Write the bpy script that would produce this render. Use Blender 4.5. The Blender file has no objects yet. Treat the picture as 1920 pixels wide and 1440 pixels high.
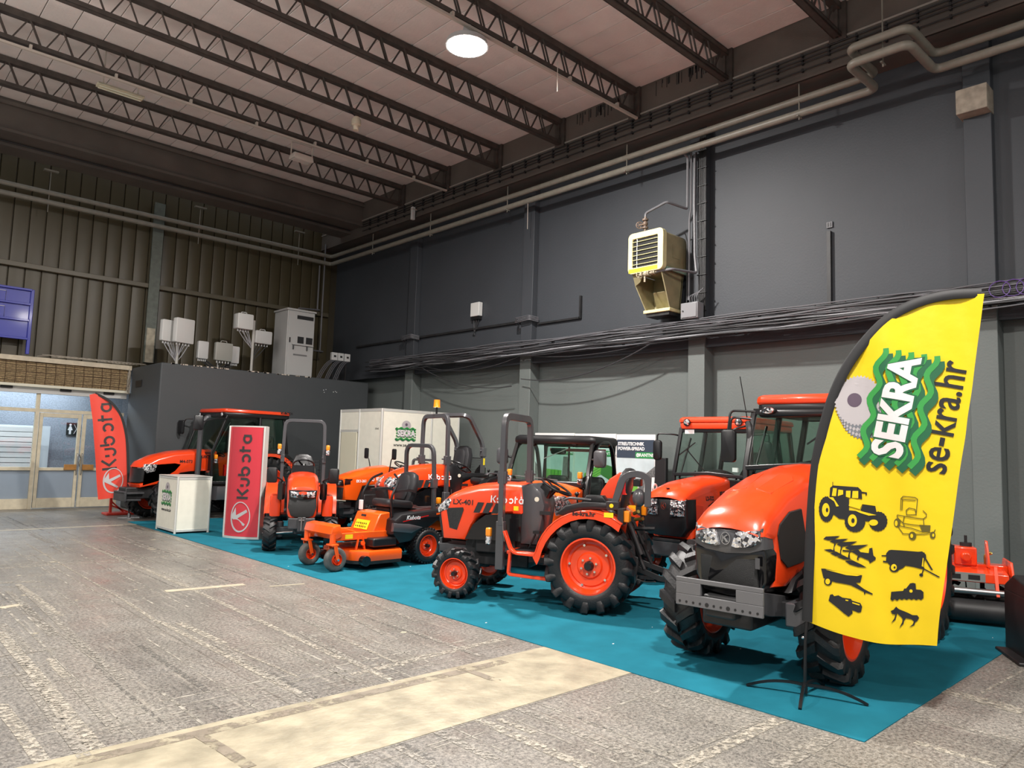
import bpy, math, random
from mathutils import Vector, Matrix
random.seed(7)
C = bpy.context.scene.collection
PI = math.pi
# ---------------- camera, world, exposure
H = 1.7
F = 1373.0
def _rot(a, b, c):
    ca, sa, cb, sb, cc, sc = math.cos(a), math.sin(a), math.cos(b), math.sin(b), math.cos(c), math.sin(c)
    return Matrix(((ca,-sa,0),(sa,ca,0),(0,0,1))) @ Matrix(((1,0,0),(0,cb,-sb),(0,sb,cb))) @ Matrix(((cc,0,sc),(0,1,0),(-sc,0,cc)))
RC = _rot(-0.754914, 0.0916197, -0.0311492)
cam_d = bpy.data.cameras.new('camera'); cam = bpy.data.objects.new('camera', cam_d); C.objects.link(cam)
cam_d.sensor_width = 36; cam_d.lens = F/1920*36; cam_d.clip_end = 200
m4 = Matrix((( RC[0][0], RC[0][2], -RC[0][1], 0),(RC[1][0], RC[1][2], -RC[1][1], 0),(RC[2][0], RC[2][2], -RC[2][1], H),(0,0,0,1)))
cam.matrix_world = m4
bpy.context.scene.camera = cam
S = bpy.context.scene
S.view_settings.view_transform = 'Standard'; S.view_settings.look = 'None'
S.view_settings.gamma = 1; S.view_settings.use_curve_mapping = False
S.view_settings.exposure = 0.24
w = bpy.data.worlds.new('world'); S.world = w; w.use_nodes = True
w.node_tree.nodes['Background'].inputs[0].default_value = (0.92, 0.96, 1.0, 1)
w.node_tree.nodes['Background'].inputs[1].default_value = 0.36
def lamp(name, loc, power, size, col=(1, 0.955, 0.91), rot=(0,0,0), sx=None, spread=PI):
    d = bpy.data.lights.new(name, 'AREA'); d.energy = power; d.color = col; d.shape = 'DISK' if sx is None else 'RECTANGLE'
    d.size = size; d.spread = spread
    if sx: d.size_y = sx
    o = bpy.data.objects.new(name, d); o.location = loc; o.rotation_euler = rot; C.objects.link(o); return o
LAMP = (6.69, 8.35, 7.86)
lamp('high_bay_light', (LAMP[0], LAMP[1], LAMP[2]-0.09), 950, 0.42)
for q in ((-2.0, 8.35, 7.8, 600), (2.2, 0.4, 7.8, 800), (-3.5, 15.0, 7.8, 220), (7.2, -4.0, 7.8, 350), (2.0, 13.6, 7.8, 120), (-5.0, -1.0, 7.8, 450)):
    lamp('high_bay_light', q[:3], q[3], 0.5)
lamp('added_ceiling_fill', (-3.0, 9.5, 5.2), 420, 4.0, rot=(PI,0,0)); lamp('added_ceiling_fill', (1.0, -1.5, 5.2), 260, 3.0, rot=(PI,0,0))  # added fill aimed upwards to brighten the ceiling, no fixtures there
lamp('corridor_light', (2.6, 21.9, 3.3), 190, 5.0, (0.86, 0.93, 1.0), sx=0.8)

def ray(x, y): return RC @ Vector(((x-960)/F, 1, -(y-720)/F))
def fl(x, y, z=0.0):
    d = ray(x, y); t = (z-H)/d.z; return Vector((d.x*t, d.y*t, z))
def onX(x, y, X):
    d = ray(x, y); t = X/d.x; return Vector((X, d.y*t, H+d.z*t))
def onY(x, y, Y):
    d = ray(x, y); t = Y/d.y; return Vector((d.x*t, Y, H+d.z*t))

# ---------------- materials
MATS = {}
def mat(name, col, rough=0.5, metal=0.0, coat=0.0, noise=0.0, nscale=8.0, bump=0.0, bscale=40.0, col2=None, emis=0.0, spec=0.5, sheen=0):
    if name in MATS: return MATS[name]
    m = bpy.data.materials.new(name); m.use_nodes = True; nt = m.node_tree; b = nt.nodes['Principled BSDF']
    b.inputs['Base Color'].default_value = (*col, 1); b.inputs['Roughness'].default_value = rough
    b.inputs['Metallic'].default_value = metal; b.inputs['Coat Weight'].default_value = coat; b.inputs['Coat Roughness'].default_value = 0.08
    b.inputs['Specular IOR Level'].default_value = spec
    if emis: b.inputs['Emission Color'].default_value = (*col, 1); b.inputs['Emission Strength'].default_value = emis
    tc = nt.nodes.new('ShaderNodeTexCoord')
    if noise or col2:
        n = nt.nodes.new('ShaderNodeTexNoise'); n.inputs['Scale'].default_value = nscale; n.inputs['Detail'].default_value = 6
        nt.links.new(tc.outputs['Object'], n.inputs['Vector'])
        r = nt.nodes.new('ShaderNodeValToRGB'); nt.links.new(n.outputs['Fac'], r.inputs['Fac'])
        c2 = col2 or tuple(min(1, c*(1+noise)) for c in col); c1 = col if col2 else tuple(c*(1-noise) for c in col)
        r.color_ramp.elements[0].position = 0.35; r.color_ramp.elements[0].color = (*c1, 1)
        r.color_ramp.elements[1].position = 0.65; r.color_ramp.elements[1].color = (*c2, 1)
        nt.links.new(r.outputs['Color'], b.inputs['Base Color'])
    if bump:
        n2 = nt.nodes.new('ShaderNodeTexNoise'); n2.inputs['Scale'].default_value = bscale; n2.inputs['Detail'].default_value = 4
        nt.links.new(tc.outputs['Object'], n2.inputs['Vector'])
        bp = nt.nodes.new('ShaderNodeBump'); bp.inputs['Strength'].default_value = bump; bp.inputs['Distance'].default_value = 0.02
        nt.links.new(n2.outputs['Fac'], bp.inputs['Height']); nt.links.new(bp.outputs['Normal'], b.inputs['Normal'])
    MATS[name] = m; return m
def glassmat(name, tint, refl=1.0, rough=0.02, opacity=0.0, ocol=(0.5,0.55,0.6)):
    m = bpy.data.materials.new(name); m.use_nodes = True; nt = m.node_tree
    for n in list(nt.nodes): nt.nodes.remove(n)
    out = nt.nodes.new('ShaderNodeOutputMaterial'); tr = nt.nodes.new('ShaderNodeBsdfTransparent'); tr.inputs[0].default_value = (*tint, 1)
    gl = nt.nodes.new('ShaderNodeBsdfGlossy'); gl.inputs['Roughness'].default_value = rough
    fr = nt.nodes.new('ShaderNodeFresnel'); ge = nt.nodes.new('ShaderNodeNewGeometry'); io = nt.nodes.new('ShaderNodeMix'); k_ = 1.0+0.45*refl; io.inputs[2].default_value = k_; io.inputs[3].default_value = 1/k_; nt.links.new(ge.outputs['Backfacing'], io.inputs[0]); nt.links.new(io.outputs[0], fr.inputs[0])
    mx = nt.nodes.new('ShaderNodeMixShader'); nt.links.new(fr.outputs[0], mx.inputs[0]); nt.links.new(gl.outputs[0], mx.inputs[2])
    if opacity:
        df = nt.nodes.new('ShaderNodeBsdfTranslucent'); df.inputs[0].default_value = (*ocol, 1)
        d2 = nt.nodes.new('ShaderNodeBsdfDiffuse'); d2.inputs[0].default_value = (*ocol, 1)
        ad = nt.nodes.new('ShaderNodeMixShader'); ad.inputs[0].default_value = 0.5; nt.links.new(df.outputs[0], ad.inputs[1]); nt.links.new(d2.outputs[0], ad.inputs[2])
        m2 = nt.nodes.new('ShaderNodeMixShader'); m2.inputs[0].default_value = opacity
        nt.links.new(tr.outputs[0], m2.inputs[1]); nt.links.new(ad.outputs[0], m2.inputs[2]); nt.links.new(m2.outputs[0], mx.inputs[1])
    else: nt.links.new(tr.outputs[0], mx.inputs[1])
    nt.links.new(mx.outputs[0], out.inputs[0]); MATS[name] = m; return m
ORANGE = mat('orange_paint', (0.80, 0.055, 0.008), 0.28, coat=0.6)
ORANGE2 = mat('bright_orange_paint', (0.86, 0.10, 0.006), 0.3, coat=0.5)
BLACKP = mat('black_plastic', (0.008, 0.008, 0.009), 0.34)
BLACKG = mat('black_gloss', (0.006, 0.006, 0.007), 0.12, coat=0.4)
BLACKM = mat('black_metal', (0.015, 0.015, 0.016), 0.5, noise=0.3)
MESHB = mat('black_grille_mesh', (0.009, 0.009, 0.009), 0.45, bump=0.6, bscale=300)
GREYP = mat('dark_grey_paint', (0.062, 0.062, 0.067), 0.32, coat=0.3)
GREYM = mat('grey_cast_metal', (0.045, 0.045, 0.048), 0.45, noise=0.2)
RUBBER = mat('rubber', (0.008, 0.008, 0.009), 0.48, noise=0.35, nscale=5, bump=0.15, bscale=60)
RUBBERG = mat('worn_rubber', (0.085, 0.085, 0.08), 0.65, noise=0.3)
VINYL = mat('black_vinyl', (0.02, 0.02, 0.022), 0.36, bump=0.1, bscale=120)
CHROME = mat('chrome', (0.75, 0.75, 0.76), 0.15, 1.0)
STEEL = mat('steel', (0.45, 0.45, 0.45), 0.35, 1.0)
AMBER = mat('amber_lens', (0.85, 0.26, 0.01), 0.2, coat=0.8)
REDLENS = mat('red_lens', (0.6, 0.01, 0.01), 0.2, coat=0.8)
YSTICK = mat('yellow_sticker', (0.85, 0.66, 0.01), 0.5)
WHITE = mat('white_plastic', (0.62, 0.62, 0.6), 0.4)
CREAMP = mat('cream_panel', (0.66, 0.64, 0.52), 0.5)
CREAMF = mat('cream_frame', (0.60, 0.54, 0.40), 0.5, noise=0.08)
WPRINT = mat('white_print', (0.75, 0.75, 0.75), 0.5)
BPRINT = mat('black_print', (0.012, 0.012, 0.013), 0.5)
GLASS = glassmat('clear_glass', (0.86, 0.93, 0.90))
TGLASS = glassmat('tinted_glass', (0.74, 0.86, 0.80))
DGLASS = glassmat('door_glass', (0.9, 0.93, 0.95))
FROST = glassmat('frosted_glass', (0.8, 0.85, 0.9), 0.4, 0.4, 0.9, (0.42, 0.47, 0.52))
def lensmat():
    m = mat('headlight_lens', (0.6, 0.6, 0.62), 0.08, coat=1.0)
    nt = m.node_tree; b = nt.nodes['Principled BSDF']; b.inputs['Metallic'].default_value = 0.75
    tc = nt.nodes.new('ShaderNodeTexCoord'); v = nt.nodes.new('ShaderNodeTexVoronoi'); v.inputs['Scale'].default_value = 38
    nt.links.new(tc.outputs['Object'], v.inputs['Vector'])
    r = nt.nodes.new('ShaderNodeValToRGB'); r.color_ramp.elements[0].color = (0.06,0.06,0.07,1); r.color_ramp.elements[1].color = (0.95,0.95,0.97,1)
    r.color_ramp.elements[0].position = 0.3; r.color_ramp.elements[1].position = 0.62
    nt.links.new(v.outputs['Color'], r.inputs['Fac']); nt.links.new(r.outputs['Color'], b.inputs['Base Color'])
    bp = nt.nodes.new('ShaderNodeBump'); bp.inputs['Strength'].default_value = 0.9; bp.inputs['Distance'].default_value = 0.01
    nt.links.new(v.outputs['Distance'], bp.inputs['Height']); nt.links.new(bp.outputs['Normal'], b.inputs['Normal']); return m
LENS = lensmat()

# ---------------- geometry builder
def frame_of(d):
    d = d.normalized(); u = Vector((0,0,1)) if abs(d.z) < 0.95 else Vector((1,0,0))
    a = d.cross(u).normalized(); return a, a.cross(d).normalized()
class G:
    def __init__(s): s.v = []; s.f = []
    def add(s, vs, fs):
        o = len(s.v); s.v += [tuple(v) for v in vs]; s.f += [tuple(i+o for i in f) for f in fs]; return s
    def box(s, c, d, M=None, tx=1.0, ty=1.0):
        x, y, z = d[0]/2, d[1]/2, d[2]/2
        vs = [Vector((i*x*(tx if k > 0 else 1), j*y*(ty if k > 0 else 1), k*z)) for k in (-1,1) for j in (-1,1) for i in (-1,1)]
        if M: vs = [M @ v for v in vs]
        return s.add([v+Vector(c) for v in vs], [(0,2,3,1),(4,5,7,6),(0,1,5,4),(2,6,7,3),(0,4,6,2),(1,3,7,5)])
    def bb(s, x0, x1, y0, y1, z0, z1): return s.box(((x0+x1)/2,(y0+y1)/2,(z0+z1)/2), (abs(x1-x0),abs(y1-y0),abs(z1-z0)))
    def sweep(s, pts, prof, closed=False, cap=True, up=None, tw=None):
        pts = [Vector(p) for p in pts]; n = len(pts); m = len(prof); vs = []
        a = b = None
        for i, p in enumerate(pts):
            if closed: d = pts[(i+1)%n]-pts[i-1]; d0 = pts[i]-pts[i-1]; d1 = pts[(i+1)%n]-pts[i]
            else:
                d0 = pts[i]-pts[max(i-1,0)]; d1 = pts[min(i+1,n-1)]-pts[i]
                if i == 0: d0 = d1
                if i == n-1: d1 = d0
                d = d0.normalized()+d1.normalized()
            if d.length < 1e-9: d = d1
            d.normalize()
            if up is not None: 
                b = Vector(up); a = d.cross(b)
                if a.length < 1e-4: a = frame_of(d)[0]
                a.normalize(); b = a.cross(d).normalized()
            elif a is None: a, b = frame_of(d)
            else:
                b = (b-d*b.dot(d)).normalized(); a = d.cross(b).normalized()
            k = 1.0
            cs = d0.normalized().dot(d1.normalized()); 
            if cs < 0.99: k = min(1.6, 1/math.sqrt(max(0.3, (1+cs)/2)))
            # mitre only in the bend plane
            bend = (d1.normalized()-d0.normalized())
            bd = bend.normalized() if bend.length > 1e-4 else None
            for (u, w_) in prof:
                o = a*u+b*w_
                if bd is not None: o = o+bd*(o.dot(bd)*(k-1))
                vs.append(p+o)
        fs = []
        for i in range(n if closed else n-1):
            for j in range(m):
                j2 = (j+1)%m; i2 = (i+1)%n
                fs.append((i*m+j, i*m+j2, i2*m+j2, i2*m+j))
        if cap and not closed: fs += [tuple(range(m))[::-1], tuple(range((n-1)*m, n*m))]
        return s.add(vs, fs)
    def tube(s, pts, r, n=8, closed=False, cap=True): return s.sweep(pts, [(r*math.cos(2*PI*k/n), r*math.sin(2*PI*k/n)) for k in range(n)], closed, cap)
    def bar(s, pts, a, b, up=None, closed=False): return s.sweep(pts, [(-a/2,-b/2),(a/2,-b/2),(a/2,b/2),(-a/2,b/2)], closed, True, up)
    def cyl(s, p0, p1, r0, r1=None, n=14):
        r1 = r0 if r1 is None else r1; p0, p1 = Vector(p0), Vector(p1); a, b = frame_of(p1-p0)
        vs = [p0+(a*math.cos(2*PI*k/n)+b*math.sin(2*PI*k/n))*r0 for k in range(n)]+[p1+(a*math.cos(2*PI*k/n)+b*math.sin(2*PI*k/n))*r1 for k in range(n)]
        return s.add(vs, [(k,(k+1)%n,n+(k+1)%n,n+k) for k in range(n)]+[tuple(range(n))[::-1], tuple(range(n,2*n))])
    def lathe(s, prof, n=24, c=(0,0,0), ax='y', closed=False):
        vs = []; m = len(prof)
        for k in range(n):
            ca, sa = math.cos(2*PI*k/n), math.sin(2*PI*k/n)
            for (r, h) in prof:
                p = (r*ca, h, r*sa) if ax == 'y' else ((h, r*ca, r*sa) if ax == 'x' else (r*ca, r*sa, h))
                vs.append((p[0]+c[0], p[1]+c[1], p[2]+c[2]))
        fs = []
        for k in range(n):
            k2 = (k+1)%n
            for j in range(m if closed else m-1):
                j2 = (j+1)%m; fs.append((k*m+j, k*m+j2, k2*m+j2, k2*m+j))
        return s.add(vs, fs)
    def prism(s, poly, a, b, plane='xz'):
        n = len(poly)
        def P(q, h): return (q[0], h, q[1]) if plane == 'xz' else ((q[0], q[1], h) if plane == 'xy' else (h, q[0], q[1]))
        return s.add([P(q, a) for q in poly]+[P(q, b) for q in poly], [tuple(range(n))[::-1], tuple(range(n,2*n))]+[(k,(k+1)%n,n+(k+1)%n,n+k) for k in range(n)])
    def pillow(s, poly, a, b, r, plane='xz', f=None, mid=(0.5,)):
        n = len(poly); q = [Vector(p) for p in poly]
        area = sum(q[i].x*q[(i+1)%n].y-q[(i+1)%n].x*q[i].y for i in range(n)); sg = 1 if area > 0 else -1
        nr = []
        for i in range(n):
            e0 = (q[i]-q[i-1]).normalized(); e1 = (q[(i+1)%n]-q[i]).normalized()
            n0 = Vector((-e0.y, e0.x))*sg; n1 = Vector((-e1.y, e1.x))*sg; t = n0+n1
            if t.length < 0.3: t = n0
            t.normalize(); nr.append(t/max(0.5, t.dot(n0)))
        L = b-a; sl = [(a, r), (a+0.3*r, 0.3*r), (a+r, 0)]+[(a+L*k, 0) for k in mid]+[(b-r, 0), (b-0.3*r, 0.3*r), (b, r)]
        vs = []
        for h, i_ in sl:
            for k in range(n):
                p = q[k]+nr[k]*i_
                v = (p.x, h, p.y) if plane == 'xz' else ((p.x, p.y, h) if plane == 'xy' else (h, p.x, p.y))
                vs.append(f(*v) if f else v)
        m = len(sl); fs = [tuple(range(n))[::-1], tuple(range((m-1)*n, m*n))]
        for i in range(m-1):
            for k in range(n): fs.append((i*n+k, i*n+(k+1)%n, (i+1)*n+(k+1)%n, (i+1)*n+k))
        return s.add(vs, fs)
    def loft(s, secs, cap=True, closed=True):
        m = len(secs[0]); vs = [v for q in secs for v in q]; fs = []
        for i in range(len(secs)-1):
            for j in range(m if closed else m-1): fs.append((i*m+j, i*m+(j+1)%m, (i+1)*m+(j+1)%m, (i+1)*m+j))
        if cap: fs += [tuple(range(m))[::-1], tuple(range((len(secs)-1)*m, len(secs)*m))]
        return s.add(vs, fs)
    def ball(s, c, r, n=12, sc=(1,1,1)):
        pr = [(r*math.sin(PI*k/8), -r*math.cos(PI*k/8)) for k in range(9)]
        g = G().lathe(pr, n, ax='z'); return s.add([(v[0]*sc[0]+c[0], v[1]*sc[1]+c[1], v[2]*sc[2]+c[2]) for v in g.v], g.f)
    def quad(s, a, b, c, d, t=0.006):
        a, b, c, d = [Vector(v) for v in (a,b,c,d)]; n = (b-a).cross(d-a).normalized()*t
        return s.add([a,b,c,d,a+n,b+n,c+n,d+n], [(3,2,1,0),(4,5,6,7),(0,1,5,4),(1,2,6,5),(2,3,7,6),(3,0,4,7)])
    def sheet(s, f, nu, nv, t=0.003):
        top = [Vector(f(i/nu, j/nv)) for i in range(nu+1) for j in range(nv+1)]; W = nv+1
        n = (top[W]-top[0]).cross(top[1]-top[0]).normalized()*t if True else None
        N = len(top); fs = []
        for i in range(nu):
            for j in range(nv):
                a = i*W+j; fs.append((a,a+W,a+W+1,a+1)); fs.append((N+a,N+a+1,N+a+W+1,N+a+W))
        rim = [i*W for i in range(nu+1)]+[nu*W+j for j in range(1,W)]+[i*W+nv for i in range(nu-1,-1,-1)]+[j for j in range(nv-1,0,-1)]
        for k in range(len(rim)): a, b = rim[k], rim[(k+1)%len(rim)]; fs.append((b,a,N+a,N+b))
        return s.add(top+[v-n for v in top], fs)
    def T(s, M): s.v = [tuple(M @ Vector(v)) for v in s.v]; return s
def rect_r(x0, x1, y0, y1, r, n=4):
    out = []
    for cx, cy, a in ((x1-r,y1-r,0),(x0+r,y1-r,90),(x0+r,y0+r,180),(x1-r,y0+r,270)):
        for k in range(n+1): t = math.radians(a+90*k/n); out.append((cx+r*math.cos(t), cy+r*math.sin(t)))
    return out
def arc(cx, cy, r, a0, a1, n=8): return [(cx+r*math.cos(math.radians(a0+(a1-a0)*k/n)), cy+r*math.sin(math.radians(a0+(a1-a0)*k/n))) for k in range(n+1)]
def rnd(pts, r, n=4):
    # round the corners of an open 3D polyline
    P = [Vector(p) for p in pts]; out = [P[0]]
    for i in range(1, len(P)-1):
        a, b, c = P[i-1], P[i], P[i+1]; d0 = (a-b); d1 = (c-b); k = min(r, d0.length*0.49, d1.length*0.49)
        p0 = b+d0.normalized()*k; p1 = b+d1.normalized()*k
        for j in range(n+1): t = j/n; out.append(p0*(1-t)**2+b*2*t*(1-t)+p1*t*t)
    return out+[P[-1]]
def obj(name, g, m, parent=None, bevel=0.0, label=None, ang=38, seg=2, stuff=False):
    me = bpy.data.meshes.new(name); me.from_pydata(g.v, [], g.f); me.validate()
    me.materials.append(m)
    import bmesh
    bm = bmesh.new(); bm.from_mesh(me); bmesh.ops.recalc_face_normals(bm, faces=bm.faces); bm.to_mesh(me); bm.free()
    me.polygons.foreach_set('use_smooth', [True]*len(me.polygons)); me.set_sharp_from_angle(angle=math.radians(ang))
    o = bpy.data.objects.new(name, me); C.objects.link(o)
    if parent: o.parent = parent
    if bevel:
        b = o.modifiers.new('bevel', 'BEVEL'); b.width = bevel; b.segments = seg; b.limit_method = 'ANGLE'; b.angle_limit = math.radians(40); b.harden_normals = False
    if label: o['label'] = label
    if stuff: o['kind'] = 'stuff'
    return o
def tag(o, label, cat, group=None, kind=None):
    o['label'] = label; o['category'] = cat
    if group: o['group'] = group
    if kind: o['kind'] = kind
    return o
def thing(name, label, cat, loc=(0,0,0), rz=0, group=None):
    o = bpy.data.objects.new(name, None); C.objects.link(o); o.location = loc; o.rotation_euler = (0,0,rz); o.empty_display_size = 0.2
    return tag(o, label, cat, group)
def struct(name, g, m, label=None, bevel=0):
    o = obj(name, g, m, None, bevel); o['kind'] = 'structure'
    o['label'] = label or name; return o
def copy_of(o, parent=None, loc=None):
    c = o.copy(); C.objects.link(c); c.parent = parent if parent is not None else o.parent
    if loc is not None: c.location = loc
    return c
def dup(root, loc, rz, label):
    r = root.copy(); C.objects.link(r); r.location = loc; r.rotation_euler = (0,0,rz); r['label'] = label
    for ch in list(root.children):
        c = ch.copy(); C.objects.link(c); c.parent = r
        for g_ in list(ch.children): d = g_.copy(); C.objects.link(d); d.parent = c
    return r
FLAT = {}
def txt(s, size, M, m, parent, name='lettering', bold=0.0, thick=0.002, sx=1.0, align='CENTER', shear=0.0, space=1.0):
    cu = bpy.data.curves.new('t', 'FONT'); cu.body = s; cu.size = size; cu.align_x = align; cu.align_y = 'CENTER'; cu.extrude = thick/2; cu.offset = bold; cu.shear = shear; cu.space_character = space; cu.resolution_u = 3
    t = bpy.data.objects.new('t', cu); C.objects.link(t); bpy.context.view_layer.update()
    me = bpy.data.meshes.new_from_object(t.evaluated_get(bpy.context.evaluated_depsgraph_get())); bpy.data.objects.remove(t); bpy.data.curves.remove(cu)
    me.transform(M @ Matrix.Diagonal((sx,1,1,1))); me.materials.clear(); me.materials.append(m); me.name = name
    o = bpy.data.objects.new(name, me); C.objects.link(o)
    if parent: o.parent = parent
    return o
def refine(o, L=0.05, n=5):
    import bmesh
    bm = bmesh.new(); bm.from_mesh(o.data); bmesh.ops.triangulate(bm, faces=bm.faces)
    for _ in range(n):
        es = [e for e in bm.edges if e.calc_length() > L]
        if not es: break
        bmesh.ops.subdivide_edges(bm, edges=es, cuts=1); bmesh.ops.triangulate(bm, faces=bm.faces)
    bm.to_mesh(o.data); bm.free(); return o
def axes(o, x, y):
    # matrix whose local x,y map to given directions, origin o
    x = Vector(x).normalized(); y = Vector(y).normalized(); z = x.cross(y).normalized(); y = z.cross(x)
    return Matrix(((x.x,y.x,z.x,o[0]),(x.y,y.y,z.y,o[1]),(x.z,y.z,z.z,o[2]),(0,0,0,1)))
def strokes(lines, w_, t=0.003):
    g = G(); nl = []
    for ln in lines:
        q = [ln[0]]
        for a, b in zip(ln, ln[1:]):
            k = max(1, int(math.hypot(b[0]-a[0], b[1]-a[1])/0.025)) if math.hypot(b[0]-a[0], b[1]-a[1]) > 0.025 else 1
            q += [(a[0]+(b[0]-a[0])*i/k, a[1]+(b[1]-a[1])*i/k) for i in range(1, k+1)]
        nl.append(q)
    lines = nl
    for ln in lines: g.sweep([(p[0],p[1],0) for p in ln], [(-w_/2,-t/2),(w_/2,-t/2),(w_/2,t/2),(-w_/2,t/2)], up=(0,0,1))
    return g
def word_logo():
    # custom wordmark with cut letters, drawn along +x, cap height 1
    L = []; x = 0
    L += [[(0,0),(0,1)], [(0.68,1.0),(0.26,0.5),(0.68,0.0)]]; x = 1.0
    L += [[(x,0.72),(x,0.42)], [(x+a,b) for a,b in [(0.02,0.2)]+arc(0.27,0.27,0.27,210,360,8)+[(0.54,0.72)]]]; x = 1.85
    L += [[(x,1.0),(x,0.36)], [(x+a,b) for a,b in arc(0.31,0.33,0.31,190,490,12)]]; x = 2.85
    L += [[(x+a,b) for a,b in arc(0.32,0.33,0.31,-140,140,12)]]; x = 3.7
    L += [[(x+0.15,1.0),(x+0.15,0.0)], [(x,0.66),(x+0.5,0.66)]]; x = 4.5
    L += [[(x+a,b) for a,b in arc(0.31,0.33,0.31,60,320,12)], [(x+0.56,0.66),(x+0.56,0.0)]]
    return L
def wordmark(M, h, m, parent, name='lettering', ww=0.17):
    g = strokes([[(p[0]*h, p[1]*h) for p in l] for l in word_logo()], ww*h); return obj(name, g.T(M), m, parent)
def emblem(M, r, m, parent, name='emblem'):
    # round emblem: tilted ring with a folded chevron
    g = G(); ring = [(r*0.8*math.cos(2*PI*k/28), r*math.sin(2*PI*k/28), 0) for k in range(28)]
    g.sweep(ring, [(-r*0.07,-0.002),(r*0.07,-0.002),(r*0.07,0.002),(-r*0.07,0.002)], closed=True, up=(0,0,1))
    for poly in ([(-0.55,-0.55),(-0.4,-0.6),(-0.4,0.5),(-0.55,0.45)], [(-0.38,-0.05),(0.45,0.55),(0.2,0.62),(-0.38,0.2)], [(-0.38,0.0),(-0.1,0.2),(0.5,-0.55),(0.15,-0.65)]):
        g.prism([(p[0]*r, p[1]*r) for p in poly], -0.002, 0.002, 'xy')
    return obj(name, g.T(M), m, parent)
# ================= THE HALL =================
WX = 11.5; WY = 20.42; CZ = 8.73; BX = 10.9
def floor_mat():
    m = bpy.data.materials.new('worn_terrazzo'); m.use_nodes = True; nt = m.node_tree; b = nt.nodes['Principled BSDF']; L = nt.links
    tc = nt.nodes.new('ShaderNodeTexCoord')
    def noise(sc, det=5, vec=None, ro=0.6):
        n = nt.nodes.new('ShaderNodeTexNoise'); n.inputs['Scale'].default_value = sc; n.inputs['Detail'].default_value = det; n.inputs['Roughness'].default_value = ro
        L.new(vec or tc.outputs['Object'], n.inputs['Vector']); return n.outputs['Fac']
    def ramp(src, a, ca, c, cc):
        r = nt.nodes.new('ShaderNodeValToRGB'); L.new(src, r.inputs['Fac']); r.color_ramp.elements[0].position = a; r.color_ramp.elements[1].position = c
        r.color_ramp.elements[0].color = (*ca, 1); r.color_ramp.elements[1].color = (*cc, 1); return r.outputs['Color']
    def mix(f, a, c, mode='MIX'):
        x = nt.nodes.new('ShaderNodeMix'); x.data_type = 'RGBA'; x.blend_type = mode
        if isinstance(f, float): x.inputs[0].default_value = f
        else: L.new(f, x.inputs[0])
        L.new(a, x.inputs[6]); L.new(c, x.inputs[7]); return x.outputs[2]
    fine = ramp(noise(38, 8, None, 0.92), 0.43, (0.070,0.068,0.064), 0.60, (0.36,0.345,0.315))
    mp = nt.nodes.new('ShaderNodeMapping'); mp.inputs['Scale'].default_value = (1.3, 0.25, 1); L.new(tc.outputs['Object'], mp.inputs['Vector'])
    big = ramp(noise(1.1, 6, mp.outputs[0]), 0.36, (0.78,0.76,0.74), 0.66, (1.12,1.09,1.04))
    c = mix(1.0, fine, big, 'MULTIPLY')
    mp2 = nt.nodes.new('ShaderNodeMapping'); mp2.inputs['Scale'].default_value = (9, 0.5, 1); L.new(tc.outputs['Object'], mp2.inputs['Vector'])
    streak = ramp(noise(2.2, 7, mp2.outputs[0], 0.7), 0.56, (0,0,0), 0.72, (0.55,0.55,0.55))
    mp3 = nt.nodes.new('ShaderNodeMapping'); mp3.inputs['Scale'].default_value = (0.5, 8, 1); L.new(tc.outputs['Object'], mp3.inputs['Vector'])
    streak2 = ramp(noise(2.0, 7, mp3.outputs[0], 0.7), 0.60, (0,0,0), 0.74, (0.35,0.35,0.35))
    pale = nt.nodes.new('ShaderNodeRGB'); pale.outputs[0].default_value = (0.42, 0.38, 0.32, 1)
    c = mix(streak, c, pale.outputs[0]); c = mix(streak2, c, pale.outputs[0])
    br = nt.nodes.new('ShaderNodeTexBrick'); br.offset = 0.0; br.inputs['Scale'].default_value = 1.0; br.inputs['Mortar Size'].default_value = 0.006; br.inputs['Brick Width'].default_value = 1.2; br.inputs['Row Height'].default_value = 1.2
    br.inputs['Color1'].default_value = (1,1,1,1); br.inputs['Color2'].default_value = (0.93,0.93,0.93,1); br.inputs['Mortar'].default_value = (0.6,0.58,0.55,1)
    L.new(tc.outputs['Object'], br.inputs['Vector']); c = mix(0.8, c, br.outputs['Color'], 'MULTIPLY')
    L.new(c, b.inputs['Base Color'])
    rr = ramp(noise(2.5), 0.3, (0.26,)*3, 0.7, (0.5,)*3); L.new(rr, b.inputs['Roughness'])
    bp = nt.nodes.new('ShaderNodeBump'); bp.inputs['Strength'].default_value = 0.15; bp.inputs['Distance'].default_value = 0.01
    L.new(noise(60), bp.inputs['Height']); L.new(bp.outputs[0], b.inputs['Normal']); return m
floor = struct('floor', G().bb(-13, 12, -9, 23.4, -0.25, 0), floor_mat(), 'worn grey terrazzo hall floor with old tape marks')
STRIPM = mat('cream_screed', (0.32, 0.285, 0.205), 0.42, noise=0.22, nscale=4.5, bump=0.35, bscale=16)
def worn(name, col, cut=0.45, rough=0.5, sc=14):
    m = mat(name, col, rough, noise=0.12); nt = m.node_tree; b = nt.nodes['Principled BSDF']
    tc = nt.nodes.new('ShaderNodeTexCoord'); n = nt.nodes.new('ShaderNodeTexNoise'); n.inputs['Scale'].default_value = sc; n.inputs['Detail'].default_value = 8; n.inputs['Roughness'].default_value = 0.7
    nt.links.new(tc.outputs['Object'], n.inputs['Vector']); r = nt.nodes.new('ShaderNodeValToRGB')
    r.color_ramp.elements[0].position = cut-0.06; r.color_ramp.elements[1].position = cut+0.06; nt.links.new(n.outputs['Fac'], r.inputs['Fac']); nt.links.new(r.outputs['Color'], b.inputs['Alpha']); return m
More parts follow.
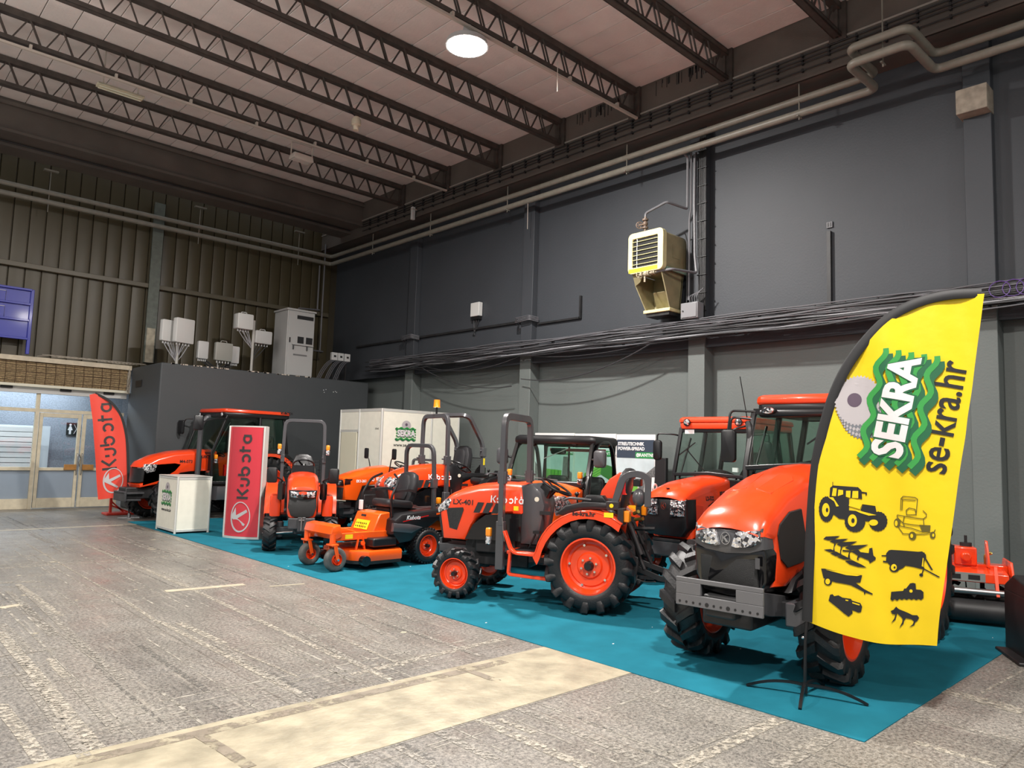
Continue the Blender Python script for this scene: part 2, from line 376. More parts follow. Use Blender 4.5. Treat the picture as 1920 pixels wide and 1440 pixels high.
TAPE = worn('worn_cream_tape_residue', (0.36, 0.33, 0.275), 0.51, sc=26); TAPE2 = worn('faint_tape_residue', (0.28, 0.26, 0.225), 0.51, sc=30); TAPE3 = mat('cream_tape', (0.40, 0.36, 0.27), 0.45, noise=0.1)
s = obj('screed_strip', G().bb(-8, 4.785, 3.62, 4.57, -0.02, 0.003), STRIPM, floor, label='wide cream screed strip')
DARKW = worn('grey_scuff', (0.20, 0.17, 0.13), 0.47, sc=5)
obj('scuff_mark', G().bb(-4, 4.2, 4.40, 4.5, -0.02, 0.0045), DARKW, floor)
def mark(a, b, wd, m, z):
    pa, pb = fl(*a), fl(*b); d = (pb-pa).normalized(); n = Vector((-d.y, d.x, 0))*wd/2; k = max(2, int((pb-pa).length/0.25)); g = G()
    L_, R_ = [], []
    for i in range(k+1):
        p = pa.lerp(pb, i/k); j = random.uniform(-0.1, 0.1)
        L_.append(p+n*(1+j)); R_.append(p-n*(1-j))
    poly = L_+R_[::-1]
    g.prism([(p.x, p.y) for p in poly], 0.0004, z, 'xy'); obj('tape_mark', g, m, floor)
MK = [((0,995),(257,983),0.10,TAPE3),((135,1011),(350,1100),0.07,TAPE),((350,1100),(640,1236),0.06,TAPE),((640,1232),(745,1281),0.06,TAPE),((310,1109),(458,1096),0.12,TAPE3),
 ((15,1108),(105,1190),0.06,TAPE2),((34,1096),(115,1155),0.06,TAPE),((40,1132),(102,1192),0.08,TAPE2),((0,1066),(250,1050),0.025,TAPE),((250,1049),(420,1033),0.02,TAPE),((300,1077),(450,1061),0.02,TAPE),((320,1083),(515,1062),0.02,TAPE),
 ((50,1020),(240,1130),0.025,TAPE),((240,1130),(300,1170),0.04,TAPE),((300,1165),(560,1300),0.06,TAPE),((335,1168),(420,1207),0.07,TAPE),((400,1205),(585,1316),0.055,TAPE2),((420,1210),(560,1270),0.02,TAPE),
 ((0,1092),(75,1091),0.03,TAPE),((0,1100),(86,1101),0.02,TAPE2),((0,1140),(40,1134),0.10,TAPE3),((35,1098),(200,1250),0.06,TAPE2),((120,1190),(230,1275),0.06,TAPE2),((0,1185),(180,1405),0.09,TAPE),((0,1170),(60,1225),0.08,TAPE2),((35,1260),(160,1420),0.07,TAPE2),((40,1235),(120,1350),0.06,TAPE),((90,1235),(125,1270),0.06,TAPE),((0,1320),(80,1430),0.08,TAPE),((110,1360),(175,1410),0.08,TAPE),((130,1275),(220,1375),0.05,TAPE2),((0,1230),(105,1217),0.04,TAPE2),((0,1270),(60,1262),0.03,TAPE2),
 ((57,1002),(92,1018),0.06,TAPE2),((95,1024),(120,1036),0.04,TAPE2),((195,1018),(290,1055),0.03,TAPE2),((248,985),(400,1034),0.07,TAPE),((310,1030),(440,1065),0.05,TAPE2),((180,968),(250,990),0.03,TAPE2),((380,1075),(640,1195),0.04,TAPE2),((440,1065),(640,1140),0.05,TAPE2),((505,1100),(570,1095),0.04,TAPE3),((460,1173),(500,1168),0.03,TAPE2),
 ((560,1185),(700,1260),0.05,TAPE2),((600,1180),(760,1250),0.03,TAPE),((660,1266),(790,1234),0.08,TAPE),((790,1234),(945,1198),0.08,TAPE),((660,1155),(745,1143),0.03,TAPE),((700,1100),(850,1170),0.04,TAPE2),((760,1180),(900,1230),0.05,TAPE2),((640,1105),(780,1165),0.05,TAPE2),((590,1120),(720,1190),0.05,TAPE2),
 ((898,1350),(1100,1440),0.08,TAPE),((935,1349),(1000,1375),0.05,TAPE),((820,1372),(930,1425),0.07,TAPE2),((970,1328),(1200,1425),0.06,TAPE2),((740,1398),(815,1440),0.05,TAPE2),((1270,1440),(1460,1350),0.09,TAPE),((1285,1408),(1430,1350),0.04,TAPE2),((1450,1440),(1560,1380),0.11,TAPE2),((1285,1303),(1430,1344),0.05,TAPE2),((1700,1338),(1920,1392),0.07,TAPE2),((1760,1292),(1920,1335),0.16,TAPE),((1715,1392),(1870,1436),0.06,TAPE),((1840,1300),(1920,1256),0.02,TAPE),((1160,1290),(1260,1330),0.04,TAPE2)]
for i, (a, b_, w_, m_) in enumerate(MK): mark(a, b_, w_, m_, 0.0035+0.0001*(i%9))
for (a, b_) in (((860,1252),(933,1278)),((375,1380),(470,1440))): mark(a, b_, 0.07, DARKW, 0.006)
for k in range(26):   # paint drips and chips
    x, y = random.uniform(-1, 4.6), random.uniform(4.8, 15); r = random.uniform(0.015, 0.05)
    obj('paint_chip', G().prism([(x+r*random.uniform(0.6,1.3)*math.cos(a), y+r*0.7*random.uniform(0.6,1.3)*math.sin(a)) for a in [k2*PI/4 for k2 in range(8)]], 0.0004, 0.003, 'xy'), TAPE3, floor)

g = G()
for k in range(150):
    al = random.random() < 0.7; x, y = random.uniform(-3, 4.6), random.uniform(0.3, 18); L_ = random.uniform(0.5, 4.5); w_ = random.uniform(0.006, 0.022)
    if al: y1 = min(y+L_, 20); g.prism([(x-w_/2,y),(x+w_/2,y),(x+w_/2+random.uniform(-.01,.01),y1),(x-w_/2,y1)], 0.0004, 0.0024, 'xy')
    else: x1 = min(x+L_, 4.7); g.prism([(x,y-w_/2),(x1,y-w_/2),(x1,y+w_/2),(x,y+w_/2)], 0.0004, 0.0024, 'xy')
obj('scratch_lines', g, worn('faint_scratch', (0.30, 0.28, 0.24), 0.50, sc=8), floor, stuff=True)
g = G()
for k in range(60):
    x, y = random.uniform(-3, 4.5), random.uniform(0.3, 18); L_ = random.uniform(0.4, 2.5); w_ = random.uniform(0.01, 0.05)
    g.prism([(x-w_/2,y),(x+w_/2,y),(x+w_/2,y+L_),(x-w_/2,y+L_)], 0.0004, 0.0021, 'xy')
obj('scuff_lines', g, worn('dark_scuff', (0.135, 0.128, 0.115), 0.55, sc=24), floor, stuff=True)
# ---- carpet
CARP = mat('teal_carpet', (0.012, 0.140, 0.195), 0.95, noise=0.10, nscale=3, bump=0.35, bscale=500, spec=0.1)
cp = G().prism([(4.79,1.86),(7.62,1.88),(11.17,1.90),(11.17,16.6),(4.81,16.6),(4.80,9),(4.785,3.5)], 0.0005, 0.006, 'xy')
carpet = obj('carpet', cp, CARP); tag(carpet, 'teal exhibition carpet laid under all the machines', 'carpet')
for k in range(34):
    x, y = random.uniform(4.9, 9), random.uniform(2, 12); r = random.uniform(0.006, 0.014)
    obj('lint_speck', G().prism([(x-r,y),(x,y-r*0.6),(x+r,y),(x,y+r*0.6)], 0.006, 0.009, 'xy'), WPRINT, carpet)

# ---- right wall
WUP = mat('slate_wall_paint', (0.040, 0.045, 0.053), 0.6, noise=0.06, nscale=0.7, bump=0.12, bscale=30)
WLOW = mat('grey_green_wall_paint', (0.125, 0.142, 0.136), 0.62, noise=0.06, nscale=0.7, bump=0.15, bscale=30)
BEAMC = mat('brown_grey_beam_paint', (0.105, 0.088, 0.075), 0.6, noise=0.12, nscale=1.5, bump=0.1)
g = G().bb(WX, WX+0.3, -9, WY+0.2, 3.72, 8.9)
wr = struct('wall_right', g, WUP, 'tall dark slate painted side wall with pilasters')
obj('lower_wall', G().bb(WX+0.14, WX+0.3, -9, WY+0.2, 0, 3.72), WLOW, wr, label='grey green lower part of wall')
for y in (-6.1, -1.6, 2.78, 7.25, 11.65, 16.1):
    obj('pilaster', G().bb(11.34, WX, y-0.17, y+0.17, 3.90, 8.0), WUP, wr, 0.01)
    obj('pilaster', G().bb(11.34, WX+0.14, y-0.17, y+0.17, 0, 3.90), WLOW, wr, 0.01)
obj('pilaster', G().bb(11.20, WX, 1.55, 2.05, 0, 8.0), WUP, wr, 0.01)
g = G().bb(11.12, 11.45, 2.60, 2.98, 6.55, 6.9); obj('pilaster_cap', g, mat('bare_concrete', (0.28,0.24,0.19), 0.8, noise=0.2), wr, 0.01, label='bare concrete block at pilaster head')
bm = struct('trim_1', G().bb(BX, WX+0.3, -9, WY+0.2, 7.72, 8.76), BEAMC, 'brown edge beam along top of side wall')
obj('beam_flange', G().bb(BX-0.03, BX+0.02, -9, WY, 8.17, 8.20), mat('light_conduit', (0.30,0.27,0.24), 0.5), bm)
obj('beam_flange', G().bb(BX-0.02, BX+0.02, -9, WY, 7.72, 7.76), BEAMC, bm)
for z in (7.86, 7.98, 8.04, 8.11):
    c_ = G().tube([(BX-0.045, -8, z), (BX-0.045, 18, z)], 0.011, 6)
    for y in [q*0.42 for q in range(4, 43)]: c_.box((BX-0.035, y, z), (0.05, 0.03, 0.05))
    obj('conduit', c_, BLACKM, bm)
dr = G()
for k in range(60):
    y = random.choice((random.uniform(6.6, 8.0), random.uniform(8.6, 10.0))); h = random.uniform(0.05, 0.28)
    dr.bb(BX-0.004, BX, y, y+random.uniform(0.01,0.03), 8.70-h, 8.71)
obj('water_stain', dr, mat('black_stain', (0.012,0.012,0.012), 0.7), bm)

# ---- far beam and back wall
bb_ = struct('trim_2', G().bb(-13, WX, 18.1, 18.95, 8.02, 8.76), BEAMC, 'deep painted beam across the far end of the roof')
obj('beam_flange', G().bb(-13, BX, 18.0, 18.2, 8.0, 8.06), BEAMC, bb_); obj('beam_flange', G().bb(-13, BX, 18.02, 18.15, 8.58, 8.66), BEAMC, bb_)
obj('beam_flange', G().bb(-13, BX, 18.7, 19.3, 7.92, 8.02), BEAMC, bb_)
obj('conduit', G().tube([(-2, 18.6, 7.98), (10.8, 18.6, 7.98)], 0.02), BLACKM, bb_)
OLIVE = mat('olive_brown_cladding', (0.060, 0.047, 0.022), 0.40, noise=0.10, nscale=1.2)
OLIVE2 = mat('olive_brown_cladding_recess', (0.045, 0.036, 0.020), 0.5)
wb = struct('wall_back', G().bb(-13, WX, WY+0.06, WY+0.3, 3.4, 8.9), OLIVE2, 'far wall of olive brown metal cladding sheets')
def clad(x, z0, z1):
    g = G(); p = 0.335; poly = [(0,0),(0.012,-0.03),(0.03,-0.034),(p-0.04,-0.034),(p-0.02,-0.03),(p-0.012,0),(p-0.012,0.02),(0,0.02)]
    g.prism([(x+a, WY+0.05+b_) for a, b_ in poly], z0, z1, 'xy'); return g
c0 = obj('cladding_sheet', clad(0, 3.45, 5.66), OLIVE, wb); c1 = obj('cladding_sheet', clad(0, 5.78, 8.85), OLIVE, wb)
c0.location.x = c1.location.x = 0.9
for k in range(1, 31):
    x = 0.9+k*0.335
    copy_of(c0, loc=(x,0,0)); copy_of(c1, loc=(x,0,0))
obj('girt_rail', G().bb(-2, 11.2, WY-0.12, WY+0.02, 5.66, 5.78), mat('olive_rail', (0.10,0.085,0.055), 0.4), wb, 0.01)
gp = G().bb(5.98, 6.16, WY-0.16, WY+0.02, 3.7, 7.95); gp.bb(5.94, 6.20, WY-0.18, WY-0.15, 3.7, 7.95)
obj('steel_post', gp, mat('grey_green_steel', (0.11,0.125,0.105), 0.5, noise=0.15), wb, label='grey green steel post')
obj('post_foot', G().bb(5.97, 6.17, WY-0.2, WY-0.12, 3.7, 4.6), mat('peeling_cream_paint', (0.38,0.34,0.26), 0.7, noise=0.25), wb)
# glazed entrance
WFR = CREAMF
def fr(name, x0, x1, z0, z1, par, y0=WY-0.05, y1=WY+0.05, m=None): return obj(name, G().bb(x0, x1, y0, y1, z0, z1), m or WFR, par, 0.006)
w1 = struct('window_1', G().bb(-6, 5.62, WY-0.06, WY+0.06, 2.28, 2.36), WFR, 'cream framed upper glazing above the entrance doors')
for x in (-2.3, -0.8, 0.7, 2.2, 3.70): fr('mullion', x, x+0.08, 2.36, 2.74, w1)
fr('header', -6, 5.64, 2.72, 2.90, w1, WY-0.10, WY+0.06, WHITE)
for x in (2.95, 4.15, 5.1): fr('bracket', x, x+0.24, 2.80, 2.86, w1, WY-0.14, WY-0.1, BLACKM)
for a, b_ in ((-0.72,0.7),(0.78,2.2),(2.28,3.70),(3.78,5.58)): obj('pane', G().bb(a, b_, WY-0.004, WY+0.004, 2.36, 2.72), DGLASS, w1)
w2 = struct('window_2', G().bb(3.70, 3.78, WY-0.06, WY+0.06, 0, 2.28), WFR, 'cream framed fixed glazing left of the entrance doors')
for a, b_ in ((-0.8,0.7),(0.78,2.2),(2.28,3.70)):
    fr('rail', a, b_, 0.90, 0.98, w2); fr('kick_panel', a, b_, 0.0, 0.24, w2); fr('mullion', a-0.08, a, 0, 2.28, w2)
    obj('pane', G().bb(a, b_, WY-0.004, WY+0.004, 0.98, 2.28), DGLASS, w2); obj('pane', G().bb(a, b_, WY-0.004, WY+0.004, 0.24, 0.90), FROST, w2, label='frosted lower pane')
WOODP = mat('brown_wood_plate', (0.36, 0.17, 0.04), 0.45, noise=0.2)
for n_, (a, b_) in enumerate(((3.80,4.68),(4.72,5.60))):
    d_ = struct('door_%d' % (n_+1), G().bb(a, a+0.07, WY-0.05, WY+0.03, 0.02, 2.27), WFR, ('cream glazed entrance door leaf nearest the fixed glazing','cream glazed entrance door leaf half hidden by the red flag')[n_], 0.005)
    fr('stile', b_-0.07, b_, 0.02, 2.27, d_, WY-0.05, WY+0.03); fr('top_rail', a+0.07, b_-0.07, 2.17, 2.27, d_, WY-0.05, WY+0.03)
    fr('bottom_rail', a+0.07, b_-0.07, 0.02, 0.25, d_, WY-0.05, WY+0.03); fr('middle_rail', a+0.07, b_-0.07, 0.90, 0.97, d_, WY-0.05, WY+0.03)
    obj('pane', G().bb(a+0.07, b_-0.07, WY-0.014, WY-0.006, 0.97, 2.17), DGLASS, d_); obj('pane', G().bb(a+0.07, b_-0.07, WY-0.014, WY-0.006, 0.25, 0.90), FROST, d_, label='frosted lower pane')
    x = b_-0.30 if n_ == 0 else a+0.03
    obj('push_plate', G().bb(x, x+0.27, WY-0.09, WY-0.05, 0.92, 1.05), WOODP, d_, 0.004, 'brown wooden push plate')
    hx = b_-0.03 if n_ == 0 else a+0.03
    obj('handle', G().tube(rnd([(hx,WY-0.05,0.8),(hx,WY-0.1,0.82),(hx,WY-0.1,1.3),(hx,WY-0.05,1.32)], 0.03), 0.012), STEEL, d_)
    if n_ == 0: obj('chain', G().tube([(hx,WY-0.1,1.22),(hx+0.03,WY-0.12,1.3),(hx+0.06,WY-0.12,1.2),(hx+0.02,WY-0.13,1.1),(hx+0.05,WY-0.11,1.0)], 0.012, 5), STEEL, d_)
# bamboo blind
BAM = mat('bamboo', (0.42, 0.31, 0.17), 0.6, noise=0.3, nscale=30)
bl = thing('bamboo_blind', 'wide brown bamboo slat blind rolled above the entrance glazing', 'blind', (2.0, WY-0.2, 2.9))
g = G()
for k in range(19):
    z = 0.02+k*0.0295+random.uniform(-0.004,0.004); g.tube([(-5+q*0.35, -0.008+random.uniform(-0.008,0.004), z+random.uniform(-0.005,0.005)) for q in range(25)]+[(3.6, -0.008, z)], 0.0085, 5)
obj('slat_bundle', g, BAM, bl, stuff=True)
for k in range(40): x = -4.2+k*0.2; obj('binding_cord', G().bar([(x, -0.024, 0.0),(x+0.01,-0.024,0.28),(x-0.005,-0.024,0.56)], 0.016, 0.010), mat('cord_and_gap_shade', (0.07,0.04,0.02), 0.8), bl)
obj('gap_shade_sheet', G().bb(-5,3.58,0.0,0.01,0.0,0.56), mat('cord_and_gap_shade', (0.07,0.04,0.02), 0.8), bl)  # added dark sheet, shade between the slats put into its colour
obj('bottom_batten', G().bb(-5, 3.6, -0.05, 0.03, -0.04, 0.02), CREAMP, bl)
obj('top_board', G().bb(-5, 3.66, -0.08, 0.14, 0.55, 0.66), mat('cream_board', (0.55,0.48,0.36), 0.6, noise=0.1), bl)
g = G()
for k in range(14): g.tube([(3.62+0.03*math.sin(k*2+q*1.3), -0.05+0.03*math.cos(k+q), 0.66-q*0.09) for q in range(9)], 0.006, 5)
for k in range(6): g.tube([(1.6+q*0.25+k*0.1, 0.0, 0.69+0.06*abs(math.sin(q*0.9+k))) for q in range(9)], 0.006, 5)
obj('cable_tangle', tag(bl,bl['label'],'blind') and g, mat('pale_cable', (0.38,0.34,0.28), 0.6), bl, stuff=True)
# corridor beyond the glass
OSB = mat('grey_strand_board', (0.25, 0.28, 0.32), 0.75, noise=0.16, nscale=30, bump=0.4, bscale=40)
struct('trim_3', G().bb(-6, 7.5, 22.7, 22.8, 0, 3.6).bb(-6, 7.5, 20.8, 22.8, 3.6, 3.7).bb(7.4, 7.5, 20.7, 22.8, 0, 3.6), OSB, 'grey strand board corridor behind the entrance glass')
sp = thing('slatted_panel', 'white horizontally slatted panel standing in the corridor behind glass', 'panel', (3.0, 22.45, 0))
obj('backing', G().bb(-1.6, 1.45, 0.02, 0.06, 0, 1.98), mat('pale_blue_panel', (0.55,0.60,0.63), 0.5), sp)
for k in range(14): obj('slat', G().bb(-1.6, 1.15, -0.03, 0.015, 0.10+k*0.132, 0.215+k*0.132), WHITE, sp)
rs = thing('restroom_sign', 'small black restroom sign seen through the entrance door glass', 'sign', (5.02, 22.68, 1.93))
obj('plate', G().bb(-0.16, 0.16, -0.015, 0, -0.17, 0.17), BPRINT, rs)
g = G().cyl((-0.07,-0.022,0.115),(-0.07,-0.016,0.115),0.028); g.prism([(-0.07-0.02,0.08),(-0.07+0.02,0.08),(-0.01,-0.03),(-0.045,-0.03),(-0.045,-0.14),(-0.095,-0.14),(-0.095,-0.03),(-0.13,-0.03)], -0.022, -0.016)
obj('figure_print', g, WPRINT, rs); g = G().bar([(0.02,-0.019,0.13),(0.08,-0.019,0.0),(0.02,-0.019,-0.13)], 0.02, 0.006); obj('arrow_print', g, WPRINT, rs)
cw = thing('corridor_shelf', 'small white slatted rack behind upper glass at far left', 'rack', (2.75, 22.5, 2.03))
obj('frame', G().bb(-0.3,-0.26,-0.02,0.02,0,0.95).bb(0.26,0.3,-0.02,0.02,0,0.95), WHITE, cw)
for k in range(5): obj('shelf', G().bb(-0.27,0.27,-0.1,0.02,0.1+0.18*k,0.13+0.18*k), mat('pale_cyan', (0.45,0.62,0.68), 0.4), cw)

# ---- blue rack on back wall
BLUE = mat('blue_paint', (0.022, 0.03, 0.33), 0.35, coat=0.3)
br_ = thing('blue_rack', 'royal blue steel board with ledges mounted high on cladding at left', 'rack', (0, 20.1, 0))
obj('back_panel', G().bb(0.6, 3.34, 0.0, 0.03, 3.95, 5.1), BLUE, br_); obj('post', G().bb(3.34, 3.41, -0.05, 0.05, 3.6, 5.12), BLUE, br_, 0.008)
for z in (3.93, 4.36, 4.74, 5.08): obj('ledge', G().bb(0.6, 3.36, -0.06, 0.02, z, z+0.05), BLUE, br_, 0.006)
for z in (4.5, 4.86): obj('card_frame', G().bar([(2.2,-0.01,z-0.10),(2.86,-0.01,z-0.10),(2.86,-0.01,z+0.16),(2.2,-0.01,z+0.16)], 0.008, 0.008, closed=True), WHITE, br_)

# ---- ceiling planks
PLK = mat('pinkish_ceiling_plank', (0.70, 0.63, 0.59), 0.8, noise=0.07, nscale=1.5, bump=0.15, bscale=25)
PLK2 = mat('paler_ceiling_plank', (0.73, 0.66, 0.62), 0.8, noise=0.09, nscale=1.5, bump=0.15, bscale=25)
ce = struct('ceiling', G().bb(-13, BX+0.1, -9, 18.2, CZ+0.07, CZ+0.3).bb(-13, -1.5, -9, 18.2, CZ, CZ+0.07).bb(-1.5, BX, -9, 0.75, CZ, CZ+0.07), PLK, 'pinkish plank roof deck between steel trusses')
TY = [2.55, 4.48, 6.40, 8.35, 10.30, 12.25, 14.17, 16.10]
ys = [0.75]+TY+[18.1]
for bay in range(len(ys)-1):
    y0, y1 = ys[bay], ys[bay+1]; base = []
    for m_ in (PLK, PLK2): base.append(obj('roof_plank', G().bb(0, 0.478, y0+0.02, y1-0.02, CZ, CZ+0.06), m_, ce, 0.008)); 
    n = 0
    for k in range(25):
        x = BX-0.488*(k+1)
        if bay < 2 and k > 14: continue
        src = base[(k*7+bay*3) % 3 % 2]
        o = src if src.get('u') is None else copy_of(src)
        src['u'] = 1; o.location = (x, 0, random.uniform(-0.004, 0.006))
for o in bpy.data.objects:
    if 'u' in o: del o['u']
rest = obj('roof_plank', G().bb(-1.5, BX-0.488*15-0.01, 0.76, 4.46, CZ, CZ+0.06), PLK, ce)
# ---- trusses
TRM = mat('dark_truss_paint', (0.062, 0.05, 0.043), 0.5, noise=0.2)
first = None
LAB = {16.10:'furthest latticed steel roof truss, beside the far beam', 14.17:'latticed roof truss carrying the white conduit and floodlight, second from far end', 12.25:'latticed roof truss with a small bell fitting, third from far end',10.30:'latticed roof truss just behind the lit high bay lamp, fourth from far end',8.35:'latticed roof truss that the lit lamp hangs beside, fifth from far end',6.40:'latticed roof truss crossing top right above the wall heater, sixth from far end',4.48:'latticed roof truss whose end shows at the top right corner',2.55:'latticed roof truss nearest the camera, above the frame edge'}
def truss(y):
    global first
    if first is None:
        t = thing('roof_truss', LAB[y], 'truss', (BX, y, 8.17), 0, 'steel roof trusses')
        for nm, z0, z1 in (('top_chord', 0.44, 0.55), ('bottom_chord', 0.0, 0.075)):
            g = G().bb(-12.2, 0, -0.062, 0.062, z0, z0+0.022).bb(-12.2, 0, -0.062, 0.062, z1-0.022, z1).bb(-12.2,0,-0.062,-0.045,z0,z1).bb(-12.2,0,0.045,0.062,z0,z1); obj(nm, g, TRM, t)
        obj('end_plate', G().bb(-0.06, 0, -0.13, 0.13, -0.05, 0.56).bb(-0.1,-0.06,-0.02,0.02,-0.0,0.5), TRM, t); 
        a = obj('web_pair', G().bar([(0,-0.045,0.45),(0.17,-0.045,0.06)], 0.022, 0.022).bar([(0.045,0.045,0.45),(0.215,0.045,0.06)], 0.022, 0.022), TRM, t)
        b_ = obj('web_bar', G().bar([(0.25,0,0.06),(0.455,0,0.45)], 0.03, 0.022), TRM, t)
        for k in range(24):
            x = -0.2-0.484*(k+1)
            (a if k == 0 else copy_of(a)).location = (x, 0, 0); (b_ if k == 0 else copy_of(b_)).location = (x, 0, 0)
        first = t
    else: dup(first, (BX, y, 8.17), 0, LAB[y])
for y in TY: truss(y)

# ---- roof fittings
CONDW = mat('cream_conduit', (0.50, 0.44, 0.38), 0.5)
for y, x0, lb in ((14.17, -1.2, 'long cream conduit clipped under the far truss, holding the floodlight'), (8.35, 0.5, 'long cream conduit clipped under the truss beside the lit lamp')):
    g = G().bb(x0, BX-0.1, y-0.13, y-0.08, 8.06, 8.10); c_ = tag(obj('conduit', g, CONDW), lb, 'conduit')
    for k in range(9): obj('clip', G().bb(x0+0.6+k*1.3, x0+0.64+k*1.3, y-0.12, y-0.05, 8.08, 8.18), CONDW, c_)
t = thing('fluorescent_light', 'old unlit twin tube fluorescent fitting under the roof at left', 'light', (3.5, 14.45, 8.02))
obj('tray', G().box((0,0,0.04), (0.78,0.2,0.05), ty=0.7), CREAMF, t, 0.006)
for s_ in (-1, 1): obj('tube', G().cyl((-0.36, 0.05*s_, 0.0), (0.36, 0.05*s_, 0.0), 0.016), mat('unlit_tube', (0.6,0.58,0.45), 0.3), t)
obj('bracket', G().bb(-0.3,-0.28,-0.02,0.02,0.06,0.7).bb(0.28,0.3,-0.02,0.02,0.06,0.7), CONDW, t)
t = thing('floodlight', 'unlit white box floodlight in a frame under the conduit truss', 'light', (6.95, 14.12, 7.75))
obj('housing', G().box((0,0,0), (0.46,0.24,0.12), tx=0.9, ty=0.9), mat('cream_housing', (0.55,0.48,0.42), 0.5), t, 0.01)
obj('frame', G().bar([(-0.24,0,0.02),(-0.24,0,0.3),(0.24,0,0.3),(0.24,0,0.02)], 0.02, 0.02), CONDW, t); obj('lens', G().bb(-0.18,0.18,-0.09,0.09,-0.068,-0.058), mat('dull_lens', (0.6,0.55,0.5), 0.2), t)
t = thing('high_bay_lamp', 'glowing high bay lamp hanging beside a roof truss', 'light', LAMP)
obj('housing', G().lathe([(0.0,0.30),(0.06,0.30),(0.08,0.16),(0.31,0.05),(0.33,-0.03),(0.31,-0.03)], 24, ax='z'), mat('lamp_housing', (0.45,0.45,0.45), 0.4), t)
obj('glowing_lens', G().lathe([(0.0,-0.08),(0.2,-0.07),(0.31,-0.02),(0.31,-0.01),(0,-0.01)], 24, ax='z'), mat('lamp_glow', (1.0,0.95,0.85), 0.4, emis=45), t)
obj('hanger', G().tube([(0,0,0.3),(0,0,0.34)], 0.012), STEEL, t)
t = thing('alarm_bell', 'small cream bell fitting hanging below the roof truss', 'fitting', (6.95, 11.95, 7.78))
obj('body', G().lathe([(0,0.18),(0.05,0.18),(0.09,0.12),(0.09,0.02),(0.05,0.0),(0.05,-0.08),(0.0,-0.08)], 14, ax='z'), mat('cream_fitting', (0.6,0.52,0.4), 0.5), t); obj('stem', G().tube([(0,0,0.18),(0,0.28,0.4)], 0.015), BLACKM, t)
# hanging wires
for i, (x, y, z0, z1, lb) in enumerate(((8.25,7.92,7.55,8.05,'short white wire dangling below the truss beside the lit lamp'),(10.99,11.35,6.6,7.19,'thin wire hanging below the pipes left of the heater'),)):
    c_ = tag(obj('hanging_wire', G().tube([(x,y,z1),(x+0.01,y,z0)], 0.007, 5), CONDW), lb, 'wire')
t = thing('cable_sleeve', 'short white upright sleeve on the edge beam near the corner', 'sleeve', tuple(onX(773.5,412,10.80)))
obj('body', G().bb(-0.04,0.05,-0.04,0.04,0,0.34), WHITE, t, 0.006); obj('strap', G().bb(-0.045,0.12,-0.045,0.045,0.26,0.29), CONDW, t)
# ---- heating pipes with loop
PIPE = mat('sage_grey_pipe_paint', (0.215, 0.20, 0.165), 0.42, noise=0.08)
for zz, lb in ((7.47, 'upper sage painted heating pipe running round two walls'), (7.24, 'lower sage painted heating pipe running round two walls')):
    r = 0.058 if zz > 7.3 else 0.062
    pts = rnd([(-6,19.95,zz),(11.0,19.95,zz),(11.0,3.98,zz),(10.05,4.0,zz),(10.05,3.22,zz),(11.0,3.2,zz),(11.0,-8,zz)], 0.13, 6)
    p_ = tag(obj('heating_pipe', G().tube(pts, r, 12), PIPE), lb, 'pipe', None)
    if zz < 7.3: low = p_
hl = ['pipe hanger rod on the side wall nearest the room corner','pipe hanger rod on the side wall, second from the room corner','pipe hanger rod above the small white wall box','pipe hanger rod in the middle of the side wall','pipe hanger rod left of the pipe loop','pipe hanger rod at the pipe loop']
for i, (x, y, z1) in enumerate(((10.97,17.6,7.72),(10.97,14.9,7.72),(10.97,12.0,7.72),(10.97,8.6,8.0),(10.97,5.15,8.2),(10.2,3.6,8.2),(10.97,1.2,7.9))):
    c_ = tag(obj('hanger_rod', G().tube([(x,y,7.12),(x,y,z1)], 0.011, 6).box((x,y,7.17),(0.14,0.03,0.02)), PIPE), (hl+['pipe hanger rod past the right frame edge'])[i], 'rod')
for i, x in enumerate((3.5, 7.0, 9.9)):
    tag(obj('hanger_rod', G().tube([(x,19.95,7.0),(x,19.95,8.0)], 0.011, 6).box((x,19.95,8.0),(0.3,0.1,0.04)), PIPE), ('pipe hanger rod on far wall at left','pipe hanger rod on far wall right of steel post','pipe hanger rod on far wall near the corner')[i], 'rod')
# ================= WALL FIXTURES, BOOTH, SIGNS =================
# ---- cable tray with bundles along the side wall
CABB = mat('dark_cable', (0.035,0.035,0.038), 0.5); CABG = mat('grey_cable', (0.10,0.10,0.11), 0.5); CABW = mat('pale_grey_cable', (0.34,0.34,0.36), 0.5); CABV = mat('violet_cable', (0.10,0.05,0.22), 0.5)
ct = thing('cable_tray', 'long wall tray sagging with dark cables between pilasters', 'cables', (11.16, 0, 3.95))
for z in (-0.12, 0.0, 0.13): obj('rail', G().bb(0.0, 0.03, -6, 18.0, z, z+0.03), BLACKM, ct)
for k in range(44):
    y = -3+k*0.47; o = obj('rung', G().bb(-0.03, 0.05, 0, 0.02, -0.14, 0.17), BLACKM, ct) if k == 0 else copy_of(o); o.location = (0, y, 0)
for k in range(30):
    z0 = -0.15+0.32*(k/30.0); xx = -0.05-0.07*((k*7)%5)/5; ph = random.uniform(0, 6); am = random.uniform(0.008, 0.03); m_ = [CABB,CABG,CABB,CABG,CABW,CABB,CABG][k%7]
    pts = [(xx+0.012*math.sin(y*1.7+ph), y, z0+am*math.sin(y*0.9+ph)+am*0.6*math.sin(y*2.3+ph*2)) for y in [-6+q*0.4 for q in range(60)]]
    obj('cable', G().tube(pts, random.choice((0.009,0.012,0.016)), 5), m_, ct)
for k in range(3):
    pts = [(-0.14, 2.2+0.15*k+0.12*math.cos(q*PI/6), 0.05+0.11*math.sin(q*PI/6)) for q in range(12)]; obj('cable_loop', G().tube(pts, 0.006, 5, True), CABV, ct)
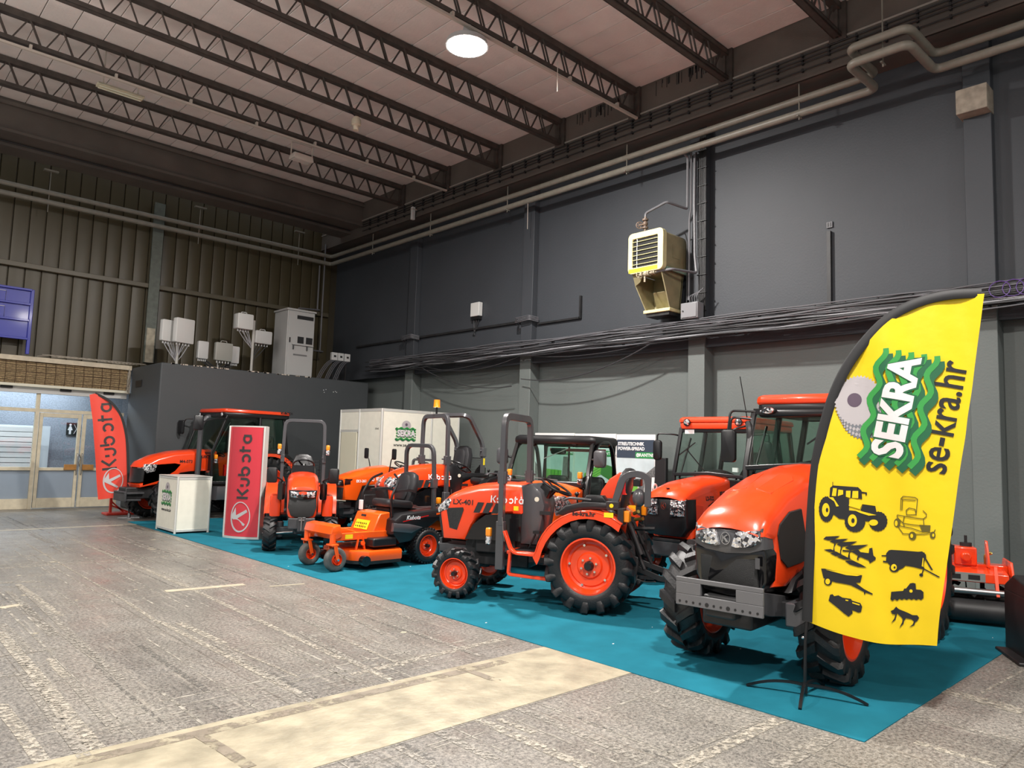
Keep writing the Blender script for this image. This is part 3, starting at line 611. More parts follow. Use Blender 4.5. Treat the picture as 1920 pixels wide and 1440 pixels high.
for a, b_, dz, lb in (((11.2,7.1,3.8),(11.2,13.0,3.7),0.95,'x'),):
    pass
def sag(p, q, d, n=16): p, q = Vector(p), Vector(q); return [p.lerp(q, i/n)-Vector((0,0,d*4*(i/n)*(1-i/n))) for i in range(n+1)]
tag(obj('sagging_cable', G().tube(sag((11.10,7.9,3.85),(11.18,11.6,3.3),0.28), 0.012, 6), CABB), 'black cable sagging below the tray left of the heater', 'cable')
tag(obj('sagging_cable', G().tube(sag((11.18,11.9,3.15),(11.12,15.3,3.8),0.22), 0.012, 6), CABB), 'black cable sagging from tray towards the white cabin', 'cable')
for yy, sg_ in ((14.0,0.10),(13.2,0.14),(9.6,0.08)):
    obj('cable', G().tube([v-Vector((11.16,0,3.95)) for v in sag((11.12,yy+2,3.82),(11.12,yy-1.6,3.8),sg_*1.6)], 0.008, 5), CABB, ct)
# overhang shadow ledge above lower wall
obj('ledge', G().bb(11.40, WX+0.02, -9, WY, 3.66, 3.86), WUP, wr)
# thin trunking stepped along the wall
tk = tag(obj('wall_trunking', G().bb(11.44,11.5,11.9,19.0,4.63,4.68).bb(11.44,11.5,10.15,11.4,4.53,4.57).bb(11.44,11.5,10.13,10.17,4.53,5.02), BLACKM), 'thin black trunking stepping along the wall left of the heater', 'trunking')
for y, lb in ((11.65,'cable loops wrapped over the pilaster left of the heater'),(16.1,'cable loops wrapped over the pilaster nearest the corner')):
    c_ = thing('cable_wrap', lb, 'cables', (11.22, y, 4.6))
    for k in range(4): obj('cable', G().tube(rnd([(0.2,-0.3,-0.01+k*0.03),(-0.01,-0.22,0.02+k*0.03),(-0.01,0.24,-0.01+k*0.035),(0.2,0.34,-0.02+k*0.03)], 0.05), 0.012, 5), CABG, c_)
tag(obj('cable_cover', G().bb(11.44,11.5,4.87,4.93,4.05,5.36), BLACKM), 'vertical black cable cover on the wall above the yellow flag', 'cable cover')
t = thing('wall_socket', 'tiny black socket plate above the vertical cable cover', 'socket', (11.49, 4.9, 5.47)); obj('plate', G().bb(-0.015,0,-0.05,0.05,-0.05,0.05), CABG, t, 0.004)
for k in (-0.02, 0.02): obj('outlet', G().bb(-0.02,-0.014,k-0.008,k+0.008,-0.03,0.03), BPRINT, t)
# black cable drop and vertical pipes by the heater
dp = thing('cable_drop', 'black vertical cable bundle running down the pilaster by heater', 'cables', (11.3, 7.12, 4.2))
for k in range(5): obj('cable', G().tube([(0, -0.07+k*0.03, 0), (0.01*math.sin(k), -0.07+k*0.03, 2.0), (0, -0.06+k*0.028, 4.45)], 0.017, 6), BLACKM, dp)
for k in range(14): obj('clip', G().bb(-0.03, 0.02, -0.1, 0.09, 0.1+k*0.33, 0.112+k*0.33), BLACKM, dp)
# ---- heaters
HBODY = mat('khaki_heater_paint', (0.27,0.235,0.13), 0.5, noise=0.15, nscale=4); HFACE = mat('cream_yellow_heater_front', (0.68,0.62,0.33), 0.4, noise=0.06); YTRIM = mat('bright_yellow_trim', (0.85,0.68,0.02), 0.4)
MINT = mat('mint_green_bracket', (0.22,0.32,0.25), 0.5)
def valve(g, c, d=(0,0,1), s=1.0):
    c = Vector(c); d = Vector(d)
    g.cyl(c-d*0.09*s, c-d*0.06*s, 0.055*s); g.cyl(c+d*0.06*s, c+d*0.09*s, 0.055*s); g.ball(c, 0.05*s); g.cyl(c-d*0.13*s, c+d*0.13*s, 0.025*s)
    h = Vector((0,1,0)); q = c+h*0.13*s; g.cyl(c, q, 0.014*s); a, b_ = frame_of(Vector((0.7,0.7,0)))
    g.tube([q+(a*math.cos(k*PI/7)+b_*math.sin(k*PI/7))*0.062*s for k in range(14)], 0.009*s, 6, True)
    for k in range(3): e = a*math.cos(k*PI/3)+b_*math.sin(k*PI/3); g.tube([q-e*0.06*s, q+e*0.06*s], 0.006*s, 5)
def heater(loc, rz, label, full, col=HFACE, body=HBODY):
    t = thing('unit_heater', label, 'heater', loc, rz)     # front faces local -x, box 0.76 deep, 0.73 wide, 0.72 high; origin bottom centre
    obj('case', G().pillow(rect_r(-0.36,0.36,0.0,0.72,0.10), 0.02, 0.76, 0.03, 'yz'), body, t)
    g = G(); o_ = [(p[0],p[1]) for p in rect_r(-0.385,0.385,-0.02,0.74,0.09)]; i_ = [(p[0],p[1]) for p in rect_r(-0.27,0.29,0.09,0.63,0.02)]; n = len(o_)
    g.add([(-0.03,p[0],p[1]) for p in o_]+[(-0.03,p[0],p[1]) for p in i_]+[(0.08,p[0],p[1]) for p in o_]+[(0.03,p[0],p[1]) for p in i_], [f for k in range(n) for f in ((k,(k+1)%n,n+(k+1)%n,n+k),(k,2*n+k,2*n+(k+1)%n,(k+1)%n),(n+k,n+(k+1)%n,3*n+(k+1)%n,3*n+k))])
    obj('front_frame', g, col, t, 0.006); obj('dark_interior', G().bb(0.004,0.018,-0.30,0.30,0.06,0.66), BLACKP, t)
    for k in range(6):
        obj('louvre', G().box((-0.014,0.01,0.15+k*0.085),(0.022,0.56,0.010),Matrix.Rotation(math.radians(-20),3,'Y')), col, t)
    obj('guide_rod', G().tube([(-0.005,0.2,0.09),(-0.005,0.2,0.63)], 0.006, 5), STEEL, t)
    if full:
        obj('lower_trim', G().bb(-0.036,-0.028,-0.27,0.36,0.0,0.07), YTRIM, t)
        obj('access_panel', G().prism(rect_r(0.30,0.52,0.25,0.5,0.01), -0.366, -0.362), body, t, label='screwed side panel')
        g = G().bb(0.03,0.7,-0.34,-0.32,-0.35,0).bb(0.03,0.7,0.30,0.32,-0.2,0)
        g = G(); 
        g.loft([[(0.02,-0.32,0.0),(0.02,-0.30,0.0),(0.30,-0.30,-0.66),(0.30,-0.32,-0.66)],[(0.72,-0.32,0.0),(0.72,-0.30,0.0),(0.62,-0.30,-0.66),(0.62,-0.32,-0.66)]])
        obj('hopper_side', g, body, t); g = G()
        g.loft([[(0.02,0.32,0.0),(0.02,0.30,0.0),(0.12,0.30,-0.22),(0.30,0.20,-0.66),(0.30,0.22,-0.66),(0.12,0.32,-0.22)],[(0.72,0.32,0.0),(0.72,0.30,0.0),(0.66,0.30,-0.22),(0.62,0.20,-0.66),(0.62,0.22,-0.66),(0.66,0.32,-0.22)]])
        obj('hopper_side', g, body, t); obj('hopper_back', G().quad((0.70,-0.32,0),(0.70,0.32,0),(0.60,0.22,-0.66),(0.60,-0.32,-0.66),0.02), body, t)
        obj('hopper_apron', G().quad((0.02,0.31,0.0),(0.02,0.05,0.0),(0.10,0.2,-0.16),(0.10,0.31,-0.22),0.01), body, t)
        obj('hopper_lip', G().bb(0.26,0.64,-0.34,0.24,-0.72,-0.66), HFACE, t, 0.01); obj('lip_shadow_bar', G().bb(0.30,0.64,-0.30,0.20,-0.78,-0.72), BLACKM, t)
        obj('deflector', G().quad((0.58,-0.28,-0.62),(0.58,0.16,-0.62),(0.30,0.05,-0.35),(0.30,-0.2,-0.35),0.01), body, t)
    obj('support_bracket', G().bar([(0.1,-0.38,0.02),(0.8,-0.38,0.02)],0.04,0.05).bar([(0.14,-0.38,0.02),(0.14,0.0,0.02)],0.04,0.05).bar([(0.2,0.2,0.76),(0.86,0.2,0.76)],0.02,0.04), MINT, t, label='mint green bracket')
    g = G(); valve(g, (0.1,0.1,0.92)); g.tube([(0.1,0.1,0.70),(0.1,0.1,1.0)], 0.022); obj('upper_valve', g, mat('rusty_valve', (0.16,0.11,0.08), 0.5, noise=0.4, nscale=20), t)
    g = G(); valve(g, (0.0,0.0,-0.05), (0,1,0)); valve(g, (0.02,-0.12,-0.04), (0,1,0), 0.8); g.cyl((0.0,0.02,-0.2),(0.0,0.02,-0.1),0.02); obj('lower_valve', g, mat('chalky_valve', (0.32,0.28,0.2), 0.5, noise=0.4, nscale=20), t)
    return t
PW = mat('wall_grey_pipe_paint', (0.13,0.13,0.14), 0.45)
h1 = heater((10.62, 7.85, 5.02), 0, 'cream and khaki box heater with hopper high on side wall', True)
obj('supply_pipe', G().tube(rnd([(0.1,0.1,1.0),(0.1,0.1,1.12),(0.12,-0.35,1.24),(0.55,-0.50,1.18),(0.55,-0.50,2.15),(0.42,-0.50,2.2)],0.05), 0.024), PW, h1)
obj('return_pipe', G().tube(rnd([(0.02,-0.18,-0.04),(0.1,-0.5,-0.02),(0.62,-0.66,-0.02),(0.62,-0.62,0.3),(0.62,-0.60,1.3),(0.62,-0.60,2.2)],0.05), 0.024), PW, h1)
obj('riser_pipe', G().tube(rnd([(0.60,-0.54,2.3),(0.60,-0.54,1.2),(0.62,-0.5,1.0),(0.62,-0.5,-0.5)],0.05), 0.02), PW, h1)
obj('control_cable', G().tube(rnd([(0.5,-0.36,0.72),(0.55,-0.46,0.74),(0.6,-0.47,0.6),(0.6,-0.47,-0.75)],0.04), 0.01, 6), BLACKM, h1)
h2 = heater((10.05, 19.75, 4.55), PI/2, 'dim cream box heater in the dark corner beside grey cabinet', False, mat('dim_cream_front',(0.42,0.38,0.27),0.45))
obj('supply_pipe', G().tube(rnd([(0.1,0.1,1.0),(0.1,0.1,1.15),(0.1,-0.6,1.2),(0.3,-0.62,1.2),(0.3,-0.62,2.6)],0.05), 0.024), PW, h2)
obj('return_pipe', G().tube(rnd([(0.0,-0.2,-0.05),(0.05,-0.75,-0.05),(0.3,-0.78,-0.05),(0.3,-0.78,3.3)],0.05), 0.024), PW, h2)
# boxes
t = thing('junction_box', 'grey steel junction box below the heater hopper', 'box', (11.03, 7.22, 4.14)); obj('body', G().bb(0,0.2,-0.19,0.16,0,0.29), mat('box_grey',(0.20,0.20,0.21),0.4), t, 0.01)
obj('door', G().bb(-0.015,0,-0.17,0.14,0.02,0.27), mat('box_grey',(0.2,0.2,0.21),0.4), t, 0.006); obj('lock', G().cyl((-0.03,0.1,0.14),(-0.01,0.1,0.14),0.013), BPRINT, t)
for k in range(4): obj('cable', G().tube(rnd([(0.1,-0.12+k*0.05,0.29),(0.08,-0.12+k*0.05,0.42),(0.12,-0.16,0.5),(0.14,-0.22,0.55)],0.04),0.009,5), CABG, t)
t = thing('wall_box', 'small white terminal box alone on the dark side wall', 'box', (11.37, 13.5, 4.95)); obj('body', G().bb(0,0.12,-0.16,0.16,0,0.34), WHITE, t, 0.012); obj('base', G().bb(0.02,0.12,-0.14,0.14,-0.08,0), BLACKP, t)
for k in range(3): obj('cable', G().tube(sag((0.06,-0.1+k*0.09,-0.08),(0.1,0.16-k*0.04,-0.45),0.06,8),0.01,5), CABB, t)
t = thing('wall_lamp', 'white rounded fitting at right frame edge on wall', 'fitting', (11.42, 1.42, 3.72)); obj('body', G().pillow(rect_r(-0.09,0.09,-0.07,0.07,0.03),-0.05,0.05,0.015,'yz'), WHITE, t); obj('lens', G().ball((-0.05,0,0),0.03), LENS, t)
# ---- masonry booth
BTH = mat('charcoal_booth_paint', (0.054,0.060,0.064), 0.6, noise=0.05, nscale=0.8, bump=0.12, bscale=25)
bo = struct('wall_booth', G().bb(5.68, 11.32, 18.0, WY-0.1, 0, 3.52), BTH, 'dark grey masonry booth block in the hall corner', 0.03)
g = G()
for k in range(40): x = random.uniform(5.8, 9.5); g.bb(x, x+random.uniform(0.02,0.09), 17.992, 18.02, 3.50, 3.52+random.uniform(0.003,0.01))
obj('chipped_plaster', g, mat('bare_plaster',(0.5,0.45,0.38),0.8), bo, stuff=True)
obj('vent_opening', G().bb(5.66,5.70,19.3,19.75,3.0,3.16), BPRINT, bo); 
for x, z in ((9.9,3.2),(9.97,3.22),(10.2,3.17),(10.26,3.19),(10.3,3.17),(9.92,3.14)): obj('chip', G().ball((x,18.0,z),0.012,6), WPRINT, bo)
# ---- telecom gear on the booth roof
Z0 = 3.52; BXG = mat('light_grey_box', (0.50,0.50,0.49), 0.4); BXD = mat('warm_grey_box', (0.30,0.30,0.27), 0.4)
def rbx(w_, d_, h_, r=0.03): return G().pillow(rect_r(-w_/2,w_/2,-h_/2,h_/2,r), -d_/2, d_/2, 0.012)
def gear(label, loc, boxes, pole, rz=0.3):
    t = thing('radio_unit', label, 'electronics', loc, rz)
    obj('mast', G().cyl((0,0,0),(0,0,pole),0.035).bb(-0.1,0.1,-0.1,0.1,0,0.02), mat('mast_grey',(0.42,0.41,0.38),0.5), t)
    for (x,y,z,w_,d_,h_,m_,hd) in boxes:
        b_ = obj('box', rbx(w_,d_,h_).T(Matrix.Translation((x,y,z))), m_, t)
        if hd: obj('handle', G().tube(rnd([(x-0.08,y,z+h_/2),(x-0.07,y,z+h_/2+0.05),(x+0.07,y,z+h_/2+0.05),(x+0.08,y,z+h_/2)],0.03),0.01,6), m_, b_)
        for k in range(5):
            xx = x-w_*0.35+k*w_*0.17; obj('cable', G().tube(sag((xx,y,z-h_/2),(0.03*math.sin(k*2),0.04,max(0.02,z-h_/2-0.45)),-0.02 if k%2 else 0.04,8),0.011,5), CABW if m_ is WHITE else CABB, b_)
            obj('connector', G().cyl((xx,y,z-h_/2-0.06),(xx,y,z-h_/2),0.015,n=8), BXG, b_)
gear('pair of big white radio boxes on a short mast, leftmost on booth roof', (6.20,18.55,Z0), [(0.05,-0.12,0.86,0.50,0.14,0.60,WHITE,0),(-0.18,0.12,0.84,0.42,0.12,0.52,WHITE,0)], 0.9)
gear('three grey radio boxes on low mast, in the middle of booth roof', (7.22,18.6,Z0), [(-0.42,-0.02,0.46,0.26,0.12,0.44,BXG,0),(0.06,-0.14,0.46,0.44,0.12,0.46,BXD,1),(0.44,0.04,0.44,0.22,0.12,0.44,BXG,0)], 0.5, 0.05)
gear('white radio boxes at two heights on tall mast left of cabinet', (8.10,18.6,Z0), [(-0.30,-0.02,1.32,0.42,0.26,0.40,WHITE,1),(0.26,0.02,0.98,0.46,0.22,0.34,BXG,1)], 1.4, 0.05)
t = thing('equipment_cabinet', 'tall light grey telecom cabinet standing on the booth roof', 'cabinet', (9.30,18.75,Z0), 0.0)
CABL = mat('cabinet_grey', (0.40,0.40,0.39), 0.45)
obj('body', G().bb(-0.38,0.42,-0.38,0.40,0,1.80), CABL, t, 0.01); obj('top_cap', G().bb(-0.41,0.45,-0.41,0.42,1.80,1.85), CABL, t, 0.006)
d_ = obj('door', G().bb(-0.35,0.40,-0.41,-0.38,0.04,1.77), CABL, t, 0.008); obj('lock', G().bb(-0.32,-0.29,-0.43,-0.41,0.92,1.05), BPRINT, d_)
for a in ((-0.12,0.36,1.58,1.68),(-0.08,0.10,0.92,1.10),(0.17,0.36,0.92,1.10)): obj('vent', G().bb(a[0],a[1],-0.42,-0.405,a[2],a[3]), BPRINT, d_)
obj('shelf', G().bb(-0.24,0.38,-0.46,-0.41,0.86,0.89), CABL, d_, 0.005); obj('slot', G().bb(-0.18,0.22,-0.418,-0.405,0.58,0.62), mat('slot_grey',(0.15,0.15,0.15),0.5), d_)
for x in (-0.2,0.2): obj('hanging_latch', G().cyl((x,-0.44,0.74),(x,-0.44,0.86),0.018,n=8), BPRINT, d_)
for i, (x, lb) in enumerate(((10.47,'left one of three small white switch boxes by the corner'),(10.67,'middle one of three small white switch boxes by the corner'),(10.88,'right one of three small white switch boxes by the corner'))):
    t = thing('switch_box', lb, 'box', (x, 18.55, 4.12)); obj('body', G().bb(-0.09,0.09,-0.05,0.05,0,0.22), BXG, t, 0.008); obj('knob', G().bb(-0.03,0.03,-0.065,-0.05,0.09,0.14), BPRINT, t)
    obj('bracket', G().bb(-0.02,0.02,0.03,0.07,-0.6,0.1), BLACKM, t)
    for k in range(3): obj('cable', G().tube(sag((-0.06+k*0.06,-0.02,0),(-0.55+i*0.05+k*0.05,-0.1,-0.56),-0.12,8),0.012,5), CABG, t)
# ---- white partition cabin
cb = thing('partition_cabin', 'white shell scheme partition cabin with printed round logo', 'cabin', (8.97, 13.66, 0.0065)); cb.scale = (1.035,1.035,1.02)
ALU = mat('pale_aluminium', (0.62,0.62,0.58), 0.35, 0.3); PANL = mat('warm_white_panel', (0.72,0.70,0.60), 0.5, noise=0.03)
for i, (x0,x1) in enumerate(((0.03,1.28),(1.34,2.06))): obj('panel', G().bb(x0,x1,-0.01,0.01,0.04,2.44), PANL, cb)
for x in (0.0,1.31,2.09): obj('post', G().cyl((x,0,0),(x,0,2.5),0.028,n=8), ALU, cb)
for (y0,y1) in ((0.03,0.85),(0.91,1.65)): obj('panel', G().bb(-0.01,0.01,y0,y1,2.04 if y0 > 0.5 else 0.04,2.44), PANL, cb)
dd = obj('door', G().bb(-0.02,0.015,0.95,1.61,0.03,1.98), mat('beige_door',(0.60,0.57,0.44),0.5), cb, 0.005); obj('door_handle', G().tube(rnd([(-0.02,1.05,1.0),(-0.07,1.05,1.0),(-0.07,1.2,1.0)],0.02),0.012), WHITE, dd)
obj('rail', G().bb(-0.015,0.015,0.91,1.65,1.98,2.04), ALU, cb)
for y in (0.88,1.68): obj('post', G().cyl((0,y,0),(0,y,2.5),0.026,n=8), ALU, cb)
obj('back_panel', G().bb(0.03,2.06,1.66,1.68,0.04,2.44).bb(2.08,2.10,0.03,1.65,0.04,2.44), PANL, cb)
g = G().bb(0,2.09,-0.015,0.015,2.44,2.5).bb(0,2.09,1.66,1.69,2.44,2.5).bb(-0.015,0.015,0,1.68,2.44,2.5).bb(2.075,2.105,0,1.68,2.44,2.5); obj('top_rail', g, ALU, cb)
# company logo: toothed disc over wavy green bars with letters
LG = mat('logo_green', (0.03,0.26,0.05), 0.5); LGD = mat('logo_dark_green', (0.01,0.10,0.04), 0.5); LGR = mat('logo_grey', (0.40,0.37,0.38), 0.5); LGL = mat('logo_light', (0.66,0.62,0.62), 0.5); LGS = mat('logo_shade_grey', (0.16,0.17,0.19), 0.5); LDK = mat('logo_dark', (0.10,0.07,0.10), 0.4)
def logo(M, s, par, rich=True):
    # local x right, y up, width about 1.0*s ; z proud
    def P(pts): return [(a*s,b_*s) for a, b_ in pts]
    n = 40; d = []
    for k in range(n*2): r = 0.235 if (k//1)%2 else 0.215; d.append((r*math.cos(k*PI/n), 0.30+r*0.9*math.sin(k*PI/n)))
    if rich: 
        for q in range(5,0,-1): obj('logo_disc', G().prism(P([(x-0.022*q, y-0.016*q) for x, y in d]), -0.0005, 0.0006-0.0002*q+0.0004, 'xy').T(M @ Matrix.Translation((0,0,-0.0006*q+0.002))), LGS if q%2 else LGR, par)
    obj('logo_disc', G().prism(P(d), -0.0005, 0.0010, 'xy').T(M @ Matrix.Translation((0,0,0.0022))), LGR, par)
    obj('logo_hub', G().prism(P([(0.065*math.cos(k*PI/10), 0.33+0.065*math.sin(k*PI/10)) for k in range(20)]), 0, 0.0016, 'xy').T(M @ Matrix.Translation((0,0,0.0022))), LDK, par)
    rows = [0.17,0.06,-0.05,-0.16,-0.27]
    for i, y in enumerate(rows):
        for (dx, dy, m_, z) in (((-0.045,-0.035,LGD,0.0046),(0,0,LG,0.0056)) if i in (0,4) or rich else ((0,0,LG,0.0050),)):
            g = G(); pts = [(-0.5+k/28.0+dx, y+0.032*math.cos(k/28.0*3.5*2*PI+0.8)+dy, 0) for k in range(29)]
            g.sweep([(p[0]*s,p[1]*s,0) for p in pts], [(-0.025*s*(1.4 if dx else 1),-0.0004),(0.025*s*(1.4 if dx else 1),-0.0004),(0.025*s*(1.4 if dx else 1),0.0004),(-0.025*s*(1.4 if dx else 1),0.0004)], up=(0,0,1))
            obj('logo_wave', g.T(M @ Matrix.Translation((0,0,z))), m_, par)
    txt('SEKRA', 0.36*s, M @ Matrix.Translation((0.0,-0.06*s,0.0066)), LGS if not rich else LGD, par, 'logo_letters', bold=0.026*s, sx=0.86)
    txt('SEKRA', 0.36*s, M @ Matrix.Translation((0.0,-0.05*s,0.0080)), LGL, par, 'logo_letters', bold=0.014*s, sx=0.86)
Mc = axes((0.62, -0.014, 2.0), (1,0,0), (0,0,1)); logo(Mc, 0.52, cb, False)
txt('www.se-kra.hr', 0.105, axes((0.62,-0.014,1.72), (1,0,0), (0,0,1)), BPRINT, cb, 'web_address', 0.001)
txt('IZLAZ', 0.05, axes((-0.012,0.16,2.06), (0,-1,0), (0,0,1)), BPRINT, cb, 'small_print')
# ---- counter
co = thing('promotion_counter', 'white panel counter with printed logo at carpet front edge', 'counter', (4.88, 14.05, 0.006))
CW, CD, CH = 0.60, 0.97, 1.03
for x in (0, CW):
    for y in (0, CD): obj('post', G().cyl((x,y,0.0),(x,y,CH),0.022,n=8), ALU, co)
for z in (0.03, CH-0.05): obj('rail', G().bb(0,CW,-0.012,0.012,z,z+0.045).bb(0,CW,CD-0.012,CD+0.012,z,z+0.045).bb(-0.012,0.012,0,CD,z,z+0.045).bb(CW-0.012,CW+0.012,0,CD,z,z+0.045), ALU, co, 0.003)
obj('panel', G().bb(0.02,CW-0.02,-0.006,0.006,0.07,CH-0.05), PANL, co); obj('panel', G().bb(-0.006,0.006,0.02,CD-0.02,0.07,CH-0.05), PANL, co); obj('panel', G().bb(CW-0.006,CW+0.006,0.02,CD-0.02,0.07,CH-0.05), PANL, co); obj('panel', G().bb(0.02,CW-0.02,CD-0.006,CD+0.006,0.07,CH-0.05), PANL, co)
obj('counter_top', G().bb(-0.02,CW+0.02,-0.02,CD+0.02,CH,CH+0.012), ALU, co)
Mk = axes((-0.008,CD*0.52,0.66), (0,-1,0), (0,0,1)); logo(Mk, 0.50, co, False); txt('www.se-kra.hr', 0.085, axes((-0.008,CD*0.52,0.40), (0,-1,0), (0,0,1)), BPRINT, co, 'web_address', 0.001)
# ---- illuminated pillar sign
SRED = mat('crimson_sign_face', (0.52,0.035,0.05), 0.25, coat=0.3)
sg = thing('pillar_sign', 'crimson curved pillar sign with vertical wordmark and round emblem', 'sign', (5.72, 12.98, 0.006), math.radians(-56.5))
# local +x runs from the viewer's left to right, face towards -y
w2_ = 0.335; face = [(-w2_+2*w2_*k/14, -0.10-0.075*(1-((k-7)/7)**2)) for k in range(15)]
g = G().prism(face+[(w2_, -0.095),(-w2_,-0.095)], 0.04, 1.98, 'xy'); obj('face', g, SRED, sg)
obj('edge_profile', G().bb(-w2_-0.03,-w2_,-0.12,0.05,0.02,2.0).bb(w2_,w2_+0.03,-0.12,0.02,0.02,2.0), ALU, sg, 0.006)
obj('end_cap', G().prism(face+[(w2_,0.02),(-w2_,0.02)],1.98,2.005,'xy'), ALU, sg); obj('base_plate', G().prism([(a*1.08,b_*1.12) for a,b_ in face]+[(w2_*1.1,0.05),(-w2_*1.1,0.05)],0.0,0.035,'xy'), ALU, sg); obj('back', G().bb(-w2_,w2_,-0.02,0.02,0.03,1.98), ALU, sg)
def curved(g, dz=0.004):
    g.v = [(x, -0.10-0.075*max(0,(1-(x/w2_)**2))-dz+ (y if abs(y) < 0.01 else 0), z) for (x,y,z) in g.v]; return g
h = 0.218; g = strokes([[(p[0]*h, p[1]*h) for p in l] for l in word_logo()], 0.042)
g.T(axes((0.13, 0, 0.72), (0,0,1), (-1,0,0))); obj('wordmark', curved(g), mat('charcoal_print',(0.035,0.032,0.032),0.4), sg)
def big_emblem(M, r, par, m1, curve=None):
    g = G(); 
    for k in range(40):
        a0, a1 = 2*PI*k/40, 2*PI*(k+1)/40
        def rr(a): return 0.085+0.035*math.cos(a+2.4)
        q = [(math.cos(a0)*0.72, math.sin(a0)), (math.cos(a1)*0.72, math.sin(a1)), (math.cos(a1)*(0.72-rr(a1)), math.sin(a1)*(1-rr(a1))), (math.cos(a0)*(0.72-rr(a0)), math.sin(a0)*(1-rr(a0)))]
        g.prism([(a*r,b_*r) for a, b_ in q], -0.001, 0.001, 'xy')
    g.prism([(a*r,b_*r) for a, b_ in [(-0.62,0.12),(-0.34,0.62),(-0.28,0.10),(0.44,0.50),(0.52,0.34),(-0.16,-0.10),(0.40,-0.46),(0.32,-0.58),(-0.60,-0.12)]], -0.001, 0.001, 'xy')
    g.T(M)
    if curve: curve(g)
    return obj('emblem', g, m1, par)
EMB = mat('silver_print', (0.62,0.60,0.60), 0.35, 0.4)
big_emblem(axes((0.0, 0, 0.38), (1,0,0), (0,0,1)), 0.27, sg, EMB, lambda g: curved(g, 0.005))
# ---- feather flags
def flag(name, label, base, ang, prof, W_, m_cloth, zb, base_kind, sgn=1, lean=0.0, wob=0.02):
    # local: x along the flag away from the pole, z up; prof(t)-> pole offset x at height
    t = thing(name, label, 'flag', base, ang); return t
YCL = mat('yellow_flag_cloth', (0.74,0.52,0.004), 0.45, bump=0.25, bscale=5); RCL = mat('red_flag_cloth', (0.72,0.055,0.03), 0.5, bump=0.25, bscale=6); BCL = mat('black_pole_sleeve', (0.008,0.008,0.009), 0.6)
# yellow flag
YB = Vector((5.32, 2.52, 0.0)); vd = ray(1660, 850); yang = math.atan2(-vd.x, vd.y)   # plane faces the viewer side
ux = Vector((math.cos(yang), math.sin(yang), 0)); nn = Vector((-ux.y, ux.x, 0))
def onF(x, y):   # point of the photograph taken back onto the flag's own plane, in flag coordinates
    d = ray(x, y); o_ = Vector((0,0,H)); t_ = (YB-o_).dot(nn)/d.dot(nn); p = o_+d*t_-YB; return (p.dot(ux), p.z)
yf = thing('feather_flag', 'tall yellow feather flag with green wave logo and machine silhouettes', 'flag', YB, yang)
OUTL = [(1518,1168),(1522,1060),(1527,960),(1534,880),(1545,820),(1565,750),(1590,695),(1625,645),(1670,600),(1720,572),(1780,556),(1845,552)]
OUTR = [(1757,1211),(1762,1150),(1775,1060),(1788,970),(1800,880),(1810,820),(1815,780),(1823,730),(1829,680),(1834,640),(1839,600),(1843,566)]
LP = [onF(*p) for p in OUTL]; RP = [onF(*p) for p in OUTR]
def catm(P, t):
    n = len(P)-1; k = min(int(t*n), n-1); u = t*n-k; p0, p1, p2, p3 = [Vector(P[max(0,min(n,k+i))]) for i in (-1,0,1,2)]
    return 0.5*((2*p1)+(p2-p0)*u+(2*p0-5*p1+4*p2-p3)*u*u+(3*p1-p0-3*p2+p3)*u**3)
def ywob(x, z): return 0.018*math.sin(z*2.1+x*9)+0.012*math.sin(x*17+z*3.0)*min(1,max(0,x)*3)
def yfab(u, v):
    a, b_ = catm(LP, u), catm(RP, u); p = a.lerp(b_, v)
    s_ = 0.05*math.sin(v*PI)*(1-u)**8 if u < 0.2 else 0
    return (p.x, ywob(p.x, p.y), p.y-s_)
obj('cloth', G().sheet(yfab, 60, 30, 0.003), YCL, yf)
PO = [(1517,1172),(1514,1168)]+[(p[0]-9+i*0.3, p[1]-4-i*0.9) for i, p in enumerate(OUTL[1:])]
sl = [Vector((*onF(p[0]-5, p[1]-3),)) for p in OUTL]; slp = [catm([(v.x,v.y) for v in sl], k/40) for k in range(41)]
g = G(); g.sweep([(p.x, -0.004, p.y) for p in slp], [(-0.008,-0.036),(0.008,-0.036),(0.008,0.036),(-0.008,0.036)], up=(0,1,0)); 
g.v = [(x, y, z) for x, y, z in g.v]; g2 = G(); secs = []
for i, p in enumerate(slp):
    q = slp[min(i+1,40)]-slp[max(i-1,0)]; q.normalize(); nr = Vector((-q.y, q.x)); secs.append([(p.x+nr.x*e+q.x*0, yy_, p.y+nr.y*e) for e, yy_ in ((0.034,-0.002),(0.02,-0.014),(-0.02,-0.016),(-0.036,-0.010),(-0.036,0.006),(0.02,0.014))])
obj('pole_sleeve', G().loft(secs), BCL, yf)
p0 = onF(1509,1289); obj('pole', G().tube([(p0[0],0,0.06),(p0[0]+0.005,0,0.4),(slp[0].x,0,slp[0].y)], 0.012).cyl((p0[0],0,0.03),(p0[0],0,0.10),0.02), BLACKP, yf)
obj('clip', G().ball((p0[0]-0.01,-0.015,0.42),0.012,8), CHROME, yf)
bs = onF(1509,1289)
def foot(px, py): 
    d = fl(px, py)-YB; return (d.dot(ux), d.dot(nn))
for (px, py) in ((1400,1288),(1628,1326),(1500,1333)):
    e = foot(px, py); s0 = Vector((bs[0],0,0.085)); e_ = Vector((e[0],e[1],0.014)); mid = s0.lerp(e_,0.5)+Vector((0,0,0.028))
    g = G(); g.bar([s0+(e_-s0)*k/8+Vector((0,0,0.03*4*(k/8)*(1-k/8))) for k in range(9)], 0.022, 0.016, up=(0,0,1)); obj('foot_arm', g, BLACKP, yf)
e_ = Vector((bs[0]+0.10,0.34,0.014)); s0 = Vector((bs[0],0,0.085)); obj('foot_arm', G().bar([s0+(e_-s0)*k/8+Vector((0,0,0.03*4*(k/8)*(1-k/8))) for k in range(9)], 0.022, 0.016, up=(0,0,1)), BLACKP, yf)
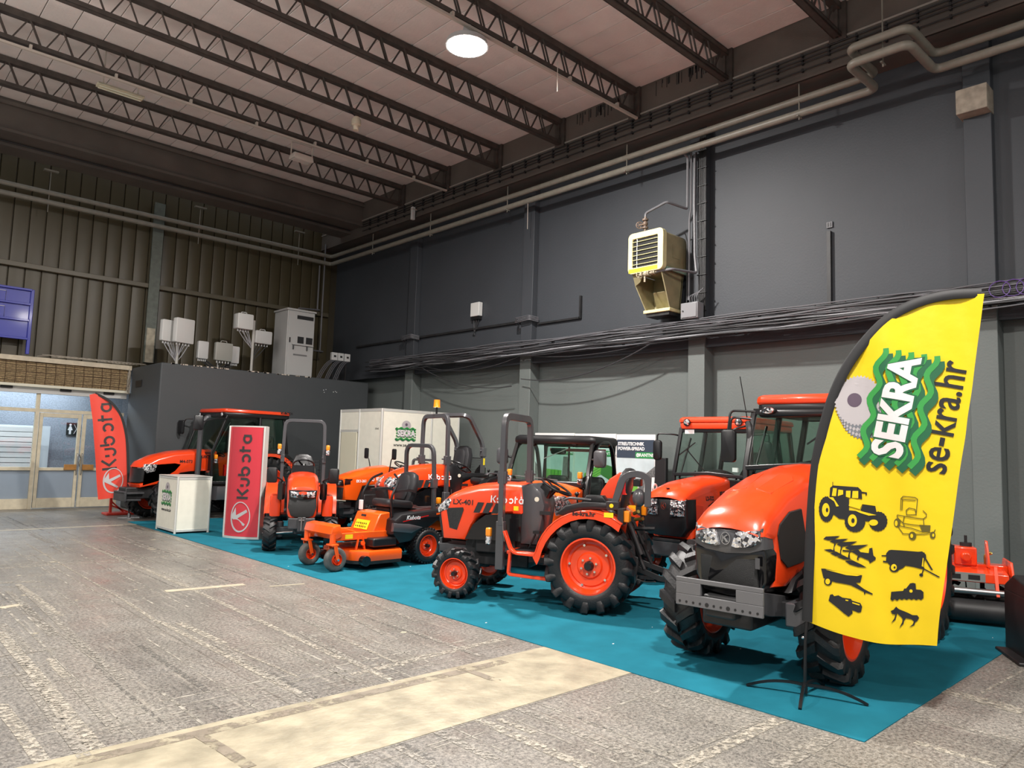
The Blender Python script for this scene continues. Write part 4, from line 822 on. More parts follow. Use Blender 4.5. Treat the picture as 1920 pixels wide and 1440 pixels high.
# prints on the yellow cloth, following its ripples
def drape(o_or_g, off=0.006): return o_or_g
def printed(name, g, m, off=0.006, par=None):
    o = refine(obj(name, g, m, par or yf))
    for v in o.data.vertices: v.co.y = ywob(v.co.x, v.co.z)-off-v.co.y
    return o
def sil(name, polys, m=BPRINT, off=0.007):
    g = G()
    for pl in polys: q = [onF(*p) for p in pl]; g.prism(q, 0, 0.001, 'xz')
    return printed(name, g, m, off)
def Z1(pl, ox=1540, oy=890, k=0.2222): return [(ox+a*k, oy+b_*k) for a, b_ in pl]
def circ(cx, cy, rx, ry, n=18, jag=0): return [(cx+rx*(1+(jag if q%2 else 0))*math.cos(2*PI*q/n), cy+ry*(1+(jag if q%2 else 0))*math.sin(2*PI*q/n)) for q in range(n)]
ws = lambda L: [Z1(p) for p in L]
sil('tractor_silhouette', ws([circ(45,290,62,105,40,0.05), circ(285,395,85,85,40,0.05), circ(480,395,75,80,36,0.06), [(75,110),(100,90),(310,105),(340,135),(345,205),(300,200),(110,180),(70,190)], [(60,190),(150,180),(235,200),(235,300),(345,310),(450,330),(470,400),(150,370),(100,330)], [(330,300),(350,250),(455,265),(470,340),(400,330)], [(325,140),(385,150),(385,175),(372,172),(372,158),(330,155)], [(95,60),(100,60),(100,110),(95,110)]]))
sil('tractor_silhouette_yellow', ws([circ(40,296,32,58), circ(263,385,38,52), circ(440,405,38,26), [(100,112),(132,115),(125,180),(90,178)], [(145,125),(185,130),(185,165),(140,180)], [(210,135),(248,135),(245,195),(208,185)], [(265,137),(312,137),(312,198),(260,195)], [(250,200),(430,235),(460,265),(345,248),(325,290),(232,262)], [(60,190),(100,190),(150,265),(128,268),(110,225)], [(250,285),(330,305),(420,330),(465,342),(400,345),(330,322)]]), YCL, 0.0095)
sil('hub_dots', ws([circ(50,296,10,18), circ(268,385,14,20), circ(270,385,5,7)]), BPRINT, 0.012)
sil('plough_silhouette', ws([[(18,540),(40,520),(158,515),(110,545),(60,552)], [(70,560),(110,545),(228,538),(170,570),(110,578)], [(130,585),(170,568),(305,560),(235,598),(170,606)], [(200,615),(240,595),(398,588),(320,625),(245,636)], [(22,630),(80,625),(130,650),(70,650)], [(75,660),(130,648),(190,680),(120,684)], [(130,690),(190,680),(260,715),(190,714)], [(200,725),(260,718),(340,755),(382,780),(310,775),(240,755)], [(110,580),(125,580),(110,610),(115,650),(100,640)], [(165,605),(180,605),(160,640),(170,680),(158,670)], [(235,640),(250,638),(230,670),(245,712),(225,700)], [(300,630),(315,630),(330,650),(400,660),(405,620),(430,615),(440,680),(460,700),(458,715),(410,745),(400,720),(330,690),(312,700),(318,720),(300,712),(308,680),(260,650),(180,645),(180,632),(260,640)]]))
sil('trailer_silhouette', ws([[(0,790),(30,790),(210,830),(345,845),(330,905),(290,910),(360,960),(435,1000),(430,1008),(372,990),(370,1008),(362,1005),(360,985),(250,930),(180,915),(120,905),(20,870)], circ(58,898,34,34)]))
sil('trailer_yellow', ws([circ(55,898,20,24), [(35,797),(330,845),(300,852),(210,845)]]), YCL, 0.0095)
sil('seeder_silhouette', ws([[(75,1010),(95,1005),(110,1022),(145,1015),(180,1035),(250,1045),(260,1060),(330,1080),(345,1110),(335,1155),(310,1160),(290,1150),(260,1140),(265,1165),(230,1195),(190,1165),(150,1130),(120,1105),(62,1060)]]))
sil('seeder_yellow', ws([[(262,1072),(325,1090),(322,1100),(262,1082)], [(205,1050),(230,1056),(226,1064),(205,1060)]]), YCL, 0.0095)
sil('tanker_silhouette', ws([[(508,680),(545,680),(548,665),(570,640),(590,637),(840,650),(870,655),(875,690),(860,770),(870,790),(1000,858),(985,862),(870,800),(780,780),(710,770),(690,790),(660,805),(600,790),(560,745),(520,738),(522,726),(545,730),(548,690),(508,688)], circ(618,788,44,38), [(860,690),(872,685),(940,800),(925,800)], circ(842,845,16,14), [(855,800),(864,800),(850,845),(842,843)], [(800,650),(850,645),(880,670),(885,700),(875,700),(870,675),(845,655),(800,660)]]))
sil('tanker_yellow', ws([circ(612,785,25,28), [(855,700),(862,700),(858,775),(846,770)]]), YCL, 0.0095); sil('tanker_hub', ws([circ(618,785,8,10)]), BPRINT, 0.012)
sil('tiller_silhouette', ws([[(590,990),(690,985),(700,965),(715,965),(750,920),(775,915),(795,920),(800,970),(840,972),(862,990),(862,1040),(840,1060),(820,1050),(800,1062),(780,1050),(760,1062),(740,1050),(720,1062),(700,1050),(680,1062),(660,1050),(640,1066),(620,1052),(600,1066),(583,1050)]]))
sil('tiller_yellow', ws([circ(757,985,14,14)]), YCL, 0.0095)
sil('cultivator_silhouette', ws([[(585,1150),(610,1140),(632,1115),(645,1130),(660,1140),(730,1170),(770,1190),(810,1190),(825,1210),(810,1240),(790,1250),(760,1225),(715,1215),(700,1235),(670,1200),(640,1170),(622,1180),(600,1175)], [(630,1170),(640,1175),(625,1225),(588,1252),(615,1215)], [(690,1200),(703,1205),(695,1260),(658,1295),(682,1250)], [(785,1235),(797,1240),(785,1275),(742,1293),(772,1268)]]))
def lines(name, L, w_=0.008):
    g = G()
    for l in L:
        q = [onF(*p) for p in Z1(l)]; g.sweep([(p[0],0,p[1]) for p in q], [(-w_/2,-0.0005),(w_/2,-0.0005),(w_/2,0.0005),(-w_/2,0.0005)], up=(0,1,0))
    return printed(name, g, mat('olive_line_print',(0.10,0.08,0.01),0.5), 0.008)
lines('mower_drawing', [[(668,300),(672,200),(690,182),(790,190),(810,205),(800,320)],[(680,300),(684,208),(795,215)],[(715,300),(740,280),(790,290),(800,335),(720,340),(715,300)],[(640,340),(700,350),(760,360),(860,370),(865,430),(760,420),(690,410),(640,360),(640,340)],[(855,300),(885,330),(885,350),(860,370)],[(640,430),(690,500),(730,500),(860,500),(950,480),(960,460)],[(640,430),(760,450),(850,480)],[(700,350),(690,400),(700,440)]], 0.005)
sil('mower_tyres', ws([circ(640,408,28,38), circ(768,515,32,36), circ(938,508,24,30), [(825,420),(920,425),(915,480),(850,480)]]), mat('olive_line_print',(0.10,0.08,0.01),0.5)); sil('mower_rims', ws([circ(632,412,12,24), circ(762,515,12,18), circ(942,508,9,14)]), YCL, 0.0095)
# big logo, turned to read upwards
c0_ = Vector(onF(1668, 762)); upv = Vector(onF(1700, 640))-Vector(onF(1655, 860)); upv.normalize(); rgt = Vector((upv.y, -upv.x))
class _L: pass
def flagM(cx, cz, off=0.0): return axes((cx, -off, cz), (upv.x,0,upv.y), (-rgt.x,0,-rgt.y))
before = set(bpy.data.objects); logo(flagM(c0_.x+0.012, c0_.y) @ Matrix.Diagonal((1,0.92,1,1)), 0.80, yf, True)
q_ = Vector(onF(1772, 782)); txt('se-kra.hr', 0.26, flagM(q_.x-0.01, q_.y), BPRINT, yf, 'web_address', 0.003, 0.001, 0.84)
for o in set(bpy.data.objects)-before:
    refine(o)
    for v in o.data.vertices: v.co.y = ywob(v.co.x, v.co.z)-0.008+v.co.y*1.6
# red flag
RB = Vector((5.12, 17.42, 0)); vd = ray(205, 850); rang = math.atan2(-vd.x, vd.y); ux2 = Vector((math.cos(rang), math.sin(rang), 0)); nn2 = Vector((-ux2.y, ux2.x, 0))
def onR(x, y): d = ray(x, y); o_ = Vector((0,0,H)); t_ = (RB-o_).dot(nn2)/d.dot(nn2); p = o_+d*t_-RB; return (p.dot(ux2), p.z)
rf_ = thing('feather_flag', 'red feather flag with vertical wordmark beside the entrance doors', 'flag', RB, rang)
LR = [onR(*p) for p in ((184,937),(181,900),(179,860),(176,820),(174,790),(170,760),(168,740))]; RR = [onR(*p) for p in ((240,930),(240,880),(238,830),(233,800),(224,775),(205,752),(178,738))]
def rwob(x, z): return 0.02*math.sin(z*2.6+x*8)+0.014*math.sin(x*16+z*2)
def rfab(u, v): a, b_ = catm(LR, u), catm(RR, u); p = a.lerp(b_, v); return (p.x, rwob(p.x, p.y), p.y)
obj('cloth', G().sheet(rfab, 40, 16, 0.003), RCL, rf_)
secs = []; sp_ = [catm(RR, k/30) for k in range(31)]
for i, p in enumerate(sp_): q = sp_[min(i+1,30)]-sp_[max(i-1,0)]; q.normalize(); nr = Vector((-q.y, q.x)); secs.append([(p.x+nr.x*e, yy_, p.y+nr.y*e) for e, yy_ in ((0.02,0.012),(0.02,-0.012),(-0.03,-0.012),(-0.03,0.012))])
obj('pole_sleeve', G().loft(secs), BCL, rf_); p0 = onR(242,968); obj('pole', G().tube([(p0[0],0,0.02),(sp_[0].x+0.01,0,sp_[0].y)], 0.013), BLACKP, rf_)
obj('base_plate', G().cyl((p0[0],0,0),(p0[0],0,0.10),0.03).bb(p0[0]-0.22,p0[0]+0.2,-0.03,0.03,0,0.02).bb(p0[0]-0.03,p0[0]+0.03,-0.2,0.2,0,0.02), STEEL, rf_)
def rprint(name, g, m, off=0.008): 
    g.v = [(x, rwob(x, z)-off-y*0.3, z) for (x,y,z) in g.v]; return obj(name, g, m, rf_)
b0, b1 = Vector(onR(217,877)), Vector(onR(206,757)); u_ = (b1-b0); hh = u_.length/5.05; u_.normalize(); s_ = Vector((-u_.y, u_.x))
g = strokes([[(p[0]*hh, p[1]*hh) for p in l] for l in word_logo()], 0.17*hh, 0.001); g.T(axes((b0.x+0.02,0,b0.y), (u_.x,0,u_.y), (s_.x,0,s_.y))); rprint('wordmark', g, mat('charcoal_print',(0.035,0.032,0.032),0.4))
e0 = Vector(onR(212,901)); o_ = big_emblem(axes((e0.x,0,e0.y), (1,0,0), (0,0,1)), 0.27, rf_, EMB)
for v in o_.data.vertices: v.co.y = rwob(v.co.x, v.co.z)-0.010+v.co.y
t = thing('red_stand', 'small red steel stand on floor behind the red flag', 'stand', (5.15, 18.3, 0)); RD = mat('red_stand_paint',(0.6,0.05,0.03),0.4)
obj('base', G().bb(-0.35,0.25,-0.2,0.2,0,0.05), RD, t, 0.01); obj('upright', G().bb(-0.25,-0.20,-0.03,0.03,0.05,0.75), RD, t); obj('brace', G().bar([(-0.22,0,0.3),(0.05,0,0.05)],0.03,0.03).bar([(-0.2,0,0.2),(0.15,0,0.05)],0.03,0.03), RD, t)
# ---- posters by the wall
SKY = mat('poster_sky', (0.50,0.58,0.60), 0.5, noise=0.12, nscale=2.5); FIELD = mat('poster_stubble', (0.36,0.25,0.11), 0.6, noise=0.4, nscale=18); NAVY = mat('poster_navy', (0.035,0.05,0.075), 0.5); PGRN = mat('poster_green', (0.02,0.24,0.06), 0.5); TGRN = mat('trailer_print_green', (0.16,0.42,0.06), 0.5); TGRD = mat('trailer_print_dark_green', (0.04,0.16,0.03), 0.5); PWH = mat('poster_white', (0.72,0.72,0.70), 0.5); GRY = mat('poster_grey_print', (0.12,0.12,0.12), 0.6, noise=0.4, nscale=30)
def poster(y_left, wd, ztop, label, kind):
    t = thing('poster_stand', label, 'poster', (11.12, y_left, 0.0065)); X = 0.0   # local x into wall, -y to viewer's right
    def q(m_, nm, pts, off): obj(nm, G().prism([(-a, b_) for a, b_ in pts], -off, -off+0.0012, 'yz'), m_, t)
    zb_ = 0.62
    obj('backing_board', G().bb(0.0,0.02,-wd,0,zb_-0.06,ztop), PWH, t); obj('foot', G().bb(-0.12,0.10,-wd*0.3-0.03,-wd*0.3+0.03,0,0.03).bb(0,0.02,-wd*0.3-0.02,-wd*0.3+0.02,0,zb_).bb(-0.12,0.10,-wd*0.75-0.03,-wd*0.75+0.03,0,0.03).bb(0,0.02,-wd*0.75-0.02,-wd*0.75+0.02,0,zb_), BLACKM, t)
    q(SKY, 'sky_print', [(0.02,zb_+0.25),(wd-0.02,zb_+0.25),(wd-0.02,ztop-0.12),(0.02,ztop-0.12)], 0.004); q(FIELD, 'field_print', [(0.02,zb_),(wd-0.02,zb_),(wd-0.02,zb_+0.46),(0.02,zb_+0.5)], 0.006)
    bw = 0.42; q(PGRN, 'brand_band', [(wd-bw-0.02,ztop-0.44),(wd-0.02,ztop-0.44),(wd-0.02,ztop-0.33),(wd-bw-0.02,ztop-0.33)], 0.010)
    txt('BRANTNER', 0.085, axes((-0.013,-(wd-bw*0.5+0.03),ztop-0.385), (0,-1,0), (0,0,1)), WPRINT, t, 'brand_lettering', 0.002)
    obj('brand_badge', G().lathe([(0.022,-0.0005),(0.036,-0.0005),(0.036,0.0005),(0.022,0.0005)], 14, (-0.0125,-(wd-bw+0.035),ztop-0.385), 'x', True), WPRINT, t)
    if kind == 1:    # tipped green trailer
        q(TGRN, 'trailer_print', [(0.28,1.10),(0.70,1.30),(0.72,1.52),(0.28,1.30)], 0.009); q(TGRD, 'trailer_print_end', [(0.70,1.30),(0.98,1.18),(1.02,1.45),(0.72,1.52)], 0.010)
        for k in range(3): q(TGRD, 'trailer_rib', [(0.28,1.14+k*0.05),(0.70,1.34+k*0.05),(0.70,1.35+k*0.05),(0.28,1.15+k*0.05)], 0.011)
        q(GRY, 'chassis_print', [(0.1,0.85),(0.9,0.85),(0.95,0.98),(0.3,1.06)], 0.009)
    if kind == 2:
        q(TGRN, 'trailer_print', [(0.30,1.06),(0.78,1.06),(0.80,1.34),(0.30,1.36)], 0.009); q(GRY, 'tractor_print', [(0.80,1.02),(1.08,1.02),(1.08,1.30),(0.98,1.36),(0.96,1.62),(0.84,1.62),(0.82,1.3)], 0.010)
        for k in range(4): q(TGRD, 'trailer_rib', [(0.40+k*0.1,1.08),(0.415+k*0.1,1.08),(0.415+k*0.1,1.33),(0.40+k*0.1,1.33)], 0.011)
        q(GRY, 'machine_print', [(0.03,0.9),(0.14,0.9),(0.12,1.4),(0.03,1.5)], 0.009)
    if kind == 3:
        q(NAVY, 'heading_band', [(0.02,ztop-0.44),(wd-0.02,ztop-0.44),(wd-0.02,ztop-0.10),(0.02,ztop-0.10)], 0.008); q(TGRN, 'trailer_print', [(0.10,0.98),(0.52,0.98),(0.52,1.16),(0.28,1.18),(0.28,1.28),(0.12,1.28)], 0.009)
        txt('STREUTECHNIK', 0.085, axes((-0.013,-0.05,ztop-0.18), (0,-1,0), (0,0,1)), WPRINT, t, 'heading_lettering', 0.003, align='LEFT'); txt('POWER-SPREAD', 0.085, axes((-0.013,-0.05,ztop-0.27), (0,-1,0), (0,0,1)), WPRINT, t, 'heading_lettering', 0.003, align='LEFT')
        q(GRY, 'spreader_print', [(0.55,0.85),(0.98,0.85),(0.98,1.5),(0.9,1.5),(0.62,1.3),(0.55,1.2)], 0.009); q(PWH, 'spreader_gap', [(0.66,0.95),(0.72,0.95),(0.74,1.2),(0.68,1.2)], 0.011); q(PWH, 'spreader_gap', [(0.82,0.95),(0.88,0.95),(0.9,1.3),(0.84,1.3)], 0.011)
        for cx, rr in ((0.42,0.10),(0.78,0.08)):
            obj('wheel_print', G().lathe([(0.0,-0.0005),(rr,-0.0005),(rr,0.0005),(0,0.0005)], 20, (-0.0125,-cx,0.86), 'x'), BPRINT, t); obj('wheel_hub_print', G().lathe([(0.0,-0.0005),(rr*0.45,-0.0005),(rr*0.45,0.0005),(0,0.0005)], 16, (-0.014,-cx,0.86), 'x'), PWH, t)
poster(11.05, 1.12, 2.10, 'poster with green trailer hitched to a tractor, leftmost behind black cab', 2)
poster(9.92, 1.06, 2.09, 'poster with tipping green trailer seen through the open black cab', 1)
poster(8.85, 0.90, 2.08, 'poster headed by dark band with spreader photo, beside black panel', 3)
t = thing('black_panel', 'narrow black panel standing against wall right of the posters', 'panel', (11.08, 7.79, 0.0065)); obj('body', G().bb(-0.05,0.03,-0.13,0.10,0.0,1.66), BPRINT, t, 0.005); obj('foot', G().bb(-0.2,0.1,-0.16,0.13,0,0.03), BLACKM, t)
# ================= MACHINES =================
WCACHE = {}
def tyre_g(r, w_, rim, N, lug, kind):
    g = G(); h = w_/2; rc = r-lug
    g.lathe([(rim,-h*0.74),(rim*1.03,-h*0.86),(rim+(rc-rim)*0.35,-h*1.0),(rim+(rc-rim)*0.75,-h*0.97),(rc-0.012,-h*0.84),(rc,-h*0.5),(rc+0.004,0),(rc,h*0.5),(rc-0.012,h*0.84),(rim+(rc-rim)*0.75,h*0.97),(rim+(rc-rim)*0.35,h*1.0),(rim*1.03,h*0.86),(rim,h*0.74),(rim-0.006,0)], 40, closed=True)
    def sec(a, d_, ri, ro, yi, yo):
        return [((ri)*math.cos(a-d_*1.25), yi, ri*math.sin(a-d_*1.25)), (ro*math.cos(a-d_*0.8), yo, ro*math.sin(a-d_*0.8)), (ro*math.cos(a+d_*0.8), yo, ro*math.sin(a+d_*0.8)), (ri*math.cos(a+d_*1.25), yi, ri*math.sin(a+d_*1.25))]
    if kind == 'ag':
        for s_ in (-1, 1):
            for k in range(N):
                a0 = 2*PI*(k+(0.5 if s_ > 0 else 0))/N; sw = 0.13*w_/r*2.6; d_ = 0.21*2*PI/N; L = []
                for t in (0, 0.35, 0.7, 0.92): L.append(sec(a0-sw*t, d_, rc-0.01, r-0.004*t, s_*h*(0.02+0.92*t)-0.0, s_*h*(0.02+0.92*t)))
                L.append(sec(a0-sw*1.0, d_, rc-0.02, r-lug*0.55, s_*h*0.93, s_*h*1.03)); L.append(sec(a0-sw*1.03, d_*1.1, rc-0.05, rc-0.045, s_*h*0.9, s_*h*1.05)); L.append(sec(a0-sw*1.05, d_*0.9, rc-0.10*r/0.5, rc-0.09*r/0.5, s_*h*0.93, s_*h*1.0))
                g.loft(L)
    elif kind == 'turf':
        for k in range(N):
            for j in range(6):
                a0 = 2*PI*(k+0.5*(j%2))/N; y = h*(-0.78+j*0.31); d_ = 0.3*2*PI/N
                g.loft([sec(a0, d_, rc-0.01, r, y-0.11*h, y-0.10*h), sec(a0+0.03, d_, rc-0.01, r, y+0.11*h, y+0.10*h)])
    return g
def rim_g(rim, w_, dish):
    h = w_/2
    return G().lathe([(rim*1.05,h*0.80),(rim*1.06,h*0.88),(rim*1.0,h*0.90),(rim*0.97,h*0.72),(rim*0.93,h*0.55),(rim*0.92,dish+0.05),(rim*0.88,dish+0.01),(rim*0.80,dish),(rim*0.74,dish+0.012),(rim*0.50,dish+0.008),(rim*0.44,dish+0.03),(rim*0.2,dish+0.035),(0,dish+0.035),(0,dish+0.01),(rim*0.44,dish-0.01),(rim*0.86,dish-0.02),(rim*0.90,dish-0.05),(rim*0.92,-h*0.55),(rim*0.97,-h*0.72),(rim*1.0,-h*0.88),(rim*1.05,-h*0.86),(rim*1.05,-h*0.8),(rim*0.995,-h*0.6),(rim*0.96,0),(rim*0.995,h*0.6)], 36, closed=True)
def wheel(par, x, y, r, w_, rim, side, N=18, lug=0.035, kind='ag', nb=6, dish=None, m=None, rm=None, hub=True, rz=0, nm='wheel'):
    key = (r, w_, rim, N, kind, nb); dish = w_*0.1 if dish is None else dish; m = m or ORANGE; rm = rm or RUBBER; parts = []
    if key not in WCACHE:
        o = obj(nm, rim_g(rim, w_, dish), m); t = obj('tyre', tyre_g(r, w_, rim*1.0, N, lug, kind), rm, o, ang=50); parts = [t]
        if hub: parts.append(obj('hub', G().lathe([(0,dish+0.10),(rim*0.13,dish+0.10),(rim*0.17,dish+0.08),(rim*0.19,dish+0.03),(0,dish+0.03)], 20), BLACKP, o))
        for k in range(nb): a = 2*PI*k/nb; q = (rim*0.30*math.cos(a), rim*0.30*math.sin(a)); parts.append(obj('wheel_bolt', G().cyl((q[0],dish+0.03,q[1]),(q[0],dish+0.06,q[1]),rim*0.045,n=6), CHROME, o))
        if rim > 0.2:
            for k in range(5): a = 2*PI*(k+0.3)/5; q = (rim*0.77*math.cos(a), rim*0.77*math.sin(a)); parts.append(obj('rim_bolt', G().cyl((q[0],dish,q[1]),(q[0],dish+0.03,q[1]),rim*0.05,n=6), CHROME, o))
        obj_list = [(p.name, p.data) for p in parts]; WCACHE[key] = (o.data, obj_list)
    else:
        d_, L = WCACHE[key]; o = bpy.data.objects.new(nm, d_); C.objects.link(o)
        for n_, me in L: c_ = bpy.data.objects.new(n_.split('.')[0], me); C.objects.link(c_); c_.parent = o
    o.parent = par; o.location = (x, y, r); o.rotation_euler = (0, random.uniform(0,1), rz+(0 if side > 0 else PI)); return o
def plates(par, name, polys, y, m, f=None, t=0.006, both=True, label=None):
    out = []
    for s_ in ((1,-1) if both else (1,)):
        for pl in polys:
            g = G().prism(pl, s_*y, s_*(y+t))
            if f: g.v = [tuple(f(*v)) for v in g.v]
            out.append(obj(name, g, m, par, label=label))
    return out
def fapply(o, f):
    for v in o.data.vertices: v.co = f(*v.co)
    return o
def seat(par, x, z, w_=0.42, m=None, tilt=-12, hgt=0.42, head=False, arms=False):
    m = m or VINYL; s_ = obj('seat', G().pillow(rect_r(-0.24,0.24,-w_/2,w_/2,0.09), 0, 0.12, 0.045, 'xy', lambda a,b_,c: (a,b_,c+0.05*(a/0.24)*0.4-0.012*(1-(b_/w_*2)**2))).T(Matrix.Translation((x,0,z))), m, par)
    M = Matrix.Translation((x-0.20,0,z+0.06)) @ Matrix.Rotation(math.radians(tilt),4,'Y')
    P = [(-w_*0.36,0),(w_*0.36,0),(w_*0.46,hgt*0.25),(w_*0.46,hgt*0.7),(w_*0.34,hgt*0.93),(w_*0.16,hgt),(-w_*0.16,hgt),(-w_*0.34,hgt*0.93),(-w_*0.46,hgt*0.7),(-w_*0.46,hgt*0.25)]
    obj('backrest', G().pillow(P, -0.06, 0.06, 0.04, 'yz', lambda a,b_,c: (a+0.22*(b_)**2,b_,c)).T(M), m, par)
    obj('backrest_cushion', G().pillow([(p[0]*0.6,p[1]*0.8+hgt*0.08) for p in P], 0.04, 0.085, 0.02, 'yz', lambda a,b_,c: (a+0.22*(b_)**2,b_,c)).T(M), m, par)
    if head: obj('headrest', G().pillow(rect_r(-0.13,0.13,hgt+0.03,hgt+0.2,0.04), -0.04, 0.05, 0.03, 'yz').T(M), m, par)
    obj('seat_base', G().box((x,0,z-0.10),(0.3,0.3,0.2),tx=1.2,ty=1.1), BLACKM, par)
    if arms:
        for k in (-1,1): obj('armrest', G().bar(rnd([(x-0.2,k*(w_/2+0.02),z+0.24),(x-0.08,k*(w_/2+0.04),z+0.27),(x+0.20,k*(w_/2+0.04),z+0.25)],0.05), 0.05, 0.035), m, par)
    return s_
def steer(par, c, tilt, r=0.19, base=None):
    c = Vector(c); M = Matrix.Translation(c) @ Matrix.Rotation(math.radians(-tilt),4,'Y')
    g = G().tube([(r*math.cos(k*PI/14), r*math.sin(k*PI/14), 0) for k in range(28)], 0.014, 8, True)
    for a in (90, 210, 330): g.bar([(0,0,-0.03),(r*math.cos(math.radians(a)), r*math.sin(math.radians(a)),0)], 0.03, 0.012)
    g.cyl((0,0,-0.05),(0,0,0.0),0.05); o = obj('steering_wheel', g.T(M), BLACKP, par)
    if base: obj('steering_column', G().cyl(M @ Vector((0,0,-0.04)), base, 0.028), BLACKP, par)
    return o
def rops(par, x, w_, z0, z1, m=None, sec=(0.06,0.05), base=None, lean=0.0, r=0.13, name='roll_bar'):
    zc = z0+(z1-z0)*0.45
    pts = rnd([(x,w_,z0),(x+lean*0.3,w_,zc),(x+lean,w_*0.96,z1),(x+lean,-w_*0.96,z1),(x+lean*0.3,-w_,zc),(x,-w_,z0)], r, 5)
    o = obj(name, G().bar(pts, sec[0], sec[1], up=None), m or GREYP, par, 0.006)
    for s_ in (-1,1): obj('hinge_bracket', G().bb(x+lean*0.3-0.05,x+lean*0.3+0.05,s_*w_-0.035,s_*w_+0.035,zc-0.09,zc+0.05).cyl((x+lean*0.3-0.07,s_*w_-0.03,zc),(x+lean*0.3+0.08,s_*w_-0.03,zc),0.014,n=8), GREYP, par, 0.006)
    return o
def signal(par, x, y, z, m0=None, name='side_lamp'):
    o = obj(name, G().pillow(rect_r(-0.035,0.035,0,0.10,0.02), -0.03, 0.03, 0.012, 'yz').T(Matrix.Translation((x,y,z+0.08))), m0 or AMBER, par); obj('clear_lens', G().pillow(rect_r(-0.035,0.035,-0.08,0.015,0.02), -0.028, 0.028, 0.012, 'yz').T(Matrix.Translation((x,y,z+0.07))), LENS, o); return o
def mirror(par, p0, p1, c, sz=(0.05,0.15,0.26), rz=0):
    obj('mirror_arm', G().tube(rnd([p0,p1,c],0.05), 0.013, 8), BLACKP, par)
    return obj('mirror', G().pillow(rect_r(-sz[1]/2,sz[1]/2,-sz[2]/2,sz[2]/2,0.04), -sz[0]/2, sz[0]/2, 0.018, 'yz').T(Matrix.Translation(c) @ Matrix.Rotation(rz,4,'Z')), BLACKP, par)
def chassis(par, wb, zr, zf, tr, tf, rr, m=None):
    m = m or GREYM
    obj('engine_block', G().bb(wb-0.75,wb+0.05,-0.17,0.17,zf,zf+0.55).bb(wb-0.6,wb-0.1,-0.22,0.22,zf+0.15,zf+0.4), BLACKM, par, 0.02)
    obj('transmission', G().bb(-0.28,wb-0.7,-0.15,0.15,zr-0.12,zr+0.2).cyl((-0.1,0,zr),(0.5,0,zr-0.05),0.17), m, par, 0.02)
    obj('rear_axle', G().cyl((0,-tr+0.08,rr),(0,tr-0.08,rr),0.10).cyl((0,-tr+0.22,rr),(0,-tr+0.10,rr),0.14).cyl((0,tr-0.22,rr),(0,tr-0.10,rr),0.14), m, par)
    obj('front_axle', G().box((wb,0,zf),(0.14,2*tf-0.16,0.12)).bb(wb-0.3,wb+0.3,-0.12,0.12,zf+0.02,zf+0.15).cyl((wb,tf-0.14,zf-0.10),(wb,tf-0.14,zf+0.14),0.065).cyl((wb,-tf+0.14,zf-0.10),(wb,-tf+0.14,zf+0.14),0.065).tube([(wb-0.1,-tf+0.15,zf+0.02),(wb-0.1,tf-0.15,zf+0.02)],0.022), m, par, 0.01)
def hitch(par, z, w_=0.26, x=-0.25):
    for s_ in (-1,1):
        obj('lower_link', G().bar([(x,s_*w_*0.7,z),(x-0.45,s_*w_,z-0.14),(x-0.62,s_*w_,z-0.15)],0.022,0.06), BLACKM, par, 0.004)
        obj('lift_rod', G().cyl((x-0.06,s_*w_*0.8,z+0.42),(x-0.28,s_*w_*0.9,z-0.06),0.02), BLACKM, par); obj('lift_arm', G().bar([(x+0.12,s_*w_*0.6,z+0.48),(x-0.1,s_*w_*0.8,z+0.42)],0.03,0.06), BLACKM, par)
    obj('top_link', G().cyl((x,0,z+0.34),(x-0.35,0,z+0.36),0.022), BLACKM, par); obj('drawbar', G().bb(x-0.35,x+0.2,-0.03,0.03,z-0.2,z-0.17), BLACKM, par)
    obj('check_chain', G().tube(sag((x,w_*0.4,z-0.1),(x-0.4,w_*0.95,z-0.18),0.05,8),0.008,5), STEEL, par)
def fender(par, rr, y0, y1, m=None, top=None, front=0.62, zlow=0.55, back=-0.40, lip=True):
    R = rr+0.10; L = []; m = m or ORANGE
    a0 = math.degrees(math.acos(max(-1,min(1,back/R)))); 
    out = [(R*math.cos(math.radians(a)), rr+R*math.sin(math.radians(a))*0.98) for a in [a0-k*(a0-12)/12 for k in range(13)]]
    out = [p for p in out if p[0] < front-0.02 and p[1] > zlow]+[(front, zlow)]
    inn = [(p[0]-0.02*(p[0]/R), p[1]-0.022) for p in out][::-1]; inn[0] = (front-0.03, zlow)
    for s_ in (-1,1):
        a, b_ = (y0, y1) if s_ > 0 else (-y1, -y0)
        f_ = obj('fender', G().prism(out+inn, a, b_), m, par, 0.006)
        q = out+[(front-0.12, zlow),(out[0][0]+0.05, zlow+0.1)]
        yy = s_*y0; obj('fender_inner_panel', G().prism(q, yy-0.012, yy+0.012), m, f_)
        if lip: yy = s_*y1; obj('fender_lip', G().prism([(p[0]*0.985,p[1]-0.008) for p in out]+[(p[0]*0.91,p[1]-0.085) for p in out][::-1], yy-0.012, yy), m, f_)
ident = lambda x,y,z: (x,y,z)

